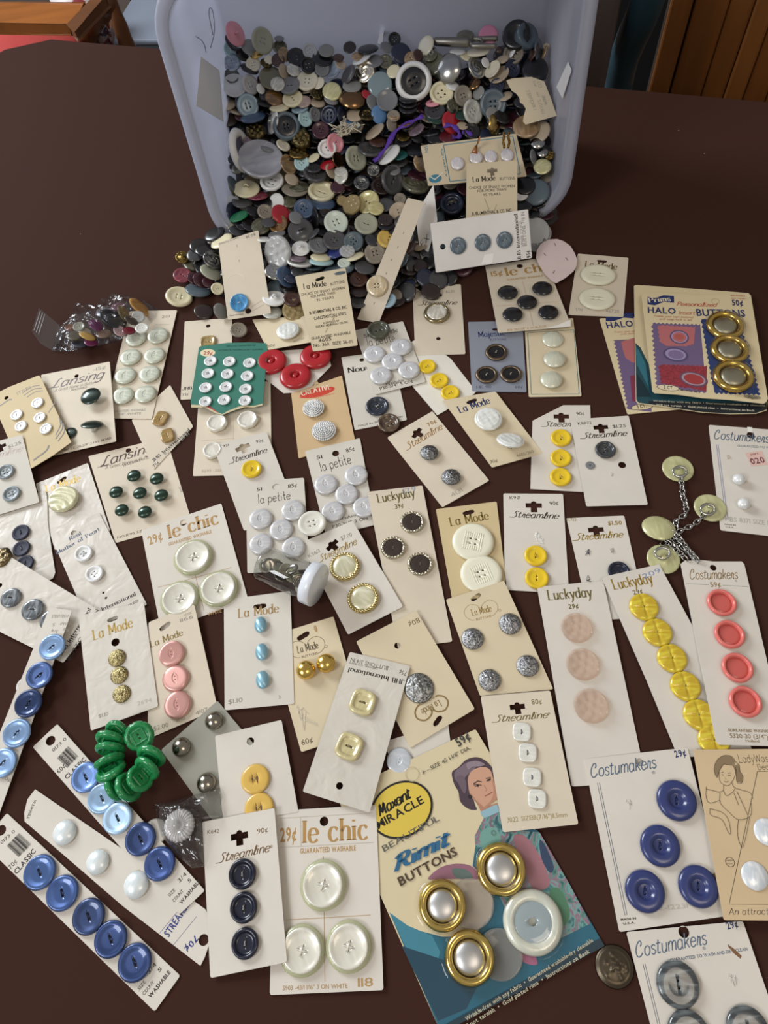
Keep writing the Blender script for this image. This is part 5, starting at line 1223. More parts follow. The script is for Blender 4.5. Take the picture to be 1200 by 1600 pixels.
classic('narrow strip of five blue buttons slanting over the marbled grey button card', 'p', [(78, 949), (113, 954), (-8, 1292), (-46, 1262)], (7.8, 7.2, 1.2, 1.2),
        [(81.5, 1011, 42, CB[0], 55), (61.7, 1055, 43, CB[1], 55), (44.5, 1099, 44.5, CB[2], 75), (26.5, 1145.5, 45, CB[3], 60), (4.5, 1192, 45, CB[4], 60)],
        [('sans', 'WASHABLE', 109, 960, 82, 961, 5.5, GRY), ('sans', 'COUNT', 110.5, 974, 95, 972, 4.5, GRY), ('sans', '5', 87, 974, 83, 974, 5, GRY), ('sans', 'SIZE', 109, 984, 100, 981, 4.5, GRY), ('sans', '3/4', 92, 985, 82, 983, 5, GRY), ('sans', '60¢', 2, 1216, 16, 1222, 6, GRY)])
XB = []
classic('narrow strip of five blue buttons partly under the green button ring', 'c6', [(172, 158), (300, 38), (1068, 905), (935, 1030)], 1.3,
        [(447, 315, 156, 'ca:6888c0:.4', 75), (532, 425, 156, 'ca:a3c4e8:.1', 75), (613, 528, 160, 'ca:b4d2f0:.0', 75), (732, 637, 165, 'ca:34497a:1.2', 75), (832, 765, 166, 'ca:364e86:.9', 75)],  # same blue pearl, with lit and unlit tones painted button by button
        [('sans', '0173 0', 280, 185, 350, 118, 16, DRK), ('bold', 'CLASSIC', 350, 328, 452, 226, 22, DRK), ('sans', '60¢', 308, 298, 345, 260, 22, DRK), ('sans', 'SIZE', 884, 940, 916, 905, 16, DRK), ('sans', '3/4', 937, 865, 975, 822, 20, DRK), ('sans', 'COUNT', 908, 967, 958, 910, 16, DRK), ('sans', '5', 988, 865, 1000, 850, 18, DRK), ('bold', 'WASHABLE', 947, 978, 1045, 858, 17, DRK), ('sans', '27321', 320, 205, 360, 250, 12, DRK)] +
        bars(300, 215, 58, -62, 52, 52, 22, DRK), holes=[('o', 265, 125, 25)])
classic('narrow card strip of five dark blue buttons, nearest the camera corner', 'c6', [(-92, 655), (38, 502), (940, 1348), (807, 1535)], .4,
        [(207, 810, 172, 'ca:4c6aa2:.5', 70), (325, 918, 172, 'ca:44609a:.5', 60), (462, 1040, 174, 'ca:2c406c:1.3', 65), (577, 1158, 176, 'ca:30477a:1.1', 65), (702, 1280, 180, 'ca:30477a:1.1', 65)],  # same blue pearl again, highlight and dark side put into each colour
        [('sans', '0173 0', 10, 665, 82, 600, 16, DRK), ('bold', 'CLASSIC', 88, 822, 190, 702, 24, DRK), ('sans', '70¢', 58, 796, 92, 756, 22, DRK), ('sans', 'SIZE', 728, 1425, 762, 1382, 17, DRK), ('sans', '3/4', 780, 1340, 818, 1292, 20, DRK), ('sans', 'COUNT', 752, 1452, 806, 1385, 17, DRK), ('sans', '5', 830, 1332, 846, 1314, 18, DRK), ('bold', 'WASHABLE', 786, 1466, 890, 1332, 19, DRK)] +
        bars(38, 672, 66, -68, 62, 58, 24, DRK), holes=[('o', 8, 592, 26)])
card('long white card of three milky glass domed buttons with blue lettering at its end', 'c6', [(185, 378), (1092, 1030), (1045, 1297), (130, 545)], .4, 'w', outline=[(130, 545), (128, 500), (145, 430), (185, 378), (640, 690), (1070, 1002), (1100, 1060), (1092, 1180), (1068, 1252), (1045, 1297), (640, 985), (380, 760)],
     holes=[('o', 1062, 1162, 27)], prints=[('line', [(832, 1128), (950, 985)], 2, '3d4c86'), ('line', [(905, 1188), (1025, 1040)], 2, '3d4c86'), ('bold', 'STREAMLINE', 880, 1150, 1010, 950, 36, '28387c'), ('bold', '70¢', 1018, 1135, 960, 1205, 30, '28387c'), ('sans', 'WASHABLE', 178, 432, 140, 530, 14, DRK)],
     btns=[('cab', 333, 603, 124, 'pe:eff3f2:dfe9ec', dict(h=.9, lift=.8)), ('cab', 505, 757, 122, 'pe:eff3f2:dfe9ec', dict(h=.9, lift=.8)), ('cab', 707, 875, 132, 'pe:eff3f2:dfe9ec', dict(h=.9, lift=.8))])
card('glossy crinkled white card of three small embossed gold buttons', 'c1', [(492, 330), (900, 245), (990, 895), (570, 1048)], (4.8, 3.8, 2.2, .8), 'w', gloss=.6, stain=.1, holes=[('o', 723, 495, 26), ('q', 705, 350, 70, 10)],
     prints=[('roman', 'La Mode', 588, 482, 840, 396, 62, gold_ink), ('sans', '2694', 862, 892, 950, 866, 26, 'b5afa2'), ('sans', '$1.10', 618, 968, 680, 950, 22, GRY)],
     btns=[('crest', 728, 590, 112, 'my:cdbc88', dict(a=20, h=.8)), ('crest', 742, 697, 112, 'my:cdbc88', dict(a=110, h=.8)), ('crest', 757, 815, 114, 'my:cdbc88', dict(a=200, h=.8))])
card('cream card of three pink pearl eye buttons', 'c2', [(90, 290), (375, 180), (522, 830), (85, 1020)], (2.6, 4.6, .6, .4), 'n', holes=[('q', 193, 315, 80, 18)],
     prints=[('sans', '1166', 288, 291, 370, 264, 22, GRY), ('sans', 'HOOK', 312, 254, 362, 236, 14, GRY), ('roman', 'La Mode', 105, 448, 312, 368, 40, '8f7a48'), ('sans', '4107', 386, 872, 462, 845, 26, GRY), ('sans', '$2.00', 122, 970, 215, 942, 28, GRY), ('sans', 'STYLE', 264, 912, 322, 897, 15, GRY)],
     btns=[('eye', x, y, d, 'ca:dba59c:' + a_, dict(a=85, th='a86a64', tz=-.1)) for x, y, d, a_ in ((233, 485, 166, '.3'), (258, 640, 170, '.5'), (270, 805, 174, '.4'))])
card('white card of three sky-blue oval cabochon buttons', 'c2', [(560, 150), (975, 95), (1000, 800), (565, 840)], 1.2, 'w', gloss=.25, holes=[('q', 785, 190, 84)],
     prints=[('roman', 'La Mode', 652, 264, 910, 228, 58, 'a5895a'), ('sans', '$1.10', 587, 803, 678, 787, 28, GRY), ('sans', '3', 902, 770, 914, 768, 22, GRY)],
     btns=[('cab', x, y, d, 'ca:8fbdd0:1.4', dict(a=90, sy=.72, lift=2, h=.8)) for x, y, d in ((787, 302, 108), (794, 472, 112), (799, 646, 116))])
c6f, c6r = card('aged cream card of two shiny gold ball buttons', 'c3', [(77, 355), (455, 238), (645, 908), (265, 1033)], .7, 'c', holes=[('q', 277, 352, 82, 16)],
     prints=logo_heart(300, 420, 200, -14, '5c4d3a') + [('ring', (410, 413), 9, 2, '5c4d3a'), ('sans', '60¢', 270, 993, 335, 972, 32, '5c4d3a'), ('oval', (350, 310), (356, 330), .4, 'b09468')],
     btns=[('ball', 295, 557, 112, 'me:e6c26a', dict(h=.85)), ('ball', 412, 517, 112, 'me:e6c26a', dict(h=.85))])
stitch(c6f, c6r, 300, 820, 110, seed=12)
card('cream card of two cream square buttons, lettered upside down at its far end', 'p', [(546.7, 1019), (641, 1041), (577.5, 1270), (473, 1237)], (4.2, 4.2, 4.9, 4.9), 'wg', gloss=.35, holes=[('o', 530.6, 1228, 5.5)],
     prints=[('roman', 'JHB International', 632, 1063, 544, 1043, 7.5, DRK), ('sans', 'BUTTONS 3/4 IN', 607, 1041.5, 549, 1028, 6.5, '6a665c'), ('sans', '75¢', 636, 1050, 625, 1047, 7, '4a463c'), ('sans', 'DENVER, CO 80221', 590, 1044, 546, 1034.5, 2.8, '6a665c')],
     btns=[('square2', 566.7, 1097.5, 43, 'pe:d9cea0:cbbf8e', dict(a=-5, h=1.0, th='8a7f5c')), ('square2', 545.5, 1166.5, 44, 'pe:d9cea0:cbbf8e', dict(a=-8, h=1.0, th='8a7f5c'))])
card('aged cream card with one large silver crest button, lettered upside down', 'p', [(556.5, 1002.7), (650, 954), (742, 1108), (641, 1169)], (3.2, 4.0, 1.2, 1.0), 'c', holes=[('o', 621, 1009, 5), ('q', 684, 1127, 20, 205)],
     prints=logo_heart(674, 1106, 52, 152, '8a7248') + [('sans', '80¢', 653.5, 965, 637, 973, 8, '7a6a48')],
     btns=[('crest', 654.7, 1074.5, 46, 'my:c3c4c2', dict(sy=1.05, h=.7))])
card('grey-taupe card of three plain silver domed buttons', 'p', [(252, 1172), (340, 1095), (438, 1212), (345, 1300)], (.5, 1.9, .6, .5), 'g',
     btns=[('high', 334, 1125.5, 29, 'me:9c968a', dict(lift=1)), ('high', 283, 1167, 30, 'me:9c968a', dict(lift=1)), ('high', 322, 1223, 31, 'me:9c968a', dict(lift=1))])
card('plain white card of two pale yellow buttons with carved slots', 'c7', [(308, 160), (640, 80), (725, 540), (350, 600)], 1.8, 'w', stain=.5, holes=[('o', 485, 187, 19)],
     btns=[('slots2', 508, 375, 146, 'pl:dfb85c', dict(a=0, h=.9, th='c9a870', ts='x')), ('slots2', 527, 520, 148, 'pl:dfb85c', dict(a=0, h=.8, th='c9a870', ts='x'))])
card('white card corner between the two upside-down lettered cards and the printed package', 'p', [(598, 1160), (700, 1128), (705, 1170), (625, 1215)], .1, 'wg')
cpf, cpr = card('white card of two small round pearls with a pink price tag stuck on', 'b8', [(735, 122), (1300, 165), (1385, 1010), (828, 945)], .5, 'w', holes=[('o', 1063, 202, 30)],
     prints=[('script', 'Costumakers', 775, 232, 1210, 262, 84, '5b6b7d'), ('sans', 'GUARANTEED TO WASH', 960, 293, 1260, 312, 18, '5b6b7d'), ('line', [(795, 275), (872, 868)], 4, '7a80a8'), ('line', [(808, 275), (886, 866)], 4, '7a80a8'),
             ('poly', [(1020, 342), (1150, 325), (1197, 434), (1068, 447)], 'ddb9ae'), ('bold', 'DEPT.', 1065, 362, 1132, 352, 13, '6a3c48'), ('bold', '020', 1070, 430, 1178, 415, 48, '6a3c48'), ('sans', 'MBS 8371 SIZE 10', 865, 872, 1230, 908, 36, 'b2aca2'), ('sans', 'MADE IN', 860, 903, 946, 911, 10, DRK), ('sans', 'U.S.A.', 870, 924, 935, 930, 10, DRK),
             ('poly', [(1035, 138), (1075, 142), (1078, 180), (1040, 178)], 'ece9e2')],
     btns=[('pearl_ball', 965, 555, 92, 'pe:f2f3f2:dcdfe0', dict(h=.85)), ('pearl_ball', 1004, 745, 92, 'pe:f2f3f2:dcdfe0', dict(h=.85))])
stitch(cpf, cpr, 893, 372, 34, 'b9a894', 7)
# ------------------------------------------------------------------ table, floor, things behind
def box(a, b, c, d, z0, z1):                        # quad footprint (mm) -> prism
    V = [(p[0] * S, p[1] * S, z * S) for z in (z0, z1) for p in (a, b, c, d)]
    return V, [(3, 2, 1, 0), (4, 5, 6, 7), (0, 1, 5, 4), (1, 2, 6, 5), (2, 3, 7, 6), (3, 0, 4, 7)]


def bev(o, w_=2.0, seg=2):
    m = o.modifiers.new('b', 'BEVEL'); m.width = w_ * S; m.segments = seg; m.limit_method = 'ANGLE'; return o


floor_m = matte('5b4f49', .9, .4, 6, .8, name='floor_carpet')
link('floor', mesh('floor', [(-3.5, -1.5, -.74), (3.5, -1.5, -.74), (3.5, 3.6, -.74), (-3.5, 3.6, -.74)], [(0, 1, 2, 3)], [floor_m], False), kind='structure')
link('wall_back', mesh('wall_back', [(-3.5, 3.6, -.74), (3.5, 3.6, -.74), (3.5, 3.6, 1.7), (-3.5, 3.6, 1.7)], [(0, 1, 2, 3)], [matte('8a8078', .9, .2, 4, .9, name='wall_paint')], False), kind='structure')
OUT = [(-334, 1019), (-392, 1010), (-440, 960), (-760, 200), (-700, -380), (980, -380), (980, 457)]
tk = link('tablecloth', None, label='plain dark brown cloth covering the table under all the buttons', cat='tablecloth')
tk.empty_display_size = .1
V, Fc = [], []
cx = sum(p[0] for p in OUT) / len(OUT); cy = sum(p[1] for p in OUT) / len(OUT)
fine = []
for i, p in enumerate(OUT):
    q = OUT[(i + 1) % len(OUT)]
    for k in range(12): t = k / 12; fine.append((p[0] + (q[0] - p[0]) * t, p[1] + (q[1] - p[1]) * t))
n = len(fine)
for li, (off, z) in enumerate([(0, 0), (2.5, -.8), (4, -3), (4.5, -8), (8, -120), (14, -260)]):
    for i, (x, y) in enumerate(fine):
        dx, dy = x - cx, y - cy; L = math.hypot(dx, dy); o_ = off + (6 * math.sin(i * .9) if li > 3 else 0)
        V.append(((x + dx / L * o_) * S, (y + dy / L * o_) * S, z * S))
Fc.append(tuple(range(n)))
for li in range(5):
    for i in range(n): j = (i + 1) % n; Fc.append((li * n + i, (li + 1) * n + i, (li + 1) * n + j, li * n + j))
cm = matte('3d251e', .85, .2, 9, .9, name='brown_cloth', bump=.05)
cm.node_tree.nodes['Principled BSDF'].inputs['Specular IOR Level'].default_value = .1
me = mesh('cloth', V, Fc, [cm]); me.polygons[0].use_smooth = False
link('cloth', me, tk)
tb = link('table', None, label='table hidden under the dark brown cloth', cat='table')
tm = matte('4b3424', .5, .4, 6, name='table_wood')
ins = [(cx + (x - cx) * .985, cy + (y - cy) * .985) for x, y in OUT]
link('tabletop', mesh('tabletop', *prism(ins, [], -28, -3), [tm], False), tb)
for x, y in ((-620, 200), (-400, 880), (880, 420), (880, -300), (-620, -300)):
    link('leg', mesh('leg', *box((x - 25, y - 25), (x + 25, y - 25), (x + 25, y + 25), (x - 25, y + 25), -740, -28), [tm], False), tb)

# chair of orange wood behind the far corner
wood = matte('a0602a', .35, .6, 7, .6, stretch=(1, 7, 1), name='orange_wood'); woodd = matte('6e4426', .4, .6, 7, .6, stretch=(1, 7, 1), name='brown_wood')
ch = link('wooden_chair', None, label='orange-brown wooden chair with turned legs behind the table corner', cat='chair')


def slab(pts, z, th, m, name, par):
    ps = [at(x, y, z) for x, y in pts]; return bev(link(name, mesh(name, *prism([(p.x, p.y) for p in ps][::-1], [], z - th, z), [m], False), par), 3)


slab([(-60, 4), (132, 6), (114, 36), (-60, 33)], -180, 20, wood, 'rail', ch)
slab([(106, 38), (116, 48), (166, -4), (152, -10)], -178, 16, woodd, 'rail', ch)


def spindle(a, b, r, par, m, name):
    a, b = Vector(a), Vector(b); prof = [1, 1, .7, 1.25, .7, .9, 1.1, 1.15, 1.0, .8, 1.3, .75, .9, 1]
    P = [a + (b - a) * (i / (len(prof) * 2 - 1)) for i in range(len(prof) * 2)]
    V, Fc = tube([p * S for p in P], [r * S * prof[i // 2] for i in range(len(P))], 14); link(name, mesh(name, V, Fc, [m]), par)


p = at(184, 30, -300); spindle((p.x, p.y, -740), (p.x, p.y, -60), 16, ch, woodd, 'leg')
spindle(at(166, 4, -190), at(131, 60, -330), 17, ch, woodd, 'leg')
p = at(60, 120, -330); spindle((p.x, p.y, -740), (p.x, p.y, -330), 16, ch, woodd, 'leg')
# cushion
c0 = at(62, 72, -330)
V, Fc = [], []
for z, r in ((-372, .8), (-366, .96), (-345, 1), (-325, .95), (-312, .8), (-306, .4)):
    for k in range(40):
        t = 2 * math.pi * k / 40; q = superell(5)(t) * r; V.append(((c0.x + 105 * q * math.cos(t)) * S, (c0.y + 120 * q * math.sin(t)) * S, z * S))
for i in range(5):
    for k in range(40): l = (k + 1) % 40; Fc.append((i * 40 + k, i * 40 + l, (i + 1) * 40 + l, (i + 1) * 40 + k))
Fc.append(tuple(range(200, 240))); Fc.append(tuple(range(40))[::-1])
cu = link('seat_cushion', mesh('seat_cushion', V, Fc, [matte('a8332e', .85, .3, 30, .8, name='red_cloth')]), label='red seat cushion on the wooden chair behind the table', cat='cushion')
link('seat', mesh('seat', *box((c0.x - 130, c0.y - 130), (c0.x + 130, c0.y - 130), (c0.x + 130, c0.y + 160), (c0.x - 130, c0.y + 160), -395, -373), [woodd], False), ch)
# patterned cloth hanging by the chair
V, Fc = [], []
for i in range(9):
    x, y = 140 + i * 3.6, 24
    for j in range(6):
        p = at(x + j * 2, y + j * 10, -250 - j * 26); p = p + Vector((0, 8 * math.sin(i * 1.3), 0)); V.append(p * S)
for i in range(8):
    for j in range(5): a = i * 6 + j; Fc.append((a, a + 6, a + 7, a + 1))
m, t, b, o = base_mat('flowered_cloth')
vn = t.nodes.new('ShaderNodeTexVoronoi'); vn.inputs['Scale'].default_value = 60; tcn = t.nodes.new('ShaderNodeTexCoord'); t.links.new(tcn.outputs['Object'], vn.inputs['Vector'])
rp = t.nodes.new('ShaderNodeValToRGB'); rp.color_ramp.interpolation = 'CONSTANT'
for i, (ps, hx) in enumerate(((0, 'd8d2d0'), (.35, '8c2f3a'), (.6, 'cfc6c8'), (.8, '3d3f66'))):
    e = rp.color_ramp.elements[i] if i < 2 else rp.color_ramp.elements.new(ps); e.position = ps; e.color = lin(hx)
sx = t.nodes.new('ShaderNodeSeparateColor'); t.links.new(vn.outputs['Color'], sx.inputs[0]); t.links.new(sx.outputs[0], rp.inputs[0]); t.links.new(rp.outputs[0], b.inputs['Base Color'])
fl = link('flowered_cloth', mesh('flowered_cloth', V, Fc, [m]), label='white cloth with red and blue flowers hanging beside the wooden chair', cat='cloth')
sm_ = fl.modifiers.new('s', 'SOLIDIFY'); sm_.thickness = .004
V2 = []
fl2 = link('flowered_cloth', mesh('flowered_cloth', [at(x, y, -330) * S for x, y in ((70, -20), (150, -20), (140, 5), (80, 6))], [(3, 2, 1, 0)], [m]), label='flowered cloth folded on the floor side of the wooden chair rail', cat='cloth')
fl2.modifiers.new('s', 'SOLIDIFY').thickness = .02
# storage tubs on the floor behind
def tub(px0, px1, py, z0, z1, depth, m, label, lidm=None, name='storage_tub', cat='tub', zr=None):
    a, b = at(px0, py, z1 if zr is None else zr), at(px1, py, z1 if zr is None else zr); e = (b - a).normalized(); nrm = Vector((-e.y, e.x, 0)); a2, b2 = a + nrm * depth, b + nrm * depth
    r = link(name, None, label=label, cat=cat)
    bev(link('body', mesh('body', *box(a, b, b2, a2, z0, z1 - 12), [m], False), r), 8)
    g = 8
    bev(link('lid', mesh('lid', *box(a - e * g - nrm * g, b + e * g - nrm * g, b2 + e * g + nrm * g, a2 - e * g + nrm * g, z1 - 12, z1), [lidm or m], False), r), 4)


tub(172, 300, 60, -740, -420, 260, matte('6d7480', .4, .3, 8, name='tub_plastic'), 'blue-grey plastic storage tub on the floor behind the wooden chair', matte('8790a0', .4, .2, 8, name='tub_lid'))
tub(196, 262, -14, -740, -560, 200, matte('332226', .5, .3, 8, name='dark_tub'), 'dark maroon storage tub behind the blue-grey one')
# right: pale box, teal chair, plank cabinet
tub(880, 945, 141, -740, 330, 60, matte('50433f', .9, .3, 8, name='box_card'), 'tall grey-brown box standing beyond the table, beside the teal chair', name='storage_box', cat='box', zr=-60)
tub(925, 1040, 60, -740, 560, 120, matte('0d0b0c', .8, .2, 8, name='painted_shade'), 'tall black panel standing in for the shade behind the teal chair', name='shade_panel', cat='cabinet', zr=-330)  # black slab added to paint the deep shade around the teal chair
pts = [(964, 178, -150), (966, 135, -110), (973, 98, -70), (987, 60, -30), (1004, 22, 10), (1018, -20, 45), (1026, -70, 80)]
P = [at(x, y, z) for x, y, z in pts]
V, Fc = tube([q * S for q in smooth_pts(P, 5)], .019, 12); tch = link('teal_chair', None, label='teal plastic chair back curving up beyond the table edge', cat='chair')
link('back_frame', mesh('back_frame', V, Fc, [matte('2d4a55', .4, .2, 8, name='teal_plastic')]), tch)
q = P[0]; link('leg', mesh('leg', *box((q.x - 20, q.y - 20), (q.x + 20, q.y - 20), (q.x + 20, q.y + 20), (q.x - 20, q.y + 20), -740, -158), [matte('2d4a55', .4, .2, 8, name='teal_plastic')], False), tch)
cab = link('plank_cabinet', None, label='brown wooden cabinet of upright grooved planks beyond the far table edge', cat='cabinet')
a, b = at(1013, 141, -120), at(1262, 166, -120); e = (b - a).normalized(); nrm = Vector((-e.y, e.x, 0)); L = (b - a).length
pm_ = [matte(h_, .5, .7, 5, .55, stretch=(8, 8, 1), name='plank_wood') for h_ in ('8a5424', '7d4a1c', '85501f')]
cuts = [0, .14, .34, .48, .60, .74, .88, 1]
for i, (u0, u1) in enumerate(zip(cuts, cuts[1:])):
    o_ = (i % 3) * .8; g_ = 1.6 if i == 0 else .3; p0, p1 = a + e * (L * u0 + .3) + nrm * o_, a + e * (L * u1 - g_) + nrm * o_
    bev(link('plank', mesh('plank', *box(p0, p1, p1 + nrm * 20, p0 + nrm * 20, -740, 560), [pm_[i % 3]], False), cab), 3)
link('carcass', mesh('carcass', *box(a + nrm * 22, b + nrm * 22, b + nrm * 300, a + nrm * 300, -740, 558), [matte('2a1a0e', .7, .3, 5, name='dark_wood')], False), cab)

# ------------------------------------------------------------------ the translucent bin on its side
BB = Vector((.9973, -.0735, 0)); BU = Vector((.0069, .0940, .9955)); BN = Vector((.0731, .9929, -.0943)); BLc = Vector((-119, 572, 0))
BW, BH, BD = 328.0, 224.0, 132.0


def binp(s, t, q): return BLc + BB * s + BU * t + BN * q


def rrect(x0, x1, y0, y1, r, k=8):
    out = []
    for cx_, cy_, a0 in ((x1 - r, y0 + r, -90), (x1 - r, y1 - r, 0), (x0 + r, y1 - r, 90), (x0 + r, y0 + r, 180)):
        for i in range(k + 1): t = (a0 + 90 * i / k) * D2R; out.append((cx_ + r * math.cos(t), cy_ + r * math.sin(t)))
    return out


m, t, b, o = base_mat('frosted_plastic')
b.inputs['Base Color'].default_value = lin('c3c6d4'); b.inputs['Roughness'].default_value = .35; b.inputs['Coat Weight'].default_value = .3
tl = t.nodes.new('ShaderNodeBsdfTranslucent'); tl.inputs[0].default_value = lin('dfe2ee'); tr = t.nodes.new('ShaderNodeBsdfTransparent'); tr.inputs[0].default_value = (.9, .91, .95, 1)
m1 = t.nodes.new('ShaderNodeMixShader'); m1.inputs[0].default_value = .40; m2 = t.nodes.new('ShaderNodeMixShader'); m2.inputs[0].default_value = .26
t.links.new(b.outputs[0], m1.inputs[1]); t.links.new(tl.outputs[0], m1.inputs[2]); t.links.new(m1.outputs[0], m2.inputs[1]); t.links.new(tr.outputs[0], m2.inputs[2]); t.links.new(m2.outputs[0], o.inputs[0])
binm = m
bn = link('plastic_bin', None, label='frosted clear plastic bin tipped on its side, spilling loose buttons', cat='bin')


def shell(secs, name, cap, th=1.3):
    V, Fc = [], []
    for ins_, q, r, sh_ in secs:
        for x, y in rrect(ins_ + sh_, BW - ins_ + sh_, ins_, BH - ins_, r): V.append(binp(x, y, q) * S)
    n = 36
    for i in range(len(secs) - 1):
        for k in range(n): l = (k + 1) % n; Fc.append((i * n + k, i * n + l, (i + 1) * n + l, (i + 1) * n + k))
    if cap: Fc.append(tuple((len(secs) - 1) * n + k for k in range(n)))
    o = link(name, mesh(name, V, Fc, [binm]), bn); s_ = o.modifiers.new('s', 'SOLIDIFY'); s_.thickness = th * S; s_.offset = 0
    return o


shell([(9.5, 0, 34, 0), (10.3, 4, 33, .3), (11, 30, 32, 2), (11.8, 60, 31, 4), (13.2, 61, 30, 4), (15, BD - 6, 27, 9), (15.6, BD - 2, 25, 9.5), (18, BD, 22, 10)], 'body', True)
rim = shell([(0, 7, 43, 0), (.3, 1, 43, 0), (1.5, -1, 42, 0), (6.5, -1, 37, 0), (8, .8, 36, 0), (9.5, .5, 34, 0)], 'rim', False, 1.6)
# paper tags caught on the side walls
def scrap(label, pts, zs, col='w', th=.3, name='paper_scrap', prints=(), reg='a1'):
    return card(label, reg, pts[:4] if len(pts) >= 4 else pts, zs, col, outline=pts, thick=th, name=name, cat='paper', prints=prints)


def on_wall(px, py, side, gap=2.5):               # the point just inside a side wall of the bin seen at a pixel
    d = ray(px, py)
    for i in range(400):
        P = CAM + d * ((200 - H) / d.z + i / 400 * ((0 - H) / d.z - (200 - H) / d.z)); v = P - BLc; q = v.dot(BN); s = v.dot(BB)
        if q > 0 and ((side < 0 and s < 10 + 15 * q / BD + gap) or (side > 0 and s > 318 + 2 * q / BD - gap)): return P
        if q > BD: return P
    return P


# ------------------------------------------------------------------ the heap
SA, SB = at(400, 385, 0), at(610, 385, 0)


def heap(x, y):
    v = Vector((x, y, 0)) - BLc; q = v.x * BN.x + v.y * BN.y; s = v.x * BB.x + v.y * BB.y
    z = 0
    w_ = SB - SA; tt = max(0, min(1, ((x - SA.x) * w_.x + (y - SA.y) * w_.y) / w_.length_squared)); d = math.hypot(x - SA.x - w_.x * tt, y - SA.y - w_.y * tt)
    k = 78 if x < SA.x else 92
    z = 36 * max(0, 1 - d / k) ** .8
    if q > -4 and 8 < s < 322:
        edge = min(1, (s - 2) / 25, (326 - s) / 25)
        zi = (12 + 6 * edge + 88 * max(0, q) / BD)
        z = max(z, zi)
    return z


def on_heap(px, py, lift):
    d = ray(px, py); t0 = (180 - H) / d.z; t1 = (0 - H) / d.z; n = 160
    for i in range(n + 1):
        t = t0 + (t1 - t0) * i / n; P = CAM + d * t
        if P.z <= heap(P.x, P.y) + lift or P.z <= 1.0: return P
    return P


COL = {  # key: (material, words)
 'pink': ('pl:e79aa4', 'pink'), 'pink2': ('pl:d58aa6', 'mauve-pink'), 'lblue': ('pl:a9c9cc', 'pale blue'), 'dgrey': ('pl:3a3a3d', 'dark grey'), 'gblue': ('pe:9aa5b4:7f8a9a', 'grey-blue'),
 'sage': ('pl:a9aa95', 'sage green'), 'cgrey': ('cl:9c9c98:.7', 'clear grey'), 'olive': ('pe:6c6a55:54523f', 'olive'), 'grey': ('pl:77787a', 'grey'), 'bblack': ('pl:1f1a18', 'brown-black'),
 'gold': ('me:c7a763', 'gold'), 'ivory': ('pl:ddd6bf', 'ivory'), 'black': ('pl:141417', 'black'), 'tan': ('pe:b59a72:94795a', 'tan'), 'brown': ('pl:4a3128', 'brown'), 'white': ('pl:e6e6e2', 'white'),
 'wclear': ('cl:d9dada:.6', 'clear white'), 'pearlw': ('pe:d8d8ce:b9b9ae', 'pearl white'), 'beige': ('pl:b5a48c', 'beige'), 'dbrown': ('pl:2f221d', 'dark brown'), 'silver': ('me:b9b9b4', 'silver'),
 'bgrey': ('pl:4c4b4c', 'charcoal'), 'slate': ('pl:56646d', 'slate'), 'sclear': ('cl:8fa3a8:.75', 'slate clear'), 'lgrey': ('pl:b9b8b6', 'light grey'), 'oclear': ('cl:86836b:.75', 'olive clear'),
 'dclear': ('cl:4a4c4a:.75', 'smoky clear'), 'amber': ('pe:8e6a3a:6b4d28', 'amber'), 'cream': ('pl:e3dab6', 'cream'), 'pbeige': ('pe:b59f92:9c857a', 'pinkish beige'), 'pyell': ('pe:d6d2a4:c2bd8a', 'pale yellow'),
 'bronze': ('me:8a6a4a', 'bronze'), 'red': ('pl:a8202a', 'red'), 'bblue': ('pl:8ba3ae', 'blue-grey'), 'sblue': ('pl:3f5470', 'slate blue'), 'navy': ('pl:232a3f', 'navy'), 'blue': ('pl:5c86b4', 'blue'),
 'maroon': ('pl:43202a', 'maroon'), 'purple': ('pl:2c1c2c', 'dark purple'), 'mauve': ('pe:8c7a82:6e5d66', 'mauve'), 'pgrey': ('pe:a8a9ad:94959c', 'grey pearl'), 'green': ('pl:1f7a4e', 'green'), 'dgreen': ('pl:1d3a30', 'dark green'),
 'taupe': ('pl:8a8172', 'taupe'), 'dred': ('pl:5c1a22', 'dark red'), 'royal': ('pl:24306c', 'royal blue'), 'rose': ('pe:9c4a58:7a3442', 'rose'), 'mint': ('pl:cfd9cc', 'pale mint'), 'brass': ('mx:8a7340', 'brass'),
 'bgold': ('mx:6d6040', 'black and gold'), 'bwhite': ('mx:9a9a96', 'black and white'), 'yellow': ('pl:d8b65c', 'yellow'), 'yp': ('pe:d9d09a:c2b87e', 'yellow pearl'), 'gclear': ('cl:b5a070:.65', 'golden clear'),
 'teal': ('pl:1f5c58', 'teal'), 'wgold': ('me:d9cfb9', 'white gold'),
}
KND = {'4': ('four', 'four-hole'), '2': ('two', 'two-hole'), 's': ('disc', 'plain'), 'd': ('dome', 'domed'), 'b': ('shank', 'upturned shank'), 'r': ('dish', 'dished'), 'w': ('ring', 'wide-ringed'), 'h': ('hammered', 'pebbled'),
       'm': ('swirl', 'swirled'), 'f': ('fancy', 'ornate'), 'x': ('hex', 'six-sided ornate'), 'g': ('fancy4', 'ornate four-hole'), 'o': ('hoop', 'open ring'), 'c': ('cloth', 'fabric-covered'), 'y': ('cyl', 'thick'), 'k': ('four_rim', 'rimmed four-hole'), 'u': ('two_rim', 'rimmed two-hole'), 'p': ('dish', 'large dished')}
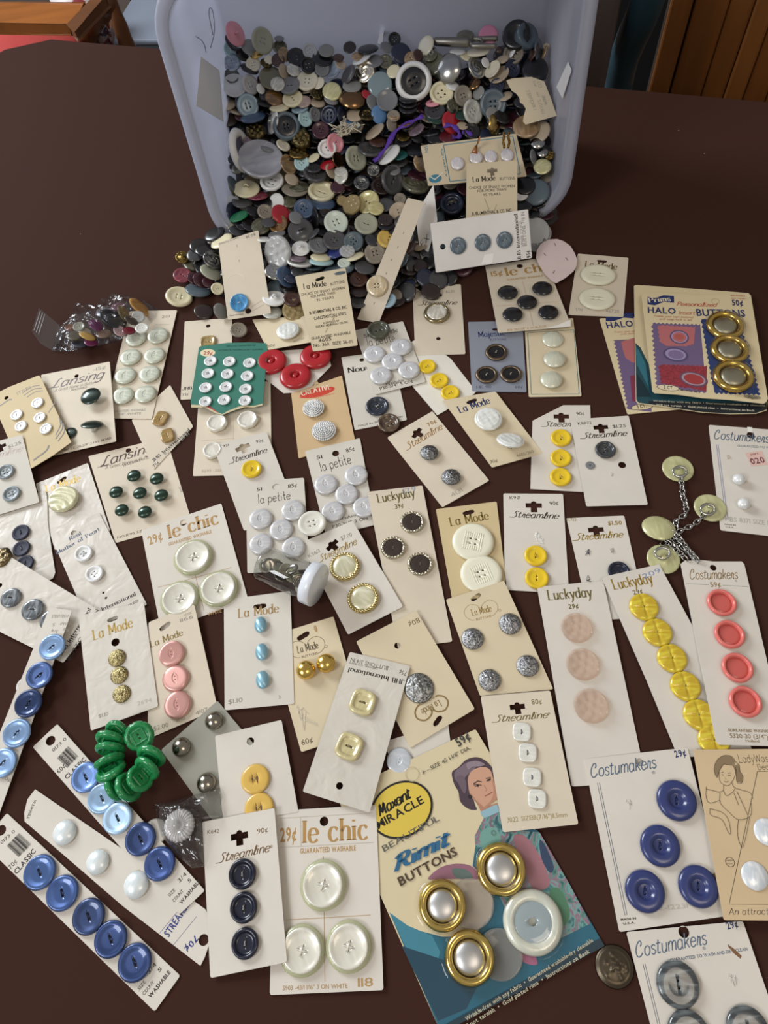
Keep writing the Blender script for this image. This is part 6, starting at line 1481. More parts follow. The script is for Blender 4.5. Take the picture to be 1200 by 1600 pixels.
HEAP = {
'a2': """193,130,140,75,60,b,pink 165,188,100,45,55,s,dgrey 135,230,96,97,0,4,lblue 165,312,110,85,-20,2,gblue 285,215,115,75,20,s,cgrey 360,175,150,88,70,4,sage 470,215,92,80,0,2,olive 465,160,62,50,0,s,grey 235,260,90,70,40,s,bblack
325,258,92,40,-20,d,gold 302,322,94,85,-10,g,ivory 280,348,120,40,20,s,black 400,292,60,85,0,s,ivory 385,315,78,60,20,f,bgold 495,262,84,80,60,r,tan 458,297,86,85,-15,2,brown 575,280,122,85,20,2,black 657,240,94,90,20,k,wclear
760,235,100,70,0,s,cgrey 738,282,138,60,5,s,black 645,330,100,90,30,k,black 735,350,92,95,0,4,grey 800,365,102,70,-40,r,gblue 555,355,88,80,20,s,pearlw 495,365,86,70,70,s,beige 835,280,72,60,0,s,brown 905,215,82,80,-10,s,dbrown
850,325,72,60,20,2,beige 955,272,76,60,0,s,tan 980,285,130,30,-30,s,white 1020,225,132,35,-8,s,black 1135,215,82,70,30,s,grey 1185,165,80,96,0,k,black 1130,305,88,90,10,2,olive 1060,300,112,60,-10,s,grey 1180,365,92,80,-20,s,cream
1000,368,134,88,-60,m,wgold 895,385,122,50,-60,s,bgrey 1095,450,156,95,0,s,sclear 417,412,156,80,10,r,oclear 455,445,92,85,-5,s,pearlw 530,455,132,70,-25,2,grey 640,425,142,75,-15,4,ivory 710,440,82,70,-40,s,ivory 285,450,118,80,60,4,lgrey
172,460,156,80,-5,r,wclear 138,400,100,90,0,2,dclear 350,475,62,80,60,s,white 435,530,116,75,15,s,amber 550,537,132,70,-15,2,cream 620,555,92,70,-20,s,pbeige 700,510,92,60,30,f,bgold 795,490,122,85,0,s,pyell 705,560,100,50,10,s,beige
790,545,92,50,20,s,cgrey 925,530,182,60,3,d,bronze 920,455,122,60,0,s,cgrey 1010,510,62,70,40,s,red 270,580,136,98,0,4,bblue 300,650,160,35,-12,s,sblue 375,565,100,35,10,s,black 465,590,130,35,-5,s,cream 595,600,112,40,-15,2,bblue
628,662,96,92,60,4,lblue 690,635,88,80,70,2,grey 778,640,118,90,-60,k,navy 860,645,112,50,80,s,navy 925,695,112,35,10,s,blue 940,640,112,60,-10,s,beige 1012,637,102,65,0,g,bgold 1090,637,108,88,60,s,blue 1060,565,112,70,50,s,grey
1140,550,134,88,0,r,grey 1180,640,82,60,0,2,tan 420,680,142,40,-80,b,white 510,710,172,94,0,w,slate 320,740,138,85,0,x,bgold 725,735,112,90,0,4,maroon 605,790,142,94,0,x,bgold 815,815,118,90,70,2,pink 765,850,118,92,0,u,white
135,810,150,50,80,s,purple 200,865,262,45,75,o,white 285,815,92,80,30,2,mauve 350,922,286,75,5,p,pgrey 520,950,122,70,60,r,tan 400,835,112,50,10,s,grey 490,828,92,60,30,2,ivory 605,938,97,96,0,4,lblue 585,875,132,50,0,f,brass
680,905,82,50,-30,s,cream 770,950,102,50,-15,s,red 830,920,92,70,70,r,bronze 945,910,152,80,60,4,sage 1030,855,152,50,10,2,bgrey 1080,805,112,50,5,s,brown 1060,740,142,35,-40,s,beige 1055,985,82,88,0,g,bwhite 1180,980,92,70,10,s,grey
850,990,82,70,0,s,pearlw 680,972,102,50,0,4,dgrey 1150,885,162,45,-40,s,white""",
'a3': """110,255,134,85,40,s,navy 170,287,92,80,-15,2,tan 215,265,72,80,60,s,brown 260,205,122,70,-60,s,ivory 300,235,62,70,0,b,silver 510,140,112,50,0,s,olive 652,140,122,90,0,s,pink2 590,240,152,30,-8,s,ivory 460,242,102,25,0,s,white
515,270,92,50,20,s,cream 310,320,138,80,-50,s,olive 290,270,92,60,-20,2,olive 395,350,184,85,-50,d,silver 185,430,228,97,0,w,white 360,505,152,84,10,k,cream 430,455,92,50,20,s,white 580,345,142,65,60,m,silver 680,355,112,60,-50,r,ivory
720,390,132,60,-30,r,beige 635,310,62,70,60,s,white 880,160,152,72,60,y,slate 830,155,172,90,-20,y,black 808,258,132,88,-10,k,taupe 803,350,108,85,60,4,navy 942,360,168,84,5,c,black 708,455,92,90,0,4,navy 560,445,88,60,-30,d,bronze
495,520,124,90,60,4,taupe 590,500,82,80,-60,s,cgrey 430,585,92,70,60,2,olive 325,650,132,60,10,s,dgreen 318,612,132,80,0,2,dgrey 310,560,102,40,-10,s,pink 555,620,148,75,70,4,pearlw 682,570,174,94,60,4,slate 680,632,92,80,40,s,cgrey
693,702,128,50,85,d,gold 970,745,142,80,-40,s,beige 890,708,174,75,0,s,tan 425,685,142,80,60,s,red 400,770,122,60,0,s,dred 420,600,72,60,30,s,bblack 490,640,92,60,0,s,dgreen 548,740,112,80,20,2,bblack 490,705,72,60,10,s,beige
60,645,82,80,0,4,taupe 150,530,122,50,0,s,black 152,560,122,50,2,s,black 150,592,122,55,0,s,black 130,680,122,40,-20,s,bronze 200,730,112,50,-30,s,mauve 120,770,92,60,0,s,brass 50,700,82,80,70,s,taupe 320,770,122,70,0,s,black
200,860,122,60,0,s,black 100,890,102,50,-10,s,teal 230,940,112,70,60,s,tan 960,810,92,70,0,d,silver 990,870,72,70,0,d,silver 1035,890,62,90,0,f,brass 935,900,92,40,80,s,grey 990,960,112,80,0,s,pyell 1060,215,92,40,-60,s,white
1040,250,92,30,-70,s,tan 990,240,152,25,85,s,slate 930,250,122,30,-60,s,brown 1020,210,42,80,0,4,beige 1070,300,62,60,0,s,navy 720,230,42,90,0,d,brown 740,290,82,50,-20,s,beige 640,760,100,60,20,s,navy 740,650,110,60,30,s,bblack
860,560,100,60,10,s,dgrey 760,520,90,50,-20,s,beige 560,790,110,60,0,s,black 900,480,100,60,0,s,black""",
'a4': """740,175,152,70,-15,k,white 1010,125,152,65,10,4,bgrey 1110,110,92,60,60,s,beige 1170,140,102,80,-60,s,pearlw 580,215,168,60,-5,b,cream 885,215,172,55,0,s,taupe 905,200,132,45,-3,b,olive 1050,240,174,65,3,u,cream 1060,310,152,50,5,s,sblue
1150,210,92,80,0,s,maroon 865,160,92,70,30,s,beige 470,200,122,40,60,s,slate 485,215,112,40,70,s,olive 440,300,92,80,-60,s,wclear 650,260,132,40,-5,s,rose 555,300,138,50,0,s,bgrey 680,300,122,55,-10,s,black 765,310,122,80,-70,s,white
700,365,104,85,20,4,taupe 800,380,132,80,40,s,red 780,440,122,80,-30,2,amber 670,455,122,75,-10,m,olive 465,380,142,60,70,s,navy 535,390,132,35,-25,s,green 560,440,92,70,-10,b,black 850,300,92,80,0,s,olive 940,345,128,94,0,4,sblue
890,400,92,80,20,s,grey 1080,370,92,50,10,s,bblack 1010,400,122,30,80,s,black 1140,430,154,90,10,4,mint 920,480,164,90,0,b,bgrey 1000,500,92,30,-45,s,bgrey 920,590,118,75,-5,b,white 1030,575,132,70,10,2,grey 1130,540,148,80,0,4,bgrey
775,615,202,80,88,h,wclear 905,650,112,40,0,s,mauve 915,685,162,30,5,r,white 1045,645,132,35,3,s,cream 1050,672,156,25,3,s,lblue 1140,610,122,60,-30,s,royal 690,535,92,30,0,s,white 770,500,112,40,-15,s,grey 760,740,132,70,10,m,silver
830,770,142,75,50,s,sblue 755,900,152,60,0,b,white 870,910,122,70,0,2,brown 880,980,154,88,0,h,gclear 740,990,132,60,0,s,pearlw 900,740,82,70,0,s,dgrey 355,440,162,55,-15,s,yp 210,540,122,70,30,s,cream 270,495,124,80,5,2,tan
425,545,152,40,-30,s,cream 380,500,142,50,-30,s,black 113,597,138,70,0,r,ivory 285,575,122,70,-10,s,black 320,600,122,60,-10,s,black 260,630,112,70,-20,s,dgrey 182,645,92,80,-10,b,brass 375,665,134,80,30,m,bwhite 360,740,142,55,25,s,sage
182,762,118,75,-5,2,rose 255,780,92,80,30,s,maroon 300,790,112,80,30,s,maroon 345,805,82,80,20,s,maroon 280,850,162,50,5,s,slate 400,845,82,90,10,2,cream 160,895,168,70,5,4,cream 315,985,124,75,5,s,dbrown 420,985,102,80,60,s,cgrey
600,450,100,60,20,s,bblack 520,480,100,60,10,s,dgrey 720,430,90,60,0,s,bgrey 620,360,90,60,30,s,black 860,780,90,60,10,s,navy 960,760,110,50,0,s,bgrey""",
'a5': """260,265,104,80,10,g,bwhite 455,250,172,80,70,2,bgrey 400,400,132,60,-10,s,bgrey 400,350,132,60,-10,s,black 380,285,124,80,20,4,dbrown 500,362,78,85,0,4,taupe 490,440,122,85,-30,2,beige 350,420,102,80,10,s,yp 300,385,152,85,-45,2,yp
200,400,132,80,-50,h,gclear 140,375,72,80,0,h,gclear 290,520,152,80,3,2,sage 415,530,102,50,0,s,black 410,495,94,75,0,4,dbrown 517,512,110,84,0,g,bwhite 432,610,154,75,0,2,yellow 345,703,138,94,0,4,taupe 210,630,128,94,0,4,slate
220,722,122,30,-20,s,cream 150,765,82,70,0,2,mint 170,690,102,70,0,h,wclear 245,940,112,60,0,s,dbrown 240,865,122,80,0,2,brown 235,1010,112,60,0,s,bgrey 430,1000,104,75,-40,2,bblue 600,275,180,50,12,m,olive 120,800,202,30,-10,s,slate
280,790,132,60,10,s,bgrey 510,740,102,70,-60,s,slate 560,670,102,50,-50,s,brown 470,560,90,60,0,s,bblack 330,620,100,60,20,s,dgrey 825,395,150,85,0,u,navy""",
'a6': """100,1090,152,90,0,s,wclear 112,1140,100,80,0,4,grey 60,870,102,80,0,s,black 110,900,132,88,0,s,slate 40,910,72,80,0,s,white 45,960,102,80,0,s,black 100,1000,62,80,0,s,black""",
'a8': """398,153,116,84,0,4,taupe""",
}
rrn = random.Random(11)
LST = []
for reg, tx in HEAP.items():
    for tok in tx.split():
        x, y, w_, a_, an, k, c = tok.split(','); px, py = R(reg, float(x), float(y))
        LST.append(dict(px=px, py=py, w=float(w_) / REG[reg][2], asp=float(a_) / 100, an=float(an), k=k, c=c))
CNT = {}
for d in LST: CNT[(d['k'], d['c'])] = CNT.get((d['k'], d['c']), 0) + 1
def phrase(d): return f"{COL[d['c']][1]} {KND[d['k']][1]}"
MARKS = [d for d in LST if CNT[(d['k'], d['c'])] == 1 and d['w'] > 18]
used = set()
for d in LST:
    base = f"{COL[d['c']][1]} {KND[d['k']][1]} button"
    sizew = 'tiny ' if d['w'] < 18 else 'small ' if d['w'] < 24 else 'big ' if d['w'] > 37 else ''
    near = sorted((m_ for m_ in MARKS if m_ is not d), key=lambda m_: (m_['px'] - d['px']) ** 2 + (m_['py'] - d['py']) ** 2)[:6]
    lab = None
    if CNT[(d['k'], d['c'])] == 1: lab = f"{sizew}{base} in the heap, beside the {phrase(near[0])} one"
    else:
        for m_ in near[:3]:
            dx, dy = m_['px'] - d['px'], m_['py'] - d['py']
            rel = ('above' if dy > 0 else 'below') if abs(dy) > abs(dx) else 'beside'
            for m2 in near[1:5]:
                if m2 is m_: continue
                L_ = f"{sizew}{base} {rel} the {phrase(m_)} one, towards the {phrase(m2)} one"
                if L_ not in used: lab = L_; break
            if lab: break
    if not lab: lab = f"{sizew}{base} lying near the {phrase(near[-1])} one"
    ws = lab.split()
    if len(ws) > 16: lab = ' '.join(w_ for w_ in ws if w_ not in ('button', 'one,', 'one')) 
    used.add(lab)
    lift = 3.5 + rrn.uniform(0, 1.2) + max(0, (30 - d['w']) * .13)
    if d['k'] in 'pwo' or (d['c'] == 'silver' and d['w'] > 40): lift += 7 if d['k'] == 'p' else 4
    P = on_heap(d['px'], d['py'], lift)
    r_ = d['w'] * mmpp(P) / 2
    q_ = (P - BLc).dot(BN); s_ = (P - BLc).dot(BB)
    if q_ > 0:
        lo_, hi_ = 11 + 15 * q_ / BD + r_ * .75, 317 + 2 * q_ / BD - r_ * .75
        P = P + BB * (max(lo_ - s_, 0) + min(hi_ - s_, 0))
        over = q_ + r_ * .6 - (BD - 3)
        if over > 0: P = P + (CAM - P).normalized() * over * 1.2
    vdir = (CAM - P).normalized(); a = min(.985, max(.3, d['asp']))
    an = d['an'] * D2R
    maj = (xr * math.cos(an) + yd * math.sin(an)); maj = (maj - vdir * maj.dot(vdir)).normalized(); mn = vdir.cross(maj).normalized()
    sgn = 1 if mn.z > 0 else -1
    nrm = vdir * a + mn * sgn * math.sqrt(1 - a * a)
    if nrm.z < .15: nrm = (nrm + Vector((0, 0, .3))).normalized()
    up_ = P.z - heap(P.x, P.y)
    if P.z < r_ * math.sqrt(max(0, 1 - nrm.z ** 2)) + .3: P = P + (CAM - P) * ((r_ * math.sqrt(max(0, 1 - nrm.z ** 2)) + .5 - P.z) / (CAM.z - P.z))
    kind = KND[d['k']][0]; spec = COL[d['c']][0]
    M = frameM(P - nrm * r_ * .12, maj, nrm, r_ * S) @ Matrix.Rotation(rrn.uniform(0, 3), 4, 'Z')
    mats_ = [mk(spec)]
    if d['k'] == 'w': mats_ = [mk(spec), mk('pl:141417')]
    put_button(kind, mats_, M, name='button', label=lab, cat='button', group='loose buttons in and around the tipped bin')
# deeper layers of the heap, too many to count
FM = [mk(COL[c][0]) for c in ('dgrey', 'black', 'dbrown', 'bblack', 'beige', 'navy', 'bgrey', 'black', 'slate', 'olive', 'dgrey', 'maroon', 'taupe', 'bblack', 'black')]
lv, lf = lathe([(0, .2), (.6, .2), (.9, .2), (1, .1), (.92, 0), (0, 0)], 14)[:2]
V, Fc, fm = [], [], []
cnt = 0
for lay, drop in ((0, 6.5), (1, 11), (2, 15)):
    x = -235.0
    while x < 225:
        y = 440.0
        while y < 705:
            jx, jy = x + rrn.uniform(-5, 5), y + rrn.uniform(-5, 5); hz = heap(jx, jy)
            v_ = Vector((jx, jy, 0)) - BLc; q = v_.x * BN.x + v_.y * BN.y; s = v_.x * BB.x + v_.y * BB.y
            inside = -4 < q < BD - 12 and 20 < s < 312
            if (inside or q < -9) and hz > 6 and hz - drop > 1.5:
                r_ = rrn.uniform(6.5, 10); nrm = Vector((rrn.gauss(0, .32), rrn.gauss(-.15, .32), 1)).normalized()
                M = frameM(Vector((jx, jy, max(hz - drop, r_ * .5))), Vector((1, .2, 0)), nrm, r_ * S); o_ = len(V)
                V += [M @ Vector(v) for v in lv]; Fc += [tuple(o_ + i for i in t) for t in lf]; fm += [rrn.randrange(len(FM))] * len(lf); cnt += 1
            y += 13
        x += 13
SV, SF, SM = V, Fc, fm
# coarse filling below them
V, Fc = [], []
gx, gy = 46, 30
for i in range(gx):
    for j in range(gy):
        x, y = -235 + 460 * i / (gx - 1), 440 + 250 * j / (gy - 1)
        v_ = Vector((x, y, 0)) - BLc; q = v_.x * BN.x + v_.y * BN.y; s = v_.x * BB.x + v_.y * BB.y
        z = heap(x, y) - 13 + 3 * math.sin(x * .5) * math.cos(y * .45)
        if q > BD - 8 or (q > -6 and not 14 < s < 315): z = -1
        V.append((x * S, y * S, max(z, -1.0) * S))
for i in range(gx - 1):
    for j in range(gy - 1): a = i * gy + j; Fc.append((a, a + gy, a + gy + 1, a + 1))
FM.append(matte('2b2624', .6, .8, 300, .4, name='button_mass')); o_ = len(SV)
SV += [Vector(v) for v in V]; SF += [tuple(o_ + i for i in t_) for t_ in Fc]; SM += [len(FM) - 1] * len(Fc)
link('loose_buttons', mesh('loose_buttons', SV, SF, FM, fm=SM), label='dark and mixed loose buttons packed beneath the top layer in the bin', cat='buttons', kind='stuff')
# ------------------------------------------------------------------ cards lying on the heap and in the bin
def hz(px, py, extra=6):
    return on_heap(px, py, extra).z


card('cream card back with one blue pearl button, lying down the heap front', 'a4', [(405, 560), (655, 480), (735, 1000), (465, 1040)], (hz(341, 380, 10), hz(404, 360, 10), 5.5, 5.5), 'n', holes=[('o', 592, 985, 19)],
     prints=[('sans', '$0.38', 635, 498, 575, 518, 16, '6a6458'), ('italic', 'Sewed in Portland', 538, 520, 412, 562, 12, '6a6458'), ('italic', '80¢', 618, 985, 690, 935, 22, '5a564c'), ('line', [(610, 990), (690, 945), (685, 915), (605, 965)], 1.5, '8d8778'),
             ('line', [(455, 800), (480, 765), (520, 750), (560, 765), (565, 790)], 3, 'ece4d2'), ('line', [(520, 572), (524, 585)], 3, '8a8272'), ('line', [(534, 665), (538, 678)], 3, '8a8272'), ('sans', 'Guaranteed', 475, 1018, 560, 1008, 10, '6a6458')],
     btns=[('dish', 535, 932, 118, 'pe:4f9ccb:3579ad', dict(h=.8, lift=.8, th='c9cdd0'))])
card('cream card back printed with small black lettering, propped on the heap front', 'p', [(461, 432.5), (540, 419), (559, 540), (489, 549.5)], (26, 26, 7.2, 6.8), 'c', holes=[('q', 500, 436, 15, 12)],
     prints=[('roman', 'La Mode', 475, 452.5, 511, 447, 8.5, DRK), ('sans', 'BUTTONS', 517, 447, 539, 442, 4.5, DRK), ('sans', 'CHOICE OF SMART WOMEN', 471, 463, 539, 452, 4.2, DRK), ('sans', 'FOR MORE THAN', 486, 466.5, 524, 459.5, 4.2, DRK), ('sans', '95 YEARS', 495, 471.5, 522, 466.5, 4, DRK),
             ('bold', 'B. BLUMENTHAL & CO. INC.', 484, 492, 543, 482, 4.6, DRK), ('bold', 'CARLSTADT, N.J. 07072', 491, 500.5, 541, 492, 4.6, DRK), ('sans', 'A DIVISION OF', 505, 507, 530, 503, 3.2, DRK), ('sans', 'BELDING HEMINWAY CO. INC.', 494, 513, 545, 505, 3.4, DRK),
             ('sans', 'GUARANTEED WASHABLE', 487, 531.5, 548, 522, 4.2, DRK), ('sans', '4605', 498, 536, 518, 532, 5.5, DRK), ('sans', 'No. 360  SIZE 36-1½', 490, 543, 552, 536, 5, DRK), ('line', [(508, 520), (520, 500), (526, 490)], .8, 'a89a80'), ('line', [(524, 505), (516, 488)], .8, 'a89a80')])
card('long narrow cream card back carrying one cream four-hole button', 'p', [(637, 309), (664, 316), (592, 505), (558, 499)], (58, 56, 1.2, 1.2), 'n',
     prints=[('line', [(x, y), (x + 1.5, y - 3.5)], .9, '6a5f50') for x, y in ((630, 366), (621, 388), (611, 408), (603, 429), (584, 476))],
     btns=[('four_flat', 589, 447, 34, 'pe:d9cbae:c4b08c', dict(a=20, h=1.2))])
LBB = '3f7f96'
f5, r5 = card('cream card in the bin with a blue printed border and flat white buttons', 'p', [(657, 228), (806, 209), (823, 276), (669, 291)], (66, 60, 42, 44), 'c', gloss=.3,
     prints=[('line', [(693, 227), (801, 213)], 1.3, LBB), ('line', [(801, 213), (813, 272)], 1.3, LBB), ('line', [(693, 227), (703, 284)], 1.3, LBB), ('line', [(703, 284), (813, 272)], 1.3, LBB), ('sans', '50¢', 662, 229, 665, 240, 5.5, LBB),
             ('oval', (680, 279.5), (690, 278), .62, LBB), ('line', [(672, 276), (679, 281), (692, 270)], 1.6, 'e8e0cc'), ('sans', 'Quality', 689, 233, 697, 278, 3, LBB)],
     btns=[('disc', x, y, 20.5, 'pe:e6e2e6:d5d2d8', dict(lift=1.5)) for x, y in ((715, 255), (744, 246), (767, 244.5), (792.5, 242))])
# a twist of orange thread and a brass chain looped over that card
V, Fc = tube([at(x, y, z) * S for x, y, z in ((750, 213, 72), (747, 222, 66), (743, 232, 60), (741, 240, 58))], [.0005, .0012, .002, .003], 6)
link('thread_twist', mesh('thread_twist', V, Fc, [mk('pl:a8682c')]), label='orange-brown thread twist hanging over the blue-bordered card in the bin', cat='thread')
cb = link('bead_chain', None, label='short brass bead chain looped over the corner of the blue-bordered card', cat='chain')
for k in range(18):
    y = 208 + (k % 9) * 2.7; x = (787 if k < 9 else 795) + math.sin(k) * .8; p = at(x, y, 72 - (k % 9) * 1.2)
    v, f_ = lathe([(0, 1), (.7, .7), (1, 0), (.7, -.7), (0, -1)], 8)[:2]
    if k == 0: bead_me = mesh('bead', v, f_, [mk('me:8a6a35')])
    link('bead', bead_me, cb, M=Matrix.Translation(p * S) @ Matrix.Scale(.0013, 4))
card('cream printed card back standing in the bin behind the white three-button card', 'p', [(729, 256), (808, 251), (808, 338), (728, 345)], (60, 58, 34, 36), 'c', holes=[('x', 769, 267, 16)],
     prints=[('roman', 'La Mode', 739, 285, 775, 282, 8, DRK), ('sans', 'BUTTONS', 781, 282, 804, 281, 4.5, DRK), ('sans', 'CHOICE OF SMART WOMEN', 733, 296, 804, 293, 4.2, DRK), ('sans', 'FOR MORE THAN', 746, 301, 791, 298, 4, DRK), ('sans', '95 YEARS', 755, 307, 782, 305, 4, DRK), ('bold', 'B. BLUMENTHAL & CO. INC.', 738, 337, 800, 331, 5, DRK), ('line', [(757, 310), (764, 328)], 1, 'a89a80'), ('line', [(772, 330), (776, 320)], 1, 'a89a80')])
card('white card of three grey-blue buttons propped against the bin mouth', 'p', [(672, 349), (825, 327), (831, 403), (681, 426)], (44, 42, 13, 12), 'e6e3df', holes=[('o', 691.8, 385.5, 4.3)],
     prints=[('roman', 'JHB International', 814, 406, 808, 333, 5.5, DRK), ('sans', 'BUTTONS 7/8 IN', 823, 384, 819, 331, 5.5, '77736c'), ('bold', '95¢', 829, 402, 827, 391, 6, DRK), ('sans', 'DENVER, CO 80221', 817.5, 385, 814, 345, 2.8, '77736c'), ('poly', [(757, 398), (771, 396), (769, 411), (752, 413)], 'f4f2f0')],
     btns=[('two_flat', x, y, 25.5, 'pe:6a7b88:4f5f6c', dict(a=20, h=1.2, th='d2d6da')) for x, y in ((716, 384), (754.5, 379), (788.5, 375))])
card('blank cream card showing as a corner below the white three-button card', 'p', [(668, 405), (700, 400), (712, 425), (693, 434)], (4, 4, 1, 1), 'n')
card('white folded card with handwriting standing on edge beside the bin mouth', 'p', [(677.5, 289), (683.5, 345), (660, 427), (649.5, 335)], (52, 34, 4, 34), 'ece9e4',
     prints=[('italic', 'EX', 660, 387, 672, 373, 8, DRK), ('italic', 'BR.', 657, 411, 670, 398, 8, DRK), ('line', [(664, 320), (666, 318)], .8, '8a8478')])
card('torn cream card with faded handwriting, near the fabric-covered black button', 'a3', [(765, 425), (1000, 430), (1080, 645), (870, 640)], (hz(795, 128, 17), hz(848, 125, 17), hz(868, 178, 17), hz(818, 178, 17)), 'c', outline=[(765, 425), (800, 412), (920, 402), (1000, 430), (1040, 530), (1080, 645), (885, 700), (868, 680), (875, 640), (886, 600), (870, 575), (850, 560), (845, 530), (825, 505), (800, 490), (785, 465)],
     prints=[('italic', 'I WASHABLE', 955, 605, 905, 480, 22, '8a8278'), ('italic', 'FROSTS 3cm 24 pcs', 1005, 632, 940, 425, 18, '8a8278'), ('italic', '£17 WINE  6 CO', 1035, 620, 975, 430, 18, '8a8278')])
scrap('white paper tag clinging to the bin wall beside the pale blue button', [(940, 265), (1028, 330), (1047, 572), (918, 495)], [on_wall(*R('a1', x, y), -1).z for x, y in ((940, 265), (1028, 330), (1047, 572), (918, 495))], 'e6e6e8')
scrap('small white perforated tag against the bin wall opposite', [(262, 290), (278, 330), (236, 462), (208, 408)], [on_wall(*R('a6', x, y), 1).z for x, y in ((262, 290), (278, 330), (236, 462), (208, 408))], 'eeeef0', reg='a6')
scrap('small torn white paper scrap on the bin bottom above the heap', [(596, 38), (601, 42), (597, 70), (590, 68)], (112, 112, 104, 104), 'dcdcde', reg='p')
# purple ribbon scraps
def ribbon_thing(label, pts, w_, colr, name='ribbon_scrap'):
    P = smooth_pts([at(x, y, z) for x, y, z in pts], 5); V, Fc = [], []
    for i, p in enumerate(P):
        a, b = P[max(0, i - 1)], P[min(len(P) - 1, i + 1)]; t_ = (b - a).normalized(); sd = t_.cross((CAM - p).normalized() + Vector((0, .5, 0))).normalized() * w_ * (.7 + .3 * math.sin(i))
        V += [(p - sd) * S, (p + sd) * S]
        if i: k = 2 * i; Fc.append((k - 2, k - 1, k + 1, k))
    o = link(name, mesh(name, V, Fc, [mk(colr)]), label=label, cat='ribbon'); sm = o.modifiers.new('s', 'SOLIDIFY'); sm.thickness = .0004; return o


z_ = lambda x, y: hz(x, y, 9)
ribbon_thing('long purple felt strip lying slantwise across the heap', [(x, y, z_(x, y)) for x, y in ((584, 252), (602, 232), (618, 205), (640, 192), (661, 181))], 2.6, 'mt:5a35a0')
ribbon_thing('curled purple felt strip on the red button', [(x, y, z_(x, y)) for x, y in ((692, 196), (706, 196), (716, 205), (717, 214), (707, 214))], 2.4, 'mt:5a35a0')
ribbon_thing('short purple felt end above the blue-bordered card', [(x, y, z_(x, y)) for x, y in ((722, 206), (730, 206), (737, 213))], 2.4, 'mt:5a35a0')
# metal clasp
cl_ = link('metal_clasp', None, label='flat steel clasp lying along the back of the heap before the mauve-pink button', cat='clasp')
zc = hz(730, 66, 9)
for (a, b, w_) in (((675, 64.5), (735, 67), 4.2), ((735, 61), (778, 60), 2.4), ((735, 72), (776, 72), 2.4)):
    P0, P1 = at(*a, zc), at(*b, zc); v, f_ = tube([(P0 + (P1 - P0) * t) * S for t in (0, .1, .9, 1)], [w_ * .0005, w_ * .0009, w_ * .001, w_ * .0007], 8); link('arm', mesh('arm', v, f_, [mk('mr:9a958c')]), cl_)
P0 = at(744, 66, zc); v, f_ = tube([(P0 + Vector((math.cos(t) * 5.5, math.sin(t) * 5.5, 0))) * S for t in [k * .524 for k in range(12)]], .0018, 6, closed=True); link('joint_ring', mesh('joint_ring', v, f_, [mk('mr:9a958c')]), cl_)
# knot of cream thread by the pink button
rt = random.Random(9); c_ = on_heap(540, 209, 12); V, Fc = [], []
for k in range(34):
    b_ = c_ + Vector((rt.gauss(0, 4.5), rt.gauss(0, 5), rt.uniform(2, 7)))
    pts = [(b_ + Vector((rt.gauss(0, 2.4), rt.gauss(0, 2.4), rt.uniform(-1.5, 2)))) * S for _ in range(6)]
    v, f_ = tube(smooth_pts(pts, 4), .00045, 5); o_ = len(V); V += v; Fc += [tuple(o_ + i for i in t) for t in f_]
link('thread_knot', mesh('thread_knot', V, Fc, [mk('th:c9c0aa')]), label='tangle of cream thread on the pink two-hole button', cat='thread', kind='stuff')
for lb, pts in (('thin dark wire loop stuck to the upper bin wall', ((329, 75, 150), (335, 50, 160), (333, 20, 170), (328, 12, 172), (327, 25, 168), (333, 55, 158))), ('short dark wire bent against the bin wall above the paper tag', ((306, 57, 150), (315, 63, 146), (320, 72, 142), (322, 82, 138)))):
    v, f_ = tube(smooth_pts([on_wall(p[0], p[1], -1, 1.5) * S for p in pts], 5), .0003, 5); link('wire', mesh('wire', v, f_, [mk('pl:20242c')]), label=lb, cat='wire')

# ------------------------------------------------------------------ single things among the cards
def loose(label, kind, px, py, z, w_, spec, rot=0, tilt=None, thr=None, h=1.0, sy=1, name='button'):
    P = at(px, py, z); r_ = w_ * mmpp(P) / 2
    M = Matrix.Translation(P * S) @ Matrix.Rotation(rot * D2R, 4, 'Z')
    if tilt: M = M @ Matrix.Rotation(tilt[0] * D2R, 4, 'X') @ Matrix.Rotation(tilt[1] * D2R, 4, 'Y')
    M = M @ Matrix.Diagonal((r_ * S, r_ * sy * S, r_ * h * S, 1))
    return put_button(kind, [mk(q) for q in spec.split(' ')], M, name=name, label=label, cat='button')


loose('dark olive ringed button lying on a card of pearl eye buttons', 'two_rim', 591.5, 518, 5.4, 37, 'pl:4a4a3c', 10)
loose('brown and bronze four-hole button beside the navy button card', 'four_rim', 607.5, 663, .4, 36, 'pe:6e5a44:4c3a2c', 30)
loose('white four-hole button lying across two cards of pearl eye buttons', 'four', 488, 819, 5.2, 45, 'pl:e4e2d6', 10)
loose('weathered brass coat button with embossed pattern, alone on the cloth', 'crest', 960, 1510, .3, 60, 'mr:5e5548', 20, h=.6)
loose('white button peeping out under the blue button strip', 'two', 39, 1072, .2, 26, 'pl:e8e8e6', 20)
loose('white glassy button half under the big printed package', 'eye', 624, 1189, 1.0, 40, 'pe:d0d4da:c3c8ce', 60, h=.6)
loose('white button edge peeping out between the blue strip and the crochet button', 'disc', 243, 1300, .2, 40, 'pl:d8d4cc', 0)
loose('clear white lumpy button standing at the bin mouth corner', 'dish', 843, 366, 4, 36, 'cl:cfcfd0:.6', 0, (25, 0))

# glass vial with white cap
vf = at(410, 880, 14); ve = at(489, 912, 15); ax = (ve - vf).normalized()
vr = 12.8; vl = (ve - vf).length
vl_root = link('glass_vial', None, label='small glass vial with white plastic cap lying on the cards, tiny buttons inside', cat='vial')
sd = ax.cross(Vector((0, 0, 1))).normalized(); up2 = sd.cross(ax)


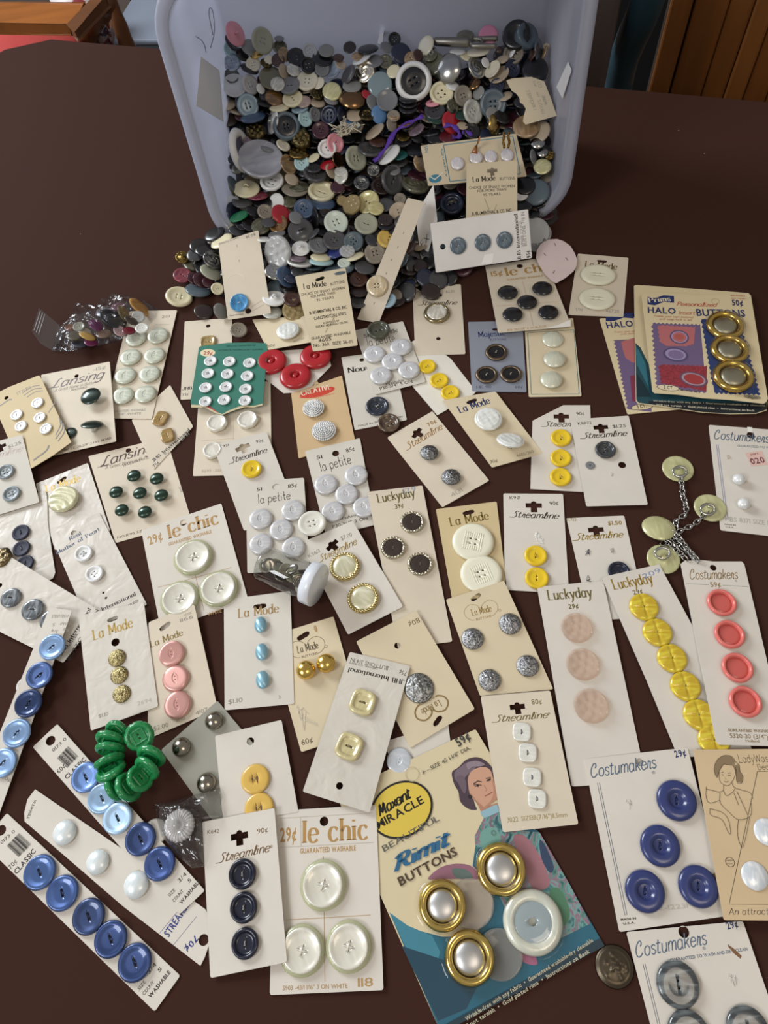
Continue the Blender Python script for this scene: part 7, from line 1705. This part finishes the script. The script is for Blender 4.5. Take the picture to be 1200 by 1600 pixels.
def about(P0, axis, prof, seg=36):                  # lathe along an axis; prof (distance, radius) mm
    x = axis.cross(Vector((0, 0, 1))).normalized(); y = x.cross(axis); V, Fc = [], []
    for d_, r_ in prof:
        for k in range(seg): t = 2 * math.pi * k / seg; V.append((P0 + axis * d_ + (x * math.cos(t) + y * math.sin(t)) * r_) * S)
    for i in range(len(prof) - 1):
        for k in range(seg): l = (k + 1) % seg; Fc.append((i * seg + k, i * seg + l, (i + 1) * seg + l, (i + 1) * seg + k))
    return V, Fc


v, f_ = about(vf, ax, [(0, .3), (0, vr - 2), (.8, vr - .6), (2.5, vr), (vl - 3, vr), (vl - 1, vr - 1)]); gl_ = link('glass_body', mesh('glass_body', v, f_, [film(.03, 'f0f1f0', 0, .07)]), vl_root)
v, f_ = about(vf, ax, [(vl - 3.5, vr + .2), (vl - 3.5, vr + 2.2), (vl + 3.6, vr + 2.4), (vl + 4.3, vr + 1.9), (vl + 4.3, .1)]); link('cap', mesh('cap', v, f_, [mk('pl:e3e8f0')]), vl_root)
rj = random.Random(21); jc = ['pl:77705a', 'me:9c9a94', 'pe:a9a78a:8c8a70', 'pl:4b4a44', 'cl:b9b9a8:.6', 'me:8a8478', 'pl:9a9684']
jl = ['olive', 'tin', 'greenish pearl', 'charcoal', 'clear', 'pewter', 'khaki']
for k in range(14):
    d_ = 5 + (vl - 12) * (k / 13); a = rj.uniform(0, 6.28); q = vf + ax * d_ + (sd * math.cos(a) + up2 * math.sin(a)) * rj.uniform(1, 5.5)
    nn = Vector((rj.gauss(0, .5), rj.gauss(0, .5), 1)).normalized(); kd = ('four', 'disc', 'two')[k % 3]
    put_button(kd, [mk(jc[k % 7])], frameM(q, Vector((1, 0, 0)), nn, 5.0 * S), name='button', label=f'{jl[k % 7]} small button inside the glass vial, {"by its cap" if d_ > vl * .6 else "near its base" if d_ < vl * .33 else "at its middle"}', cat='button', group='tiny buttons in the glass vial')

# chain with four cream buttons
chn = link('button_chain', None, label='silver chain linking four cream shank buttons', cat='chain')
CRMB = 'pe:cdcb9c:bdbb8a'
for i, (x, y, w_, kind, z, tl_) in enumerate(((495, 465, 242, 'shank', 1, (0, 0)), (747, 770, 248, 'shank', 1, (0, 0)), (345, 927, 258, 'dome', 3, (-14, 4)), (382, 1170, 256, 'shank', 1, (0, 0)))):
    P = at(*R('b8', x, y), z); r_ = w_ / 5 * mmpp(P) / 2
    put_button(kind, [mk(CRMB)], Matrix.Translation(P * S) @ Matrix.Rotation(tl_[0] * D2R, 4, 'X') @ Matrix.Rotation(tl_[1] * D2R, 4, 'Y') @ Matrix.Diagonal((r_ * S, r_ * S, r_ * .7 * S, 1)), chn)
lk_v, lk_f = tube([(math.cos(t) * (1.0 if abs(math.cos(t)) < .6 else 1.25), math.sin(t) * .72, 0) for t in [k * math.pi / 8 for k in range(16)]], .2, 6, closed=True)
lk_me = mesh('chain_link', lk_v, lk_f, [mk('me:b9b9b6')])


def chain_path(pts, z0):
    P = smooth_pts([at(*R('b8', x, y), z0) for x, y in pts], 12); L = 0; nxt = 0; k = 0
    for a, b in zip(P, P[1:]):
        L += (b - a).length
        if L >= nxt:
            e = (b - a).normalized(); nz = Vector((0, 0, 1)) if k % 2 else (Vector((0, 0, .5)) + e.cross(Vector((0, 0, 1)))).normalized()
            link('chain_link', lk_me, chn, M=frameM(a + Vector((0, 0, .5 * (k % 2))), e, nz, 2.35 * S)); nxt += 3.7; k += 1


chain_path([(517, 540), (528, 600), (532, 660), (545, 710), (560, 760), (548, 820), (505, 850), (480, 880), (488, 950)], 2.2)
chain_path([(715, 810), (665, 860), (610, 905), (555, 930), (505, 955), (470, 985), (400, 1030), (360, 1060)], 2.2)
chain_path([(440, 1000), (500, 1050), (560, 1100), (610, 1150), (630, 1180)], 2.2)
chain_path([(470, 970), (520, 1020), (545, 1060), (585, 1110), (640, 1165)], 4.6)
chain_path([(420, 1040), (470, 1080), (520, 1130), (560, 1170)], 3.4)
for x, y in ((512, 485), (730, 780), (375, 1120)):
    P = at(*R('b8', x, y), 4.6); link('jump_ring', lk_me, chn, M=frameM(P, Vector((1, 0, 0)), Vector((0, -.3, 1)), (4.0 * S, 5.4 * S, 3.5 * S)))

# green buttons strung in a ring
gs = link('button_string', None, label='ring of carved green buttons strung together', cat='button string')
GR = 'pl:1f8a4c'
for x, y, w_, asp, an, z in ((310, 262, 195, .72, 40, 12), (488, 302, 240, .96, 60, 17), (262, 330, 245, .42, 18, 12), (262, 402, 240, .34, 6, 11), (255, 498, 245, .32, -22, 11), (265, 570, 250, .40, -32, 12), (300, 700, 235, .52, 62, 10), (405, 695, 250, .72, 55, 12),
                             (495, 628, 225, .86, 50, 16), (548, 552, 235, .42, 42, 17), (580, 458, 245, .50, 28, 17)):
    P = at(*R('d3', x, y), z); r_ = w_ / 5 * mmpp(P) / 2; vdir = (CAM - P).normalized(); an_ = an * D2R
    maj = (xr * math.cos(an_) + yd * math.sin(an_)); maj = (maj - vdir * maj.dot(vdir)).normalized(); mn = vdir.cross(maj).normalized()
    cxy = at(*R('d3', 410, 470), 12); out_ = (P - cxy); sgn = 1 if mn.dot(out_) < 0 else -1
    if x == 488: sgn = 1 if mn.z > 0 else -1
    nrm = vdir * asp + mn * sgn * math.sqrt(1 - asp * asp)
    put_button('carved', [mk(GR)], frameM(P - nrm * r_ * .2, maj, nrm, r_ * .98 * S), gs)
v, f_ = tube([at(*R('d3', 400 + 130 * math.cos(t), 470 + 150 * math.sin(t)), 10) * S for t in [k * .3927 for k in range(16)]], .0006, 5, closed=True)
link('string', mesh('string', v, f_, [mk('th:2a2a26')]), gs)


# ------------------------------------------------------------------ little bags
def bag(name, label, reg, outline, hgt, mat_, seed, base=.3, cat='bag', n=26):
    """A closed film pouch: two crumpled skins between a seamed outline."""
    rg = random.Random(seed); P = [at(*R(reg, x, y), base) for x, y in outline]; c = sum(P, Vector()) / len(P)
    fine = []
    for i, p in enumerate(P):
        q = P[(i + 1) % len(P)]
        for k in range(5): fine.append(p + (q - p) * (k / 5))
    V, Fc = [], []; m_ = len(fine); R_ = 12
    ph = [(rg.uniform(.1, .5), rg.uniform(.1, .5), rg.uniform(0, 6)) for _ in range(6)]
    for sgn in (1, 0):
        b0 = len(V)
        for i in range(R_):
            t = 1 - i / R_
            for p in fine:
                q = c + (p - c) * t; e = 1 - t ** 4
                z = base + (hgt * e if sgn else .2)
                if sgn: z += e * sum(.9 * math.sin(q.x * a + q.y * b_ + f) for a, b_, f in ph) * hgt / 14
                V.append((q.x * S, q.y * S, max(z, base) * S))
        for i in range(R_ - 1):
            for k in range(m_):
                l = (k + 1) % m_; f = (b0 + i * m_ + k, b0 + i * m_ + l, b0 + (i + 1) * m_ + l, b0 + (i + 1) * m_ + k); Fc.append(f if sgn else f[::-1])
        V.append((c.x * S, c.y * S, (base + (hgt if sgn else .2)) * S))
        for k in range(m_): Fc.append((b0 + (R_ - 1) * m_ + k, b0 + (R_ - 1) * m_ + (k + 1) % m_, len(V) - 1) if sgn else (b0 + (R_ - 1) * m_ + (k + 1) % m_, b0 + (R_ - 1) * m_ + k, len(V) - 1))
    r = link(name, None, label=label, cat=cat); link('film', mesh('film', V, Fc, [mat_], smooth=False), r); return r


zb = bag('zip_bag', 'clear zip bag of mixed buttons lying on the cloth', 'a7', [(325, 432), (395, 300), (480, 210), (600, 175), (700, 150), (845, 110), (940, 140), (990, 175), (985, 235), (930, 290), (780, 350), (700, 385), (600, 400), (450, 435), (380, 438)], 20, film(.14, 'f2f3f5', .5, .07), 4)
z0 = at(*R('a7', 240, 168), 12); V, Fc = [], []
q_ = [at(*R('a7', x, y), z) for x, y, z in ((243, 165, 16), (360, 262, 8), (398, 305, 6), (330, 432, 2), (250, 385, 8), (198, 310, 14))]
link('zip_flap', mesh('zip_flap', [p * S for p in q_], [tuple(range(6))], [film(.2, 'dfe0e4', 0, .16)], False), zb)
for dx in (0, 14, 28):
    a, b = at(*R('a7', 252 + dx, 185 + dx * .7), 17), at(*R('a7', 212 + dx, 305 + dx * .9), 15); v, f_ = tube([a * S, b * S], .0003, 5); link('zip_ridge', mesh('zip_ridge', v, f_, [mk('cl:e8e8ec:.5')]), zb)
BG = [(870, 165, 150, .4, 40, 'disc', 'pl:d9a04a', 'amber oval'), (865, 222, 80, .9, 0, 'two', 'pl:d5d5d0', 'white'), (888, 296, 84, .7, -10, 'two', 'pl:e2e2dc', 'ivory'), (748, 312, 78, .8, 20, 'four', 'pl:c9a9ae', 'pale pink'), (805, 310, 80, .6, 0, 'disc', 'pl:6c1f2c', 'wine red'),
      (600, 275, 90, .7, 30, 'disc', 'pl:7c2a6a', 'magenta'), (570, 382, 84, .6, 0, 'disc', 'pl:6c2a50', 'plum'), (495, 285, 76, .7, -20, 'two', 'pl:a5a392', 'grey-green'), (690, 235, 150, .6, 35, 'disc', 'pl:20242c', 'large black'), (730, 250, 140, .6, 50, 'disc', 'pl:262b33', 'slate black'),
      (470, 340, 110, .5, -10, 'disc', 'pl:5b5448', 'brown-grey'), (545, 345, 100, .4, 20, 'disc', 'pl:c9a45c', 'ochre'), (530, 315, 80, .5, 10, 'disc', 'pl:d8cfc0', 'cream'), (650, 190, 110, .5, -30, 'disc', 'pl:55494a', 'mauve-brown'), (770, 200, 110, .5, 60, 'disc', 'pl:7b6a3a', 'olive'), (440, 290, 70, .6, 0, 'disc', 'pe:9a6a50:7c4f3c', 'copper'),
      (650, 330, 100, .5, -10, 'disc', 'pl:6a5648', 'tan-brown'), (820, 245, 90, .5, 30, 'disc', 'pl:4a4036', 'dark brown'), (500, 395, 100, .4, 0, 'disc', 'pl:3a3c48', 'dark blue-grey'), (740, 160, 90, .5, -10, 'disc', 'pl:6a4450', 'dusky pink')]
for i, (x, y, w_, asp, an, kd, spec, wd) in enumerate(BG):
    P = at(*R('a7', x, y), 6 + (i % 3) * 3); r_ = w_ / 4 * mmpp(P) / 2; vdir = (CAM - P).normalized(); an_ = an * D2R
    maj = (xr * math.cos(an_) + yd * math.sin(an_)); maj = (maj - vdir * maj.dot(vdir)).normalized(); mn = vdir.cross(maj).normalized(); nrm = vdir * asp + mn * (1 if mn.z > 0 else -1) * math.sqrt(1 - asp * asp)
    put_button(kd, [mk(spec)], frameM(P, maj, nrm, r_ * S), name='button', label=f'{wd} button inside the clear zip bag', cat='button', group='buttons in the zip bag')
bag('film_bag', 'small crumpled cellophane bag holding a white crocheted button', 'd3', [(612, 835), (640, 828), (790, 800), (900, 765), (1010, 735), (1120, 700), (1140, 780), (1120, 850), (1150, 930), (1000, 960), (1000, 1320), (900, 1335), (780, 1230), (660, 1080), (625, 950)], 9, film(.14, 'f0f0f0', .9, .07), 8, base=3.2)
P = at(*R('d3', 802, 1000), 5); r_ = 245 / 5 * mmpp(P) / 2
put_button('crochet', [mk('th:d9d7d6')], Matrix.Translation(P * S) @ Matrix.Diagonal((r_ * S, r_ * S, r_ * .7 * S, 1)), label='round white crocheted button inside the crumpled cellophane bag', cat='button')
# tiny specks of thread on the cloth
for i, (x, y) in enumerate(((125, 366), (1060, 204), (1100, 240))):
    P = at(x, y, .3); v, f_ = tube([(P + Vector((k * .5, math.sin(k + i) * .4, 0))) * S for k in range(3)], .0002, 4); link('lint', mesh('lint', v, f_, [mk('th:c9c4ba')]), label=('pale lint speck on the cloth left of the heap', 'pale lint speck on the cloth beyond the bin', 'second lint speck on the cloth nearer the cards')[i], cat='lint')

loose('black and gold ornate button at the very edge by the crumpled navy button card', 'fancy', 2, 872, 4, 36, 'mx:8a7a5c', 0)
